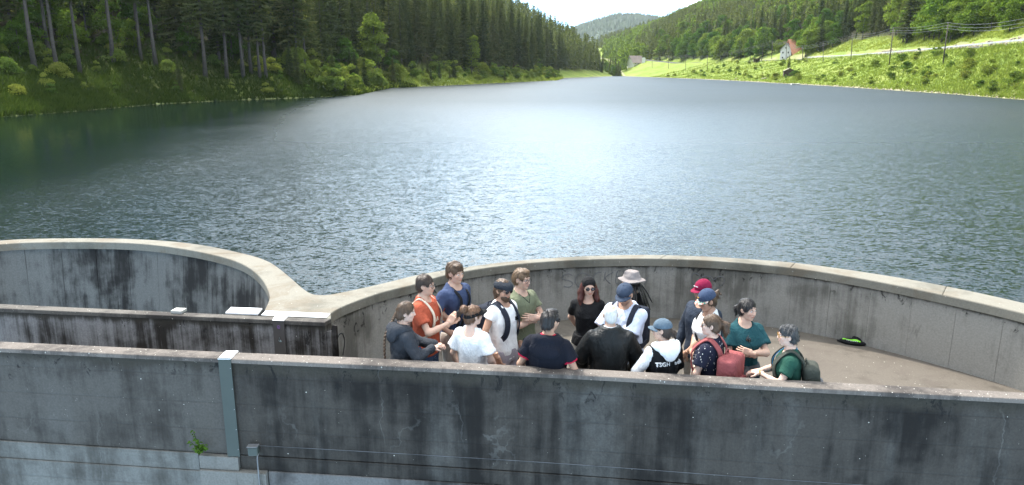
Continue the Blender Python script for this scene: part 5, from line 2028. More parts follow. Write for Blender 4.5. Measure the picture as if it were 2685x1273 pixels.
class Person:
    def __init__(self, label, pos, yaw, h=1.75, female=False, skin='fair', lean=0.0, side=0.0, girth=1.0, head=(0, 0, 0), arms=None, seed=1, legs=(.02, -.02), twist=0.0):
        self.s = h / 1.75
        self.female, self.girth, self.seed = female, girth, seed
        self.lean, self.side = lean, side
        self.label, self.pos, self.yaw = label, pos, yaw
        self.head = head            # yaw (left +), pitch (down +), roll in degrees
        self.skin = skin
        T = TOR_F if female else TOR_M
        self.T = [(z, cx, cy, rx * girth * .955, ry * girth) for z, cx, cy, rx, ry in T]
        sw = (.152 if female else .171) * (1 + (girth - 1) * .5)
        self.Sh = {'R': vec(sw, -.018, 1.392), 'L': vec(-sw, -.018, 1.392)}
        self.legs = legs
        self.arms = arms or {}
        self.A = {}
        for sd, sg in (('R', 1), ('L', -1)):
            a = dict(wrist=(sg * .27, .05, .86), hint=(sg * .3, -1, 0), f=(0, .1, -1), palm=(-sg, 0, 0), curl=.35)
            a.update(self.arms.get(sd, {}))
            l1, l2 = (.275, .245) if female else (.29, .255)
            E, W = ik(self.Sh[sd], vec(*a['wrist']), l1, l2, vec(*a['hint']))
            a['E'], a['W'] = E, W
            self.A[sd] = a
        self.Hc = vec(0, .005, 1.632)     # head centre
        ry, rp, rr = head
        self.Hm = np.array((Matrix.Rotation(R(ry), 3, 'Z') @ Matrix.Rotation(R(-rp), 3, 'X') @ Matrix.Rotation(R(rr), 3, 'Y')))
        self.parts = []
        self.root = None

    # head frame -> body frame
    def hd(self, V):
        piv = vec(0, -.03, -.09)
        return self.Hc + piv + (np.asarray(V, float) - piv) @ self.Hm.T * .955

    def warp(self, V):
        V = np.array(V, float)
        t = np.maximum(V[:, 2] - .90, 0)
        V[:, 1] += t * math.tan(self.lean) * np.minimum(1, t / .2 + .2)
        V[:, 0] += t * math.tan(self.side)
        V[:, 2] -= t * (1 - math.cos(self.lean)) * .8
        return V * self.s

    def out(self, name, V, F, mat, parent=None, smooth=True, **tags):
        me = mesh_np(name, self.warp(V), F, smooth, [mat] if not isinstance(mat, list) else mat)
        if self.root is None:
            o = link(name, me, None, self.pos, **tags)
            o.rotation_euler = (0, 0, self.yaw)
            self.root = o
        else:
            o = link(name, me, parent or self.root, **tags)
        return o

    def thing(self, name, label, cat):
        """something worn or held: a thing of its own, standing in the person's frame"""
        o = empty(name, self.pos, self.yaw, label=label, category=cat)
        return o

    # ---- the body: one mesh
    def body(self, beard=None, ears=True, lips=1.0):
        f = self.female
        v = Vol((-.62, -.34, -.0), (.62, .62, 1.53), .0135)
        v.stack(self.T, .02)
        k = 0.95 if f else 1.0
        for sd, sg in (('R', 1), ('L', -1)):
            a = self.A[sd]
            fw_ = self.legs[0 if sd == 'R' else 1]
            hip, knee, ank = vec(sg * .088, -.005, .88), vec(sg * .098, .015 + fw_ * .5, .49), vec(sg * .105, -.02 + fw_, .085)
            g = self.girth
            v.chain([hip, knee, ank], [.088 * g, .056 * g, .038], .03)
            v.ell((knee[0], (knee[1] + ank[1]) / 2 - .025, .36), (.048 * g, .052, .12), .03)
            v.chain([ank, vec(ank[0] + sg * .015, ank[1] + .13, .03)], [.042, .028], .03)
            ua = .043 * k * (1 + (g - 1) * .8)
            v.chain([self.Sh[sd], a['E'], a['W']], [ua * 1.12, ua * .80, .027 * k], .018)
            v.rc(a['E'], a['E'] * .55 + a['W'] * .45, ua * .80, ua * .78, .02)
            v.ell(self.Sh[sd] + (0, 0, -.012), (.056 * k, .054 * k, .056 * k), .03)
        v.chain([vec(0, -.025, 1.43), vec(0, -.022, 1.53)], [.062 * k, .053 * k], .03)
        V, Q = v.mesh()
        parts = [(V, Q)]
        tint = [np.ones((len(V), 3))]
        # head, finer
        hv = Vol((-.10, -.13, -.205), (.10, .135, .125), .0052)
        w = .96 if f else 1.0
        hv.ell((0, -.012, .028), (.074 * w, .096, .086), .02)
        hv.ell((0, .026, -.028), (.060 * w, .068, .082), .03)
        hv.ell((0, .034, -.070), (.046 * w, .048, .042), .025)
        hv.ell((0, .066, -.098), (.020 * w, .020, .017), .02)
        hv.rc((-.034, .077, .022), (.034, .077, .022), .012, .012, .014)
        hv.ell((.040, .058, -.022), (.024, .026, .026), .02)
        hv.ell((-.040, .058, -.022), (.024, .026, .026), .02)
        hv.ell((.031, .100, .004), (.017, .020, .012), .012, 'cut')
        hv.ell((-.031, .100, .004), (.017, .020, .012), .012, 'cut')
        hv.rc((0, .088, .012), (0, .106, -.026), .0075, .0115 * w, .010)
        hv.ell((.011, .096, -.030), (.008, .011, .008), .006)
        hv.ell((-.011, .096, -.030), (.008, .011, .008), .006)
        hv.ell((0, .088, -.054), (.022, .013, .0065), .006)
        hv.ell((0, .086, -.065), (.019, .013, .0065), .006)
        for sg in (1, -1):
            hv.ell((sg * .076 * w, -.006, -.006), (.010, .022, .031), .006, rot=(.15, 0, sg * .35))
        nk = .053 if not f else .046
        hv.chain([(0, -.018, -.06), (0, -.030, -.205)], [nk, nk * 1.06], .025)
        HV, HQ = hv.mesh()
        t = np.ones((len(HV), 3))
        lip = np.exp(-((HV[:, 0] / .021) ** 2 + ((HV[:, 2] + .0595) / .0095) ** 4)) * (HV[:, 1] > .075)
        t = t * (1 - lip[:, None] * (1 - np.array((.86, .52, .50)) * lips))
        flush = np.exp(-(((np.abs(HV[:, 0]) - .038) / .02) ** 2 + ((HV[:, 2] + .028) / .022) ** 2)) * (HV[:, 1] > .03)
        t = t * (1 - flush[:, None] * (1 - np.array((1.0, .86, .84))))
        if beard == 'stubble':
            st = np.clip((-.040 - HV[:, 2]) / .02, 0, 1) * np.clip((HV[:, 1] - .0) / .03, 0, 1) * (HV[:, 2] > -.125)
            t = t * (1 - st[:, None] * (1 - np.array((.62, .60, .60))))
        parts.append((self.hd(HV), HQ))
        tint.append(t)
        for sd, sg in (('R', 1), ('L', -1)):
            a = self.A[sd]
            if a.get('hand', True):
                hV, hQ = hand_mesh(a['W'], vec(*a['f']), vec(*a['palm']), sg, a['curl'], s=.94 if f else 1.03)
                parts.append((hV, hQ))
                tint.append(np.ones((len(hV), 3)))
        V, Fs = join_arr(parts)
        o = self.out('person', V, Fs, SKIN[self.skin], label=self.label, category='person')
        me = o.data
        tn = np.concatenate(tint)
        if len(me.vertices) == len(tn):
            ca = me.color_attributes.new('tint', 'FLOAT_COLOR', 'POINT')
            ca.data.foreach_set('color', np.c_[tn, np.ones(len(tn))].astype(np.float32).ravel())
        return o

    def blob(self, c, r, n=10):
        bm = bmesh.new()
        bmesh.ops.create_uvsphere(bm, u_segments=n, v_segments=max(5, n // 2 + 1), radius=1.0)
        V = np.array([v.co[:] for v in bm.verts]) * np.array(r) + np.array(c)
        T3 = [[v.index for v in f.verts] for f in bm.faces if len(f.verts) == 3]
        Q = [[v.index for v in f.verts] for f in bm.faces if len(f.verts) == 4]
        bm.free()
        return V, np.array(Q), np.array(T3)

    def eyes(self, brow):
        for sg in (1, -1):
            V, Q, T3 = self.blob((sg * .031, .0765, .004), (.0125, .0125, .0105))
            e = self.out('eye', self.hd(V), [Q, T3], M_EYEW)
            V, Q, T3 = self.blob((sg * .031, .0845, .0035), (.0062, .0052, .0062), 8)
            self.out('iris', self.hd(V), [Q, T3], M_IRIS, e)
            v, f, t3 = tube_arr([(sg * .014, .0885, .0205), (sg * .031, .0895, .0255), (sg * .047, .079, .0215)], [.0035, .0042, .0022], 5)
            self.out('eyebrow', self.hd(v), [f, t3], brow)

    def glasses(self, dark=False, frame=None, round_=False):
        frame = frame or M_FRAME
        a = np.linspace(0, 6.283, 15)[:-1]
        parts = []
        for sg in (1, -1):
            rx, rz = (.025, .021) if not round_ else (.023, .022)
            ring = np.c_[sg * .033 + rx * np.cos(a), .100 - .10 * np.abs(np.abs(sg * .033 + rx * np.cos(a)) - .02) ** 1.0 * .6, .001 + rz * np.sin(a)]
            parts.append(tube_arr(np.concatenate([ring, ring[:2]]), .0026, 5))
            parts.append(tube_arr([(sg * .057, .095, .006), (sg * .074, .05, .008), (sg * .080, -.008, .010)], .0022, 5))
        parts.append(tube_arr([(-.009, .103, .006), (0, .106, .008), (.009, .103, .006)], .0022, 5))
        V, Fs = join_arr(parts)
        g = self.out('glasses', self.hd(V), Fs, frame)
        if dark:
            for sg in (1, -1):
                V, Q, T3 = self.blob((sg * .033, .0985, .001), (.025, .0045, .0205), 12)
                V[:, 1] -= .06 * np.abs(np.abs(V[:, 0]) - .02)
                self.out('lens', self.hd(V), [Q, T3], M_LENS, g)
        return g

    # ---- clothes
    def top(self, mat, name='shirt', sleeve=.52, infl=.016, hem=.86, neck=.088, neck_y=.03, neck_z=1.505, cuff=.062, loose=1.0, fold=.006, vneck=0.0, flare=.012, crease=13, back_scoop=0.0, sleeve_r=None):
        a0 = self.A
        v = Vol((-.56, -.36, hem - .05), (.56, .56, 1.56), .0115)
        T = [(z, cx, cy, rx + infl + flare * max(0, (1.05 - z)) * 4 * .5, ry + infl + flare * max(0, (1.05 - z)) * 2) for z, cx, cy, rx, ry in self.T]
        v.stack(T, .02, 0, hem - .04, 1.50)
        for sd in ('R', 'L'):
            a = a0[sd]
            S, E, W = self.Sh[sd], a['E'], a['W']
            ua = (.051 if self.female else .059) * (1 + (self.girth - 1) * .7) * loose
            v.ell(S + (0, 0, -.012), (.055 + infl * .35, .056 + infl * .3, .053 + infl * .3), .03)
            u0 = (.050 if self.female else .056) * (1 + (self.girth - 1) * .6) + infl * .35
            w = Vol((0, 0, 0), (0, 0, 0), 1.0)          # sleeves on their own layer, so that cutting a cuff leaves the trunk whole
            w.ax, w.f = v.ax, np.full(v.f.shape, 1.0)
            if sleeve <= 1.0:
                p = S + (E - S) * sleeve
                w.rc(S, p, u0, ua * (1.02 + .10 * loose), .03)
                d = unit(E - S)
                w.cut(lambda P, d=d, p=p: -((P - p) @ d), p - .14, p + .14, .004)
            else:
                w.chain([S, E], [u0, ua * .95], .03)
                t = min(1.0, sleeve - 1.0)
                w.rc(E, E + (W - E) * t, ua * .95, cuff * .72, .025)
                if t >= .9:
                    w.rc(E + (W - E) * (t - .10), E + (W - E) * t, cuff * .70, cuff * .72, .006)
            v.f = v._smin(v.f, w.f, .022)
        v.ripple(folds(fold * 1.5, crease, self.seed * 3 + 1))
        # neck opening
        nk = neck
        v.cut(lambda P: np.linalg.norm((P - vec(0, neck_y, neck_z)) / vec(1, 1, 1), axis=-1) - nk, (-.12, -.12, 1.40), (.12, .16, 1.60), .006)
        if vneck > 0:
            v.rc((0, .16, 1.48), (0, .16, 1.48 - vneck), .055, .012, .006, 'cut')
        if back_scoop > 0:
            v.ell((0, -.12, 1.49), (.105, .085, back_scoop), .006, 'cut')
        v.plane((0, 0, -1), (0, 0, hem), .004)
        V, Q = v.mesh()
        return self.out(name, V, Q, mat)

    def pants(self, mat, name='trousers', length=.06, infl=.014, waist=.98, loose=1.0, fold=.005):
        v = Vol((-.28, -.26, max(0, length - .04)), (.28, .26, waist + .03), .0125)
        T = [(z, cx, cy, rx + infl, ry + infl) for z, cx, cy, rx, ry in self.T]
        v.stack(T, .02, 0, .80, waist + .02)
        for sd, sg in (('R', 1), ('L', -1)):
            fw_ = self.legs[0 if sd == 'R' else 1]
            hip, knee, ank = vec(sg * .088, -.005, .88), vec(sg * .098, .015 + fw_ * .5, .49), vec(sg * .105, -.02 + fw_, .03)
            g = self.girth
            v.chain([hip, knee, ank], [.104 * g * loose, .082 * g * loose, .070 * loose], .03)
        v.ripple(folds(fold, 12, self.seed * 5 + 2))
        v.plane((0, 0, 1), (0, 0, waist), .003)
        v.plane((0, 0, -1), (0, 0, length), .003)
        V, Q = v.mesh()
        return self.out(name, V, Q, mat)

    def shoes(self, mat=None):
        for sd, sg in (('R', 1), ('L', -1)):
            fw_ = self.legs[0 if sd == 'R' else 1]
            v = Vol((sg * .105 - .09, fw_ - .13, -.01), (sg * .105 + .09, fw_ + .24, .16), .011)
            v.rc((sg * .105, fw_ - .03, .055), (sg * .115, fw_ + .13, .04), .052, .046, .02)
            v.rc((sg * .105, fw_ - .02, .06), (sg * .105, fw_ - .02, .12), .05, .05, .02)
            v.plane((0, 0, -1), (0, 0, .0), .003)
            V, Q = v.mesh()
            self.out('shoe', V, Q, mat or M_SHOE)

    def hood(self, mat, name='hood', size=1.0, z=1.455, tip=False):
        v = Vol((-.24, -.30, 1.20), (.24, .16, 1.60), .0105)
        a = np.linspace(R(-65), R(245), 18)
        P = [vec(.118 * math.cos(t), -.035 - .085 * math.sin(t) * (1.0 if math.sin(t) > 0 else .8), z + .012 * math.sin(t) - .02 * max(0, -math.sin(t))) for t in a]
        v.chain(P, [.034 * size + .018 * max(0, math.sin(t)) for t in a], .03)
        v.ell((0, -.135, z - (.03 if tip else .055)), (.135 * size, .060 * size, (.075 if tip else .105) * size), .03)
        if tip:
            v.ell((0, -.150, z - .09), (.07, .034, .06), .035)
        v.ripple(folds(.007, 17, self.seed + 50))
        v.rc((0, -.02, 1.40), (0, .0, 1.62), .066, .072, .01, 'cut')
        V, Q = v.mesh()
        return self.out(name, V, Q, mat)

    # ---- hair (sculpted in the head frame)
    def hair(self, mat, style='short', amp=.004, ext=(), vol=0.0, hairline=.062, nape=-.085, side_z=-.012, name='hair', wisp=900, wlen=.034, hat=False):
        wlen = min(wlen, .024) if style == 'short' else wlen
        v = Vol((-.16, -.26, -.34), (.16, .15, .19), .0065)
        o = vol
        v.ell((0, -.014, .034), (.083 + o, .103 + o, .092 + o), .02)
        v.ell((0, -.05, -.03), (.072 + o * .6, .066 + o, .065), .03)
        v.ripple(strands(amp, 95, self.seed + 9))
        v.ripple(strands(amp * 1.3, 42, self.seed + 19))
        # the face stays free
        v.ell((0, .115, -.030), (.088, .088, hairline + .034), .010, 'cut')
        v.cut(lambda P: np.maximum(-(P[..., 1] - .005), P[..., 2] - side_z) + 0 * P[..., 0], (-.16, .0, -.34), (.16, .15, side_z), .008)
        if style in ('short', 'crop'):
            for sg in (1, -1):
                v.ell((sg * .085, .006, -.016), (.030, .036, .040), .010, 'cut')
        v.plane((0, .35, -1), (0, -.06, nape), .01)
        for fn in ext:
            fn(v)
        V, Q = v.mesh()
        V, Fs = self.wisps(V, Q, wisp, wlen, .0 if hat else 9.0)
        return self.out(name, self.hd(V), Fs, mat, None, True)

    def wisps(self, V, Q, n, L, zmax):
        """loose strands lying along the hair so that its outline breaks up"""
        rs = np.random.default_rng(self.seed + 400)
        N = np.zeros_like(V)
        fn = np.cross(V[Q[:, 2]] - V[Q[:, 0]], V[Q[:, 3]] - V[Q[:, 1]])
        for k in range(4):
            np.add.at(N, Q[:, k], fn)
        N /= np.linalg.norm(N, axis=1)[:, None] + 1e-9
        ok = np.nonzero(V[:, 2] < zmax)[0]
        i = ok[rs.integers(0, len(ok), n)]
        p, nn = V[i], N[i]
        comb = p - vec(0, -.03, .16)
        comb = comb + rs.normal(0, .035, comb.shape)
        comb -= nn * (comb * nn).sum(1)[:, None]
        comb /= np.linalg.norm(comb, axis=1)[:, None] + 1e-9
        sd = np.cross(comb, nn)
        l = L * rs.uniform(.5, 1.3, n)[:, None]
        w = .0022 + .0016 * rs.random(n)[:, None]
        lift = rs.uniform(-.06, .30, n)[:, None]
        a0, a1, a2 = p - nn * .001, p + comb * l * .55 + nn * l * lift * .7, p + comb * l + nn * l * lift - vec(0, 0, .12) * l
        W = np.stack([a0 - sd * w, a0 + sd * w, a1 + sd * w * .9, a1 - sd * w * .9, a2], 1).reshape(-1, 3)
        b0 = len(V) + np.arange(n) * 5
        q2 = np.stack([b0, b0 + 1, b0 + 2, b0 + 3], 1)
        t2 = np.stack([b0 + 3, b0 + 2, b0 + 4], 1)
        return np.concatenate([V, W]), [np.concatenate([Q, q2]), t2]


def add_chain(pts, rad, k=.02):
    return lambda v: v.chain([vec(*p) for p in pts], rad, k)


def add_ell(c, r, k=.02, rot=None):
    return lambda v: v.ell(c, r, k, 'add', rot)


def strap(P, name, path, w, th, mat, parent, up=None):
    """flat webbing along a path in body coordinates"""
    path = catmull([vec(*p) for p in path], 5)
    T = np.gradient(path, axis=0)
    T /= np.linalg.norm(T, axis=1)[:, None]
    V, F = [], []
    for i, p in enumerate(path):
        n = unit(vec(p[0] * .75, p[1] + .0, max(0, (p[2] - 1.33)) * 2.2))
        sd = unit(np.cross(T[i], n))
        n = np.cross(sd, T[i])
        V += [p - sd * w / 2 - n * th / 2, p + sd * w / 2 - n * th / 2, p + sd * w / 2 + n * th / 2, p - sd * w / 2 + n * th / 2]
    m = len(path)
    for i in range(m - 1):
        for k in range(4):
            F.append((i * 4 + k, i * 4 + (k + 1) % 4, (i + 1) * 4 + (k + 1) % 4, (i + 1) * 4 + k))
    F += [(3, 2, 1, 0), ((m - 1) * 4, (m - 1) * 4 + 1, (m - 1) * 4 + 2, (m - 1) * 4 + 3)]
    return P.out(name, np.array(V), np.array(F), mat, parent, False)


def shoulder_path(P, sg, dx=.0, off=.028, low=1.06, back_low=1.05):
    """line of a rucksack strap: from the back over the shoulder to the flank"""
    x = sg * (.095 + dx)
    ry = P.T[5][4] + off
    return [(x * .75, -ry - .005, 1.30), (x * .95, -ry + .02, 1.40), (x, -.035, 1.475 + off * .55), (x * 1.02, .055, 1.44 + off * .4), (x * 1.05, ry - .005, 1.34), (x * 1.12, ry + .004, 1.22), (x * 1.3, ry - .03, 1.12), (x * 1.62, .02, low), (x * 1.35, -ry, back_low)]


def backpack(P, label, mat, mat2, size=(.145, .085, .22), z=1.19, strap_m=None, pockets=True, straps=('R', 'L'), low=1.06, strap_w=.055, strap_dx=0.0):
    t = P.thing('backpack', label, 'backpack')
    yb = -(P.T[4][4] + .03 + size[1])
    v = Vol((-.24, yb - size[1] - .09, z - size[2] - .06), (.24, yb + size[1] + .05, z + size[2] + .08), .011)
    v.box((0, yb, z), size, .055, .02)
    v.ripple(folds(.006, 13, P.seed + 77))
    V, Q = v.mesh()
    b_ = P.out('pack_body', V, Q, mat, t)
    if pockets:
        v = Vol((-.2, yb - size[1] - .08, z - size[2]), (.2, yb + .02, z + .1), .010)
        v.box((0, yb - size[1] - .005, z - size[2] * .38), (size[0] * .78, .035, size[2] * .46), .028, .01)
        v.ripple(folds(.004, 18, P.seed + 78))
        V, Q = v.mesh()
        P.out('pocket', V, Q, mat2, t)
    aa = np.linspace(R(200), R(-20), 16)
    tb = tube_arr([(size[0] * .80 * math.cos(t), yb - size[1] * (.93 - .10 * math.sin(t)), z + size[2] * (.22 + .60 * math.sin(t))) for t in aa], .0055, 5)
    P.out('zip', tb[0], [tb[1], tb[2]], C['black'], t)
    tb = tube_arr([(-.04, yb + size[1] * .5, z + size[2] - .005), (-.03, yb + size[1] * .5, z + size[2] + .04), (.03, yb + size[1] * .5, z + size[2] + .04), (.04, yb + size[1] * .5, z + size[2] - .005)], .008, 6)
    P.out('grab_handle', tb[0], [tb[1], tb[2]], strap_m or mat2, t)
    for sd in straps:
        strap(P, 'shoulder_strap', shoulder_path(P, 1 if sd == 'R' else -1, strap_dx, low=low), strap_w, .012, strap_m or mat2, t)
    return t


# ---- hats (head frame)
def cap(P, mat, brim_mat, name='cap', turn=0.0, high=0.0, brim=.072, flat=False, tilt=0.0, tall=0.0):
    v = Vol((-.13, -.15, -.04), (.13, .15, .19), .006)
    v.ell((0, -.012, .040 + tall * .3), (.090, .109, .090 + high + tall), .01)
    v.cut(lambda Q: (Q[..., 2] - (.030 + .12 * np.minimum(Q[..., 1] + .02, 0) * -.08)), (-.13, -.15, -.04), (.13, .15, .03), .004)
    v.ripple(strands(.0015, 40, P.seed + 5))
    V, Q = v.mesh()
    c, s_ = math.cos(turn), math.sin(turn)
    rot = np.array([[c, -s_, 0], [s_, c, 0], [0, 0, 1]])
    ct, st = math.cos(tilt), math.sin(tilt)
    rx = np.array([[1, 0, 0], [0, ct, -st], [0, st, ct]])
    tf = lambda A: P.hd((np.asarray(A) @ rx.T) @ rot.T)
    o = P.out(name, tf(V), Q, mat)
    # brim: curved blade
    n, m = 17, 6
    VV, FF = [], []
    for lay in (0, .0045):
        for i in range(n):
            t = -1 + 2 * i / (n - 1)
            a = t * R(66)
            for j in range(m):
                u = j / (m - 1)
                r = .099 + (brim * (1 - .55 * t * t)) * u
                x = math.sin(a) * (.090 + .010 * u) * 1.02
                y = math.cos(a) * .098 - .012 + brim * u * (1 - .75 * t * t)
                z = .034 - (0 if flat else .022) * (t * t) - .010 * u - lay
                VV.append((x, y, z))
    for i in range(n - 1):
        for j in range(m - 1):
            a_, b_ = i * m + j, i * m + j + 1
            c_, d_ = (i + 1) * m + j + 1, (i + 1) * m + j
            FF.append((a_, b_, c_, d_))
            FF.append((a_ + n * m, d_ + n * m, c_ + n * m, b_ + n * m))
        a_, d_ = i * m + m - 1, (i + 1) * m + m - 1
        FF.append((a_, a_ + n * m, d_ + n * m, d_))
    P.out('brim', tf(np.array(VV)), np.array(FF), brim_mat, o)
    bt = P.blob((0, -.012, .130 + high + tall * 1.3), (.008, .008, .004), 8)
    P.out('button', tf(bt[0]), [bt[1], bt[2]], mat, o)
    return o

def spot(px, py, h, yaw, lean=0.0):
    """standing point so that the head's top shows at the surveyed pixel"""
    hz = h - .8 * h / 1.75 * (1 - math.cos(lean)) * .8
    x, y = pix(px, py, hz)
    off = .85 * h / 1.75 * math.tan(lean)
    return (x - off * -math.sin(yaw), y - off * math.cos(yaw), 0.0)


H_DBROWN = hair_mat('dark_brown_hair', (.018, .011, .008), (.06, .038, .026))
H_BROWN = hair_mat('brown_hair', (.035, .020, .012), (.13, .078, .045))
H_LBROWN = hair_mat('light_brown_hair', (.07, .042, .022), (.22, .14, .08))
H_AUBURN = hair_mat('auburn_hair', (.06, .028, .014), (.21, .11, .06))
H_RED = hair_mat('dark_red_hair', (.028, .010, .009), (.12, .035, .025))
H_BLACK = hair_mat('black_hair', (.008, .007, .007), (.032, .027, .025))
H_WHITE = hair_mat('white_hair', (.42, .41, .39), (.72, .71, .68), .6)
H_GREY = hair_mat('grey_streaked_hair', (.011, .011, .012), (.075, .075, .076), .55)

C = {}
for nm, c in dict(charcoal=(.034, .038, .046), orange=(.37, .080, .042), jeans=(.040, .075, .145), blue=(.045, .065, .13), beige=(.50, .47, .41), white=(.78, .78, .78), wine=(.20, .015, .04), mauve=(.31, .28, .31),
                  olive=(.150, .165, .105), navyshort=(.016, .018, .032), navy=(.007, .008, .014), redpolo=(.55, .016, .055), black=(.010, .010, .011), stone=(.44, .41, .355), leather=(.013, .014, .014), paleblue=(.60, .66, .80),
                  greytrouser=(.085, .078, .074), slate=(.032, .042, .062), maroon=(.20, .010, .042), khaki=(.36, .32, .27), lightgrey=(.42, .41, .39), pack_red=(.26, .072, .072), teal_bright=(.018, .21, .28), teal=(.014, .062, .072),
                  darkjeans=(.022, .032, .055), greywrap=(.12, .12, .125), green=(.014, .060, .042), capblue=(.045, .065, .115), capgrey=(.085, .12, .155), hatpink=(.235, .205, .195), strapblack=(.012, .012, .014), cream=(.62, .55, .44),
                  mustard=(.38, .21, .04), lanyard=(.03, .24, .50), packnavy=(.020, .024, .036), packgreen=(.05, .055, .045), flatcap=(.022, .026, .034), capdark=(.040, .055, .085)).items():
    C[nm] = cloth('cloth_' + nm, c, .9 if nm not in ('leather',) else .42)
M_SKINNYSTRAP = C['strapblack']


def pattern_cloth(name, base, mark, sc, th=.18):
    """printed cloth: scattered short dashes"""
    m, b, p, out = new_mat(name)
    co = b.add('ShaderNodeTexCoord').outputs['Object']
    vo = b.add('ShaderNodeTexVoronoi', {'Vector': b.scale(co, (1.0, 1.0, .55)), 'Scale': sc, 'Randomness': .9})
    f = b.math('LESS_THAN', vo.outputs['Distance'], th)
    c = b.mix(f, base, mark)
    setp(b, p, color=c, rough=.9, spec=.2)
    return m


M_DASH = pattern_cloth('navy_dash_print', (.013, .015, .030), (.55, .52, .48), 38.0)


def floral_cloth():
    m, b, p, out = new_mat('floral_print')
    co = b.add('ShaderNodeTexCoord').outputs['Object']
    n = b.add('ShaderNodeTexVoronoi', {'Vector': co, 'Scale': 70.0})
    c = b.mix(b.math('GREATER_THAN', b.add('ShaderNodeSeparateColor', {0: n.outputs['Color']}).outputs[0], .5), (.45, .45, .40), (.08, .22, .16))
    c = b.mix(b.math('GREATER_THAN', b.add('ShaderNodeSeparateColor', {0: n.outputs['Color']}).outputs[1], .8), c, (.55, .10, .08))
    setp(b, p, color=c, rough=.9)
    return m


M_FLORAL = floral_cloth()


def waist_wrap(P, mat, name='tied_jacket', drop=.62, front_knot=True):
    """jacket tied round the waist"""
    v = Vol((-.30, -.30, drop - .03), (.30, .30, 1.10), .0125)
    T = [(z, cx, cy, rx + .034, ry + .034) for z, cx, cy, rx, ry in P.T]
    v.stack(T, .02, 0, .90, 1.02)
    v.ell((0, -.13, .84), (.19 * P.girth, .075, .20), .05)
    if front_knot:
        v.ell((.02, .155, .965), (.045, .035, .035), .02)
        v.chain([(.03, .16, .95), (.06, .16, .80), (.07, .14, drop + .05)], [.032, .034, .028], .02)
        v.chain([(-.01, .16, .95), (-.03, .165, .82), (-.035, .15, drop + .09)], [.032, .034, .028], .02)
    v.ripple(folds(.010, 15, P.seed + 31))
    V, Q = v.mesh()
    return P.out(name, V, Q, mat)


def collar(P, mat, name='collar', z=1.462, r=.075, h=.03, open_=.6, thick=.009):
    a = np.linspace(R(90) + open_ / 2, R(450) - open_ / 2, 20)
    rings = []
    for lay, (dz, dr) in enumerate(((0, .012), (h, .0), (h, -thick), (0, .012 - thick))):
        rings.append(np.c_[(r + dr) * np.cos(a), -.02 + (r + dr) * np.sin(a) * .98, z + dz - .022 * np.maximum(np.sin(a), 0) - .012 * np.maximum(np.sin(a), 0)])
    V = np.concatenate(rings)
    n = len(a)
    F = [(k * n + i, k * n + i + 1, ((k + 1) % 4) * n + i + 1, ((k + 1) % 4) * n + i) for k in range(4) for i in range(n - 1)]
    F += [(0, n, 2 * n, 3 * n), (n - 1, 4 * n - 1, 3 * n - 1, 2 * n - 1)]
    return P.out(name, V, np.array(F), mat)


def text_on(P, body, mat, size, y, z, parent, name='print', depth=.03, x0=0.0, face_back=True, extra=None):
    """printed lettering: thin raised letters lying on the cloth"""
    cu = bpy.data.curves.new('t', 'FONT')
    cu.body, cu.size, cu.align_x, cu.extrude = body, size, 'CENTER', depth / 2
    cu.resolution_u = 2
    ob = bpy.data.objects.new('t', cu)
    me = bpy.data.meshes.new_from_object(ob)
    V = np.array([v.co[:] for v in me.vertices])
    bpy.data.objects.remove(ob)
    tri = [list(p.vertices) for p in me.polygons]
    T3 = [t for t in tri if len(t) == 3]
    Q = [t for t in tri if len(t) == 4]
    bpy.data.meshes.remove(me)
    sg = 1 if face_back else -1
    W = np.c_[V[:, 0] * sg + x0, y - V[:, 2] * sg, z + V[:, 1]]
    if extra:
        W = extra(W)
    return P.out(name, W, [f for f in (np.array(Q), np.array(T3)) if len(f)], mat, parent, False)


CROSS = {'R': dict(wrist=(-.02, .20, 1.185), hint=(1.0, .25, -1.1), f=(-1, -.25, .12), palm=(0, -1, 0), curl=.22),
         'L': dict(wrist=(.015, .24, 1.22), hint=(-1.0, .25, -1.1), f=(1, -.30, .28), palm=(0, -1, -.1), curl=.28)}
HIPBACK = {'R': dict(wrist=(.07, -.19, .97), hint=(1, -.6, 0), f=(-.8, 0, -.5), palm=(0, -1, 0), curl=.5), 'L': dict(wrist=(-.07, -.20, .96), hint=(-1, -.6, 0), f=(.8, 0, -.5), palm=(0, -1, 0), curl=.5)}

# ---------------------------------------------------------------- 1 woman with braid, charcoal hoodie, leaning on the parapet
yw = R(-66)
P = Person('woman with long brown braid in charcoal hoodie leaning on the parapet, leftmost', spot(1064, 790, 1.70, yw, .10), yw, 1.70, True, 'pale', lean=.10, head=(-18, 4, 0), seed=1,
           arms={'R': dict(wrist=(.14, .30, 1.20), hint=(1, -.8, -.7), f=(-.6, .8, 0), palm=(0, 0, -1), curl=.35), 'L': dict(wrist=(.02, .36, 1.20), hint=(-1, -.2, -.6), f=(.6, .8, 0), palm=(0, 0, -1), curl=.35)})
P.body()
P.eyes(H_BROWN)
P.top(C['charcoal'], 'hoodie', 1.97, .026, .80, .080, cuff=.062, loose=1.12, fold=.010, flare=.03)
P.hood(C['charcoal'])
P.pants(C['darkjeans'])
P.shoes()
P.hair(H_BROWN, 'long', .003, vol=.0, nape=-.10, side_z=-.03)
br = []
path = catmull([P.hd(np.array([(0, -.11, -.02)]))[0], P.hd(np.array([(0, -.14, -.10)]))[0], vec(-.01, -.20, 1.40), vec(-.01, -.205, 1.24), vec(0, -.19, 1.08), vec(.0, -.17, .97)], 8)
for i, c in enumerate(path):
    t = i / len(path)
    off = .009 * (1 if i % 2 else -1)
    br.append(P.blob(c + vec(off, 0, 0), (.020 - .008 * t, .018 - .006 * t, .017), 8))
V, F = join_arr(br)
P.out('braid', V, F, H_BROWN)

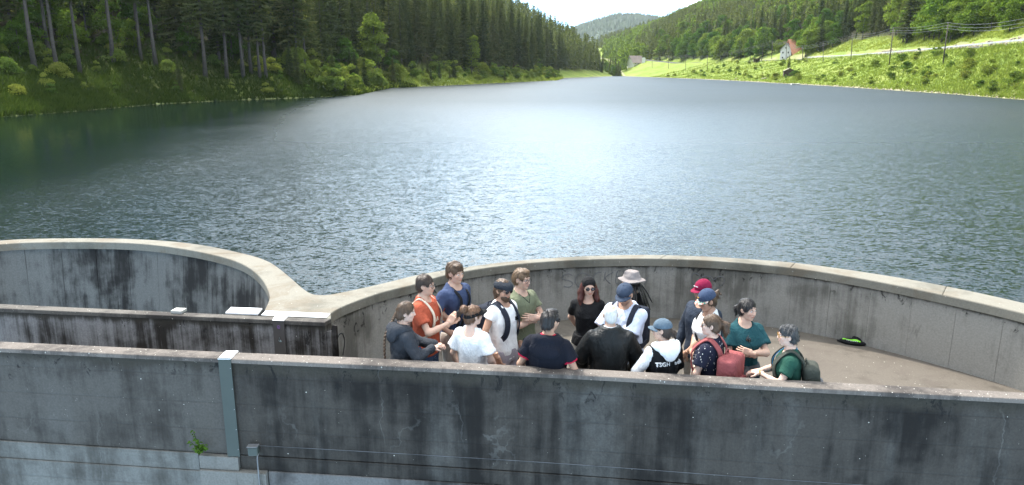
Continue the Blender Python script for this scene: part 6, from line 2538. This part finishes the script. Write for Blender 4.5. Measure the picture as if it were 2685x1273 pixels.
# ---------------------------------------------------------------- 2 man in orange tee photographing
yw = R(-108)
P = Person('man in orange t-shirt and glasses holding up a phone', spot(1113, 720, 1.82, yw), yw, 1.82, False, 'fair', head=(4, 3, 0), seed=2,
           arms={'R': dict(wrist=(.075, .315, 1.245), hint=(1, -.3, -1), f=(-.25, .45, .8), palm=(-1, .1, 0), curl=.55), 'L': dict(wrist=(-.075, .315, 1.245), hint=(-1, -.3, -1), f=(.25, .45, .8), palm=(1, .1, 0), curl=.55)})
P.body()
P.eyes(H_DBROWN)
P.glasses()
P.top(C['orange'], 't_shirt', .62, .020, .84, .082, loose=1.08, fold=.007)
P.pants(C['jeans'], 'jeans')
P.shoes()
P.hair(H_DBROWN, 'short', .005, vol=.004, hairline=.052)
ph = P.thing('phone', 'dark smartphone held up by the man in the orange t-shirt', 'phone')
bm = bmesh.new()
box_bm(bm, (0, .405, 1.345), (.150, .009, .074), 0, .003)
V = np.array([v.co[:] for v in bm.verts])
P.out('phone_case', V, [np.array([[v.index for v in f.verts] for f in bm.faces if len(f.verts) == 4]), np.array([[v.index for v in f.verts] for f in bm.faces if len(f.verts) == 3] or np.zeros((0, 3), int))], M_FRAME, ph, False)
bm.free()
backpack(P, 'cream drawstring bag on the back of the man in orange', C['cream'], C['cream'], (.15, .05, .21), 1.14, C['cream'], False, strap_w=.026)
text_on(P, 'A', C['cream'], .075, P.T[5][4] + .028, 1.235, P.root, 'chest_print', .02, .02, False)

# ---------------------------------------------------------------- 3 tall man in blue tee with camera strap
yw = R(-128)
P = Person('tall man in blue t-shirt with black camera strap and beige shorts', spot(1194, 686, 1.88, yw), yw, 1.88, False, 'fair', head=(-4, 6, 0), seed=3, side=.02,
           arms={'R': dict(wrist=(.215, .10, 1.00), hint=(1, -.9, 0), f=(-.5, .75, -.4), palm=(-.8, -.3, 0), curl=.3), 'L': dict(wrist=(-.20, -.14, 1.02), hint=(-1, -.7, 0), f=(.7, -.3, -.5), palm=(1, .4, 0), curl=.4)})
P.body()
P.eyes(H_BROWN)
P.top(C['blue'], 't_shirt', .60, .019, .83, .086, loose=1.1, fold=.008)
P.pants(C['beige'], 'shorts', .47, .020, .96, 1.16, .006)
P.shoes()
P.hair(H_BROWN, 'short', .007, vol=.010, hairline=.050, ext=(add_ell((.01, .045, .100), (.055, .05, .03)),))
cm = P.thing('camera', 'black camera on a neck strap worn by the tall man in blue', 'camera')
ryc = P.T[5][4] + .026
strap(P, 'neck_strap', [(.0, -.085, 1.50), (.075, -.04, 1.485), (.085, .05, 1.455), (.075, ryc + .01, 1.36), (.10, ryc + .012, 1.22), (.13, ryc - .005, 1.06), (.14, ryc - .01, .99)], .032, .006, C['strapblack'], cm)
strap(P, 'neck_strap', [(.0, -.085, 1.50), (-.075, -.04, 1.485), (-.085, .05, 1.455), (-.065, ryc + .01, 1.36), (-.01, ryc + .018, 1.22), (.08, ryc + .012, 1.06), (.10, ryc + .01, .99)], .032, .006, C['strapblack'], cm)
v = Vol((.0, .06, .84), (.26, .30, 1.04), .008)
v.box((.12, .15, .945), (.068, .035, .045), .012, .01)
v.rc((.12, .16, .94), (.12, .235, .935), .034, .032, .006)
v.box((.12, .15, .995), (.025, .025, .014), .008, .008)
V, Q = v.mesh()
P.out('camera_body', V, Q, M_FRAME, cm)

# ---------------------------------------------------------------- 4 woman with visor, white top, seen from behind
yw = R(-28)
P = Person('woman in white top with auburn bun and black visor, seen from behind', spot(1238, 800, 1.66, yw), yw, 1.66, True, 'pale', head=(-30, 2, 0), seed=4, girth=1.04,
           arms={'R': dict(wrist=(.27, .10, .92), hint=(.6, -1, 0), curl=.4), 'L': dict(wrist=(-.27, .10, .92), hint=(-.6, -1, 0), curl=.4)})
P.body()
P.eyes(H_AUBURN)
P.top(C['white'], 'blouse', .66, .024, .93, .088, loose=1.42, fold=.009, back_scoop=.10, flare=.05)
P.pants(C['wine'], 'skirt', .45, .020, 1.02, 1.1)
P.shoes()
P.hair(H_AUBURN, 'bun', .005, vol=.002, nape=-.085, side_z=-.02, ext=(add_ell((0, -.128, .098), (.052, .046, .048), .008), add_ell((.025, -.14, .115), (.026, .026, .026), .006), add_ell((-.03, -.14, .085), (.024, .024, .024), .006)))
a = np.linspace(R(-200), R(20), 26)
V, F = [], []
for t in a:
    for (rr, z) in ((1.03, .018), (1.03, .058), (.985, .058), (.985, .018)):
        V.append((.093 * rr * math.cos(t + R(0)), -.012 + .112 * rr * math.sin(t + R(0)), z + .012))
n_ = len(a)
# a full band, closed
a = np.linspace(0, 2 * math.pi, 28)
V = [(.090 * rr * math.cos(t), -.012 + .110 * rr * math.sin(t), z + .03 * math.sin(t)) for t in a for (rr, z) in ((1.03, .012), (1.03, .052), (.98, .052), (.98, .012))]
F = [(i * 4 + k, i * 4 + (k + 1) % 4, (i + 1) * 4 + (k + 1) % 4, (i + 1) * 4 + k) for i in range(27) for k in range(4)]
vis = P.out('visor', P.hd(np.array(V)), np.array(F), C['black'])
V, F = [], []
for lay in (0, .005):
    for i in range(17):
        t = -1 + i / 8
        ang = t * R(70)
        for u in (0, .5, 1):
            V.append((math.sin(ang) * (.092 + .012 * u), math.cos(ang) * .106 - .012 + .085 * u * (1 - .7 * t * t), .062 - .022 * t * t - .016 * u - lay))
for i in range(16):
    for j in range(2):
        F.append((i * 3 + j, i * 3 + j + 1, (i + 1) * 3 + j + 1, (i + 1) * 3 + j))
        F.append((51 + i * 3 + j, 51 + (i + 1) * 3 + j, 51 + (i + 1) * 3 + j + 1, 51 + i * 3 + j + 1))
    F.append((i * 3 + 2, i * 3 + 53, (i + 1) * 3 + 53, (i + 1) * 3 + 2))
P.out('brim', P.hd(np.array(V)), np.array(F), C['black'], vis)

# ---------------------------------------------------------------- 5 bearded man with flat cap
yw = R(-128)
P = Person('bearded man in flat cap, sunglasses and white shirt with backpack', spot(1318, 731, 1.80, yw), yw, 1.80, False, 'tan', head=(-6, 5, 0), seed=5,
           arms={'R': dict(wrist=(.23, .10, .93), hint=(.7, -1, 0), f=(-.3, .2, -1), palm=(-1, 0, 0), curl=.3), 'L': dict(wrist=(-.24, .06, .92), hint=(-.7, -1, 0), f=(.2, .1, -1), palm=(1, 0, 0), curl=.3)})
P.body()
P.eyes(H_BROWN)
P.glasses(True)
P.top(C['white'], 't_shirt', .22, .020, .84, .092, loose=1.06, fold=.007, vneck=.05)
P.pants(C['mauve'], 'trousers', .06, .022, .96, 1.14, .008)
P.shoes()
P.hair(H_BROWN, 'long', .006, vol=.002, hat=True, nape=-.13, side_z=-.055, ext=(add_chain([(0, -.085, -.03), (0, -.085, -.12)], [.055, .035]),))
bd = Vol((-.09, -.02, -.16), (.09, .13, .0), .006)
bd.ell((0, .036, -.072), (.058, .058, .056), .01)
bd.ell((0, .062, -.105), (.034, .034, .036), .02)
bd.ripple(strands(.004, 110, 8))
bd.ell((0, .105, -.020), (.052, .06, .034), .008, 'cut')
bd.ell((0, .102, -.058), (.018, .03, .006), .004, 'cut')
V, Q = bd.mesh()
P.out('beard', P.hd(V), Q, H_BROWN)
v = Vol((-.14, -.17, -.02), (.14, .18, .16), .006)
v.ell((0, -.018, .052), (.098, .112, .058), .01, rot=(.06, 0, 0))
v.ell((0, .035, .062), (.088, .085, .032), .03, rot=(-.18, 0, 0))
v.ell((0, .088, .036), (.066, .042, .010), .012, rot=(-.28, 0, 0))
v.ripple(folds(.003, 30, 9))
v.ell((0, -.012, .005), (.080, .098, .055), .004, 'cut')
V, Q = v.mesh()
P.out('flat_cap', P.hd(V), Q, C['flatcap'])
backpack(P, 'navy backpack with dark straps worn by the bearded man', C['packnavy'], C['packnavy'], strap_m=C['packnavy'], strap_w=.062)
text_on(P, '&%', C['black'], .06, P.T[5][4] + .026, 1.285, P.root, 'chest_print', .02, -.08, False)

# ---------------------------------------------------------------- 6 man in olive tee, arms crossed
yw = R(-132)
P = Person('man in olive t-shirt and glasses with crossed arms', spot(1366, 704, 1.83, yw), yw, 1.83, False, 'fair', head=(6, 5, 0), seed=6, girth=1.05, arms=CROSS)
P.body()
P.eyes(H_LBROWN)
P.glasses()
P.top(C['olive'], 't_shirt', .58, .014, .86, .086, loose=1.02, fold=.006)
P.pants(C['navyshort'], 'shorts', .50, .020, .98, 1.12)
P.shoes()
P.hair(H_LBROWN, 'short', .006, vol=.006, hairline=.050, ext=(add_ell((.0, .035, .105), (.055, .055, .028)),))
v, f, t3 = tube_arr([(-.07, .02, 1.475), (-.055, .085, 1.44), (0, .128, 1.37), (0, .132, 1.345), (0, .128, 1.37), (.055, .085, 1.44), (.07, .02, 1.475)], .0035, 5)
P.out('necklace', v, [f, t3], C['black'])

# ---------------------------------------------------------------- 7 man in navy sweater over red polo, from behind
yw = R(-20)
P = Person('man in navy sleeveless hooded top over red polo, seen from behind', spot(1440, 813, 1.73, yw), yw, 1.73, False, 'olive', head=(-24, 2, 0), seed=7, girth=1.06,
           arms={'R': dict(wrist=(.27, .12, .93), hint=(.7, -1, 0), curl=.4), 'L': dict(wrist=(-.27, .12, .93), hint=(-.7, -1, 0), curl=.4)})
P.body('stubble')
P.eyes(H_BLACK)
P.glasses(True)
P.top(C['redpolo'], 'polo_shirt', .64, .008, .86, .080, loose=1.0)
collar(P, C['redpolo'], z=1.455, r=.082, h=.042)
P.top(C['navy'], 'pullover', .56, .026, .84, .10, neck_y=.0, neck_z=1.53, loose=1.16, fold=.010)
v = Vol((-.26, -.30, 1.18), (.26, .20, 1.54), .0115)
aa = np.linspace(0, 6.283, 22)
v.chain([vec(.135 * math.cos(t), -.025 + .115 * math.sin(t), 1.425 - .05 * math.sin(t)) for t in aa], [.040] * 22, .02)
v.ell((0, -.135, 1.355), (.17, .060, .10), .04)
v.ripple(folds(.011, 16, 71))
v.rc((0, -.02, 1.38), (0, -.01, 1.60), .088, .10, .01, 'cut')
V, Q = v.mesh()
P.out('draped_hood', V, Q, C['navy'])
P.pants(C['darkjeans'], 'trousers')
P.shoes()
P.hair(H_BLACK, 'short', .007, vol=.008, hairline=.050, nape=-.075, ext=(add_ell((0, .02, .105), (.06, .07, .03)),))

# ---------------------------------------------------------------- 8 woman with black beanie facing the camera
yw = R(174)
P = Person('smiling woman in black beanie, sunglasses and black t-shirt facing the camera', spot(1543, 727, 1.70, yw), yw, 1.70, True, 'fair', head=(12, 3, 0), seed=8, arms=HIPBACK)
P.body(lips=1.1)
P.eyes(H_RED)
P.glasses(True)
P.top(C['black'], 't_shirt', .60, .014, .90, .098, neck_z=1.51, loose=1.02)
waist_wrap(P, C['black'], drop=.60)
P.pants(C['stone'], 'trousers', .06, .018, 1.0, 1.06, .007)
P.shoes()
locks = []
for sg in (1, -1):
    locks.append(add_chain([(sg * .070, -.02, .03), (sg * .092, -.01, -.06), (sg * .105, .02, -.15), (sg * .110, .045, -.235)], [.030, .034, .036, .016], .02))
    locks.append(add_chain([(sg * .06, -.05, .0), (sg * .085, -.04, -.10), (sg * .09, -.03, -.20)], [.04, .045, .02], .03))
P.hair(H_RED, 'long', .005, vol=-.003, hat=True, nape=-.16, side_z=-.02, ext=locks)
v = Vol((-.13, -.17, -.02), (.13, .13, .18), .006)
v.ell((0, -.018, .042), (.090, .110, .092), .01)
v.ell((0, -.085, .055), (.065, .05, .055), .03)
v.ripple(strands(.002, 70, 3))
v.ell((0, .095, -.030), (.086, .075, .088), .008, 'cut')
v.plane((0, .25, -1), (0, 0, .005), .006)
V, Q = v.mesh()
P.out('beanie', P.hd(V), Q, C['black'])
v, f, t3 = tube_arr([(.080, .0, -.035), (.082, .0, -.06), (.080, .002, -.08)], [.003, .005, .003], 5)
P.out('earring', P.hd(v), [f, t3], C['mustard'])

# ---------------------------------------------------------------- 9 elderly man in black leather jacket, from behind
yw = R(-3)
P = Person('elderly man with white hair in black leather jacket, seen from behind', spot(1602, 797, 1.72, yw), yw, 1.72, False, 'fair', head=(6, 6, 0), seed=9, girth=1.10,
           arms={'R': dict(wrist=(.26, .16, .92), hint=(1, -.6, 0), curl=.4), 'L': dict(wrist=(-.26, .18, .93), hint=(-1, -.6, 0), curl=.4)})
P.body()
P.eyes(H_WHITE)
P.top(C['leather'], 'jacket', 1.98, .036, .82, .078, cuff=.070, loose=1.26, fold=.011, flare=.02, crease=15)
collar(P, C['leather'], z=1.468, r=.085, h=.042, open_=.9)
collar(P, C['white'], 'shirt_collar', z=1.475, r=.070, h=.040, open_=.5)
P.pants(C['greytrouser'])
P.shoes()
P.hair(H_WHITE, 'short', .002, vol=-.005, wisp=350, wlen=.018, hairline=.075, nape=-.085, ext=(lambda v: v.ell((0, -.035, .118), (.058, .085, .062), .010, 'cut'), lambda v: v.ell((0, .09, .09), (.08, .07, .07), .01, 'cut')))

# ---------------------------------------------------------------- 10 man in pale shirt with cap, reading
yw = R(140)
P = Person('man in pale blue shirt and blue cap looking down at a clipboard', spot(1645, 736, 1.82, yw), yw, 1.82, False, 'tan', head=(8, 24, 0), seed=10, girth=1.08, lean=.03,
           arms={'R': dict(wrist=(.06, .34, 1.16), hint=(1, -.2, -1), f=(-.6, .7, -.1), palm=(-.4, 0, -1), curl=.5), 'L': dict(wrist=(-.06, .36, 1.03), hint=(-1, -.3, -.8), f=(.8, .55, 0), palm=(.2, 0, 1), curl=.4)})
P.body('stubble')
P.eyes(H_BLACK)
P.glasses()
P.top(C['paleblue'], 'shirt', .78, .024, .82, .080, loose=1.24, fold=.010, vneck=.05, flare=.03)
collar(P, C['paleblue'], z=1.462, r=.078, h=.034, open_=1.0)
P.pants(C['greytrouser'])
P.shoes()
P.hair(H_BLACK, 'short', .003, vol=-.003, hat=True)
cap(P, C['capdark'], C['capdark'])
backpack(P, 'dark backpack worn by the man in the pale blue shirt', C['packnavy'], C['packnavy'], strap_m=C['packnavy'], strap_w=.055, strap_dx=.035)
cb = P.thing('clipboard', 'black clipboard held by the man in the pale blue shirt', 'clipboard')
bm = bmesh.new()
box_bm(bm, (0, 0, 0), (.23, .31, .008), 0, .003)
bmesh.ops.transform(bm, matrix=Matrix.Translation((.045, .44, 1.075)) @ Matrix.Rotation(R(20), 4, 'Z') @ Matrix.Rotation(R(14), 4, 'X'), verts=bm.verts)
V = np.array([v.co[:] for v in bm.verts])
P.out('board', V, [np.array([[v.index for v in f.verts] for f in bm.faces if len(f.verts) == k]) for k in (4, 3) if any(len(f.verts) == k for f in bm.faces)], C['black'], cb, False)
bm.free()
bm = bmesh.new()
box_bm(bm, (0, 0, .006), (.20, .28, .003))
bmesh.ops.transform(bm, matrix=Matrix.Translation((.045, .44, 1.0775)) @ Matrix.Rotation(R(20), 4, 'Z') @ Matrix.Rotation(R(14), 4, 'X'), verts=bm.verts)
V = np.array([v.co[:] for v in bm.verts])
P.out('paper', V, np.array([[v.index for v in f.verts] for f in bm.faces]), C['white'], cb, False)
bm.free()

# ---------------------------------------------------------------- 11 person in sun hat behind him
yw = R(35)
P = Person('person in wide greyish sun hat and black top behind the man with the cap', spot(1657, 711, 1.80, yw), yw, 1.80, True, 'tan', head=(20, 0, 0), seed=11)
P.body()
P.eyes(H_BLACK)
P.top(C['black'], 'top', 1.5, .018, .82, .12, neck_z=1.50, loose=1.05, fold=.008)
P.pants(C['black'])
P.shoes()
P.hair(H_BLACK, 'long', .004, vol=-.003, hat=True, nape=-.12, side_z=-.04)
rs = np.random.default_rng(3)
dr = []
for k in range(16):
    a0 = R(-200 + k * 13)
    s0 = P.hd(np.array([(.08 * math.cos(a0), -.02 + .09 * math.sin(a0), -.02)]))[0]
    sp = vec(.10 * math.cos(a0) + rs.normal(0, .02), -.05 + .12 * math.sin(a0) + rs.normal(0, .02), -.18 - .10 * rs.random())
    dr.append(tube_arr(catmull([s0, s0 + sp * .5 + (0, 0, .03), s0 + sp], 3), [.009] * 6 + [.004], 5))
V, F = join_arr(dr)
P.out('dreadlocks', V, F, H_BLACK)
v = Vol((-.20, -.22, -.03), (.20, .22, .17), .0065)
v.ell((0, -.012, .045), (.090, .108, .088), .01)
v.box((0, -.012, .115), (.055, .07, .014), .012, .03)
v.ripple(folds(.004, 25, 5))


def brim_d(Pp):
    r = np.sqrt((Pp[..., 0] / .148) ** 2 + ((Pp[..., 1] + .012) / .170) ** 2)
    zc_ = .048 - .055 * np.clip(r - .5, 0, 1) ** 1.2 + .008 * np.sin(np.arctan2(Pp[..., 1], Pp[..., 0]) * 3 + 1)
    return np.maximum(np.abs(Pp[..., 2] - zc_) - .0055, (r - 1) * .148)


v.add(brim_d, (-.18, -.21, -.03), (.18, .19, .08), .012, .01)
v.ell((0, -.012, .0), (.082, .10, .085), .004, 'cut')
V, Q = v.mesh()
P.out('sun_hat', P.hd(V), Q, C['hatpink'])

# ---------------------------------------------------------------- 12 person with grey-blue cap, black and white hoodie
yw = R(22)
P = Person('person in black and white printed hoodie and grey-blue cap, seen from behind', spot(1742, 835, 1.64, yw), yw, 1.64, True, 'fair', head=(48, 4, 0), seed=12, girth=1.03,
           arms={'R': dict(wrist=(.24, .20, .95), hint=(1, -.7, 0), curl=.4), 'L': dict(wrist=(-.22, .22, .98), hint=(-1, -.7, 0), curl=.4)})
P.body()
P.eyes(H_DBROWN)
P.glasses()
o = P.top(C['black'], 'hoodie', 1.97, .030, .80, .080, cuff=.062, loose=1.12, fold=.008, flare=.03)
o.data.materials.append(C['white'])
co = np.empty(len(o.data.vertices) * 3, np.float32)
o.data.vertices.foreach_get('co', co)
co = co.reshape(-1, 3) / P.s
mi = []
for pl in o.data.polygons:
    c = co[list(pl.vertices)].mean(0)
    mi.append(1 if (c[0] < -.182 - max(0, (1.36 - c[2])) * .16 or (abs(c[0]) < .09 and c[2] > 1.44)) else 0)
o.data.polygons.foreach_set('material_index', np.array(mi, np.int32))
P.hood(C['white'], size=.95, z=1.455, tip=True)
yb = -(P.T[4][4] + .030)


def bend(W):
    W = W.copy()
    W[:, 1] += .9 * (W[:, 0] / .2) ** 2 * .045
    return W


text_on(P, 'TSG', C['white'], .066, yb - .006, 1.255, o, 'print', .022, -.105, True, bend)
text_on(P, 'ch', C['white'], .066, yb - .006, 1.255, o, 'print', .022, .13, True, bend)
text_on(P, 'H', C['white'], .062, yb - .006, 1.255, o, 'print', .022, -.022, True, bend)
text_on(P, 'a', C['white'], .066, yb - .006, 1.255, o, 'print', .022, .08, True, bend)
P.pants(C['black'])
P.shoes()
P.hair(H_DBROWN, 'bun', .003, vol=-.003, hat=True, nape=-.085, side_z=-.03, ext=(add_ell((0, -.125, -.035), (.036, .034, .036)), add_chain([(0, -.13, -.05), (.01, -.14, -.09)], [.02, .008])))
cap(P, C['capgrey'], C['capgrey'])

# ---------------------------------------------------------------- 13 man with maroon cap
yw = R(122)
P = Person('man in maroon cap and dark slate long-sleeved top', spot(1846, 735, 1.78, yw), yw, 1.78, False, 'tan', head=(-4, 6, 0), seed=13,
           arms={'R': dict(wrist=(.25, .10, .90), hint=(.8, -1, 0), curl=.5), 'L': dict(wrist=(-.23, .10, .90), hint=(-.7, -1, 0), curl=.5)})
P.body('stubble')
P.eyes(H_DBROWN)
P.top(C['slate'], 'sweater', 1.96, .022, .84, .082, cuff=.060, loose=1.06, fold=.008)
P.pants(C['khaki'])
P.shoes()
P.hair(H_DBROWN, 'short', .003, vol=-.003, hat=True)
o = cap(P, C['maroon'], C['maroon'], tall=.012, flat=True)
sv_ = []
for k, (x0, x1) in enumerate(((-.040, -.008), (.0, .034))):
    pts_ = [(-(x0 + (x1 - x0) * t), .098 - 1.6 * (x0 + (x1 - x0) * t) ** 2, .078 + .006 * math.sin(t * 22)) for t in np.linspace(0, 1, 12)]
    sv_.append(tube_arr(pts_, .0028, 4))
V, F = join_arr(sv_)
P.out('script_lettering', P.hd(V), F, C['white'], o)

# ---------------------------------------------------------------- 14 woman with floral-brimmed cap
yw = R(104)
P = Person('woman in white t-shirt and blue cap with floral brim, arms folded', spot(1862, 757, 1.74, yw), yw, 1.74, True, 'tan', head=(4, 20, 0), seed=14,
           arms={'R': dict(wrist=(-.06, .21, 1.03), hint=(1, -.2, -1), f=(-.9, .2, -.3), palm=(0, -1, 0), curl=.4), 'L': dict(wrist=(.05, .23, .98), hint=(-1, -.2, -1), f=(.6, .2, -.8), palm=(0, -1, 0), curl=.4)})
P.body()
P.eyes(H_BROWN)
P.top(C['white'], 't_shirt', .52, .018, .86, .088, loose=1.08, fold=.008)
P.pants(C['lightgrey'], 'trousers', .06, .02, .98, 1.12, .008)
P.shoes()
P.hair(H_BROWN, 'bun', .004, vol=-.003, hat=True, nape=-.085, side_z=-.03, ext=(add_ell((0, -.125, .02), (.035, .035, .04)), add_chain([(0, -.13, .03), (.0, -.17, .05), (0, -.18, .0)], [.02, .012, .006]), add_chain([(0, -.13, .0), (.02, -.16, -.04)], [.018, .006])))
o = cap(P, C['capblue'], M_FLORAL, flat=True, tall=.012)
V, Q, T3 = P.blob((0, .098, .085), (.016, .008, .010), 8)
P.out('leather_patch', P.hd(V), [Q, T3], C['mustard'], o)
sb = P.thing('shoulder_bag', 'dark bag strapped over the shoulder of the woman in the floral-brimmed cap', 'bag')
strap(P, 'strap', [(.05, -.15, 1.30), (.10, -.10, 1.42), (.11, -.02, 1.46), (.09, .09, 1.40), (.0, .150, 1.25), (-.10, .13, 1.10), (-.17, .03, .98)], .035, .008, C['strapblack'], sb)
v = Vol((-.30, -.14, .78), (-.10, .14, 1.02), .01)
v.box((-.205, 0, .90), (.04, .09, .085), .03, .01)
V, Q = v.mesh()
P.out('bag_body', V, Q, C['black'], sb)

# ---------------------------------------------------------------- 15 woman with ponytail and red backpack
yw = R(52)
P = Person('woman with ponytail in navy printed t-shirt wearing a red backpack', spot(1868, 823, 1.68, yw), yw, 1.68, True, 'pale', head=(22, 2, 0), seed=15, girth=1.04,
           arms={'R': dict(wrist=(.20, .24, .98), hint=(1, -.6, -.2), curl=.4), 'L': dict(wrist=(-.27, .12, .90), hint=(-.8, -1, 0), curl=.4)})
P.body()
P.eyes(H_BROWN)
P.glasses(True)
P.top(M_DASH, 't_shirt', .66, .018, .92, .088, loose=1.14, fold=.007)
waist_wrap(P, C['teal_bright'])
P.pants(C['darkjeans'])
P.shoes()
P.hair(H_BROWN, 'tail', .004, nape=-.085, side_z=-.02, ext=(add_ell((0, -.118, .03), (.026, .026, .026)), add_chain([(0, -.125, .035), (0, -.165, .01), (.0, -.165, -.06), (.005, -.150, -.13)], [.024, .036, .036, .012])))
backpack(P, 'coral red backpack worn by the woman with the ponytail', C['pack_red'], C['pack_red'], (.165, .10, .255), 1.09, C['pack_red'], True, strap_w=.06)

# ---------------------------------------------------------------- 16 woman in teal tee, arms crossed
yw = R(186)
P = Person('woman in teal t-shirt with crossed arms looking aside, dark hair tied back', spot(1958, 782, 1.74, yw), yw, 1.74, True, 'fair', head=(26, 5, 0), seed=16, girth=1.09, arms=CROSS)
P.body()
P.eyes(H_BLACK)
P.top(C['teal'], 't_shirt', .66, .018, .88, .086, loose=1.22, fold=.007, vneck=.03)
waist_wrap(P, C['greywrap'], drop=.55)
P.pants(C['darkjeans'], 'jeans')
P.shoes()
P.hair(H_BLACK, 'tail', .003, nape=-.085, side_z=-.02, ext=(add_chain([(0, -.115, .0), (0, -.145, -.04), (0, -.14, -.11)], [.024, .032, .010]),))
V, Fs = join_arr([tube_arr([(.02, .150, 1.385), (.018, .155, 1.35), (.012, .158, 1.30)], .004, 5), P.blob((.030, .160, 1.345), (.016, .006, .026), 8), P.blob((.005, .162, 1.335), (.016, .006, .026), 8)])
P.out('hanging_sunglasses', V, Fs, M_LENS)

# ---------------------------------------------------------------- 17 woman in dark green tee leaning on the parapet
yw = R(74)
P = Person('grey-haired woman in dark green t-shirt leaning on the parapet, rightmost', spot(2066, 852, 1.64, yw, .10), yw, 1.64, True, 'pale', head=(4, 0, 0), seed=17, lean=.10, girth=1.02,
           arms={'R': dict(wrist=(-.02, .31, 1.20), hint=(1, -.2, -.8), f=(-.4, .9, -.1), palm=(0, 0, -1), curl=.3), 'L': dict(wrist=(-.11, .30, 1.215), hint=(-1, -.9, -.5), f=(.4, .9, -.1), palm=(0, 0, -1), curl=.3)})
P.body()
P.eyes(H_GREY)
P.glasses(False, C['mustard'])
P.top(C['green'], 't_shirt', .58, .016, .86, .084, loose=1.1, fold=.007)
P.pants(C['darkjeans'])
P.shoes()
P.hair(H_GREY, 'short', .010, vol=.008, nape=-.080, hairline=.050, ext=(add_ell((0, -.05, .095), (.05, .06, .03)),))
backpack(P, 'olive grey backpack with mustard straps worn by the rightmost woman', C['packgreen'], C['greywrap'], (.14, .085, .20), 1.14, C['packgreen'], True, strap_w=.05)
ly = P.T[5][4] + .022
for sg in (1, -1):
    strap(P, 'lanyard', [(sg * .02, -.085, 1.50), (sg * .070, -.03, 1.485), (sg * .072, .05, 1.45), (sg * .052, ly + .01, 1.33), (sg * .02, ly + .012, 1.15), (0, ly + .012, 1.06)], .020, .004, C['lanyard'], P.root)
V, Q, T3 = P.blob((-.07, ly + .002, 1.255), (.018, .004, .022), 8)
P.out('chest_print', V, [Q, T3], C['white'])
v, f, t3 = tube_arr([P.A['L']['W'] + vec(.03 * math.cos(t), .0, .027 * math.sin(t)) for t in np.linspace(0, 6.283, 12)], .008, 5)
P.out('bracelet', v, [f, t3], C['mustard'])

# ---------------------------------------------------------------- bag on the balcony floor
bx, by = pix(2238, 902, .0)
bag = empty('gym_bag', (bx, by, 0), R(-24), label='flat black gym bag with green stripe lying by the balcony wall', category='bag')
bag.scale = (.74, .74, .8)
v = Vol((-.36, -.20, -.01), (.36, .26, .20), .009)
v.ell((-.02, 0, .035), (.25, .13, .050), .02)
v.ell((-.20, .01, .022), (.12, .06, .025), .03)
v.ell((.08, .06, .075), (.12, .09, .055), .03, rot=(0, .3, .2))
v.ripple(folds(.010, 18, 4))
v.plane((0, 0, -1), (0, 0, .002), .003)
V, Q = v.mesh()
bagm = mesh_np('bag_body', V, Q, True, [C['black']])
link('bag_body', bagm, bag)
M_LIMEG = plain('lime_green_band', (.22, .62, .04), .7)


def bag_z(x, y):
    best = V[(np.abs(V[:, 0] - x) < .012) & (np.abs(V[:, 1] - y) < .012)]
    return float(best[:, 2].max()) if len(best) else .03


pts_ = [(x, -.02 - .05 * math.sin((x + .2) * 5), 0) for x in np.linspace(-.22, .12, 14)]
pts_ = [(x, y, bag_z(x, y) + .004) for x, y, _ in pts_]
VV, FF = [], []
for i, (x, y, z) in enumerate(pts_):
    VV += [(x, y - .022, bag_z(x, y - .022) + .005), (x, y + .022, bag_z(x, y + .022) + .005)]
for i in range(13):
    FF.append((2 * i, 2 * i + 1, 2 * i + 3, 2 * i + 2))
link('green_stripe', mesh_np('green_stripe', np.array(VV), np.array(FF), False, [M_LIMEG]), bag)
ln = []
for k, x0 in enumerate(np.linspace(-.14, .05, 7)):
    y0 = -.085 - .12 * (x0 + .14)
    ln.append(tube_arr([(x0, y0 + .018, bag_z(x0, y0 + .018) + .004), (x0 + .010, y0, bag_z(x0 + .01, y0) + .004), (x0 + .018, y0 + .012, bag_z(x0 + .018, y0 + .012) + .004)], .0042, 4))
Vl, Fl = join_arr(ln)
link('lettering', mesh_np('lettering', Vl, Fl, True, [C['white']]), bag)
a = np.linspace(0, 6.283, 20)
v, f, t3 = tube_arr(np.c_[.33 + .11 * np.cos(a), .06 + .035 * np.sin(a), .018 + 0 * a], .011, 6)
link('carry_strap', mesh_np('carry_strap', v, [f, t3], True, [C['black']]), bag)

# ================================================================== HAZE: the air of the valley
hm = bpy.data.materials.new('valley_air')
hm.use_nodes = True
hm.node_tree.nodes.clear()
hb = NB(hm.node_tree)
ho = hb.add('ShaderNodeOutputMaterial')
hv_ = hb.add('ShaderNodeVolumePrincipled', {'Color': (.82, .91, 1.0, 1), 'Density': .00005, 'Anisotropy': .35})
hm.node_tree.links.new(hv_.outputs[0], ho.inputs['Volume'])
bm = bmesh.new()
bpy.context.view_layer.update()
ztop = max((o.matrix_world @ Vector(c)).z for o in COL.objects if o.type == 'MESH' for c in (o.bound_box[1], o.bound_box[6])) + 2.0
box_bm(bm, (400, 2000, (ztop - 10.5) / 2), (3400, 4500, ztop + 10.5))
link('haze', bm_mesh(bm, 'haze', [hm]), kind='stuff', label='thin pale haze filling the valley', category='haze')
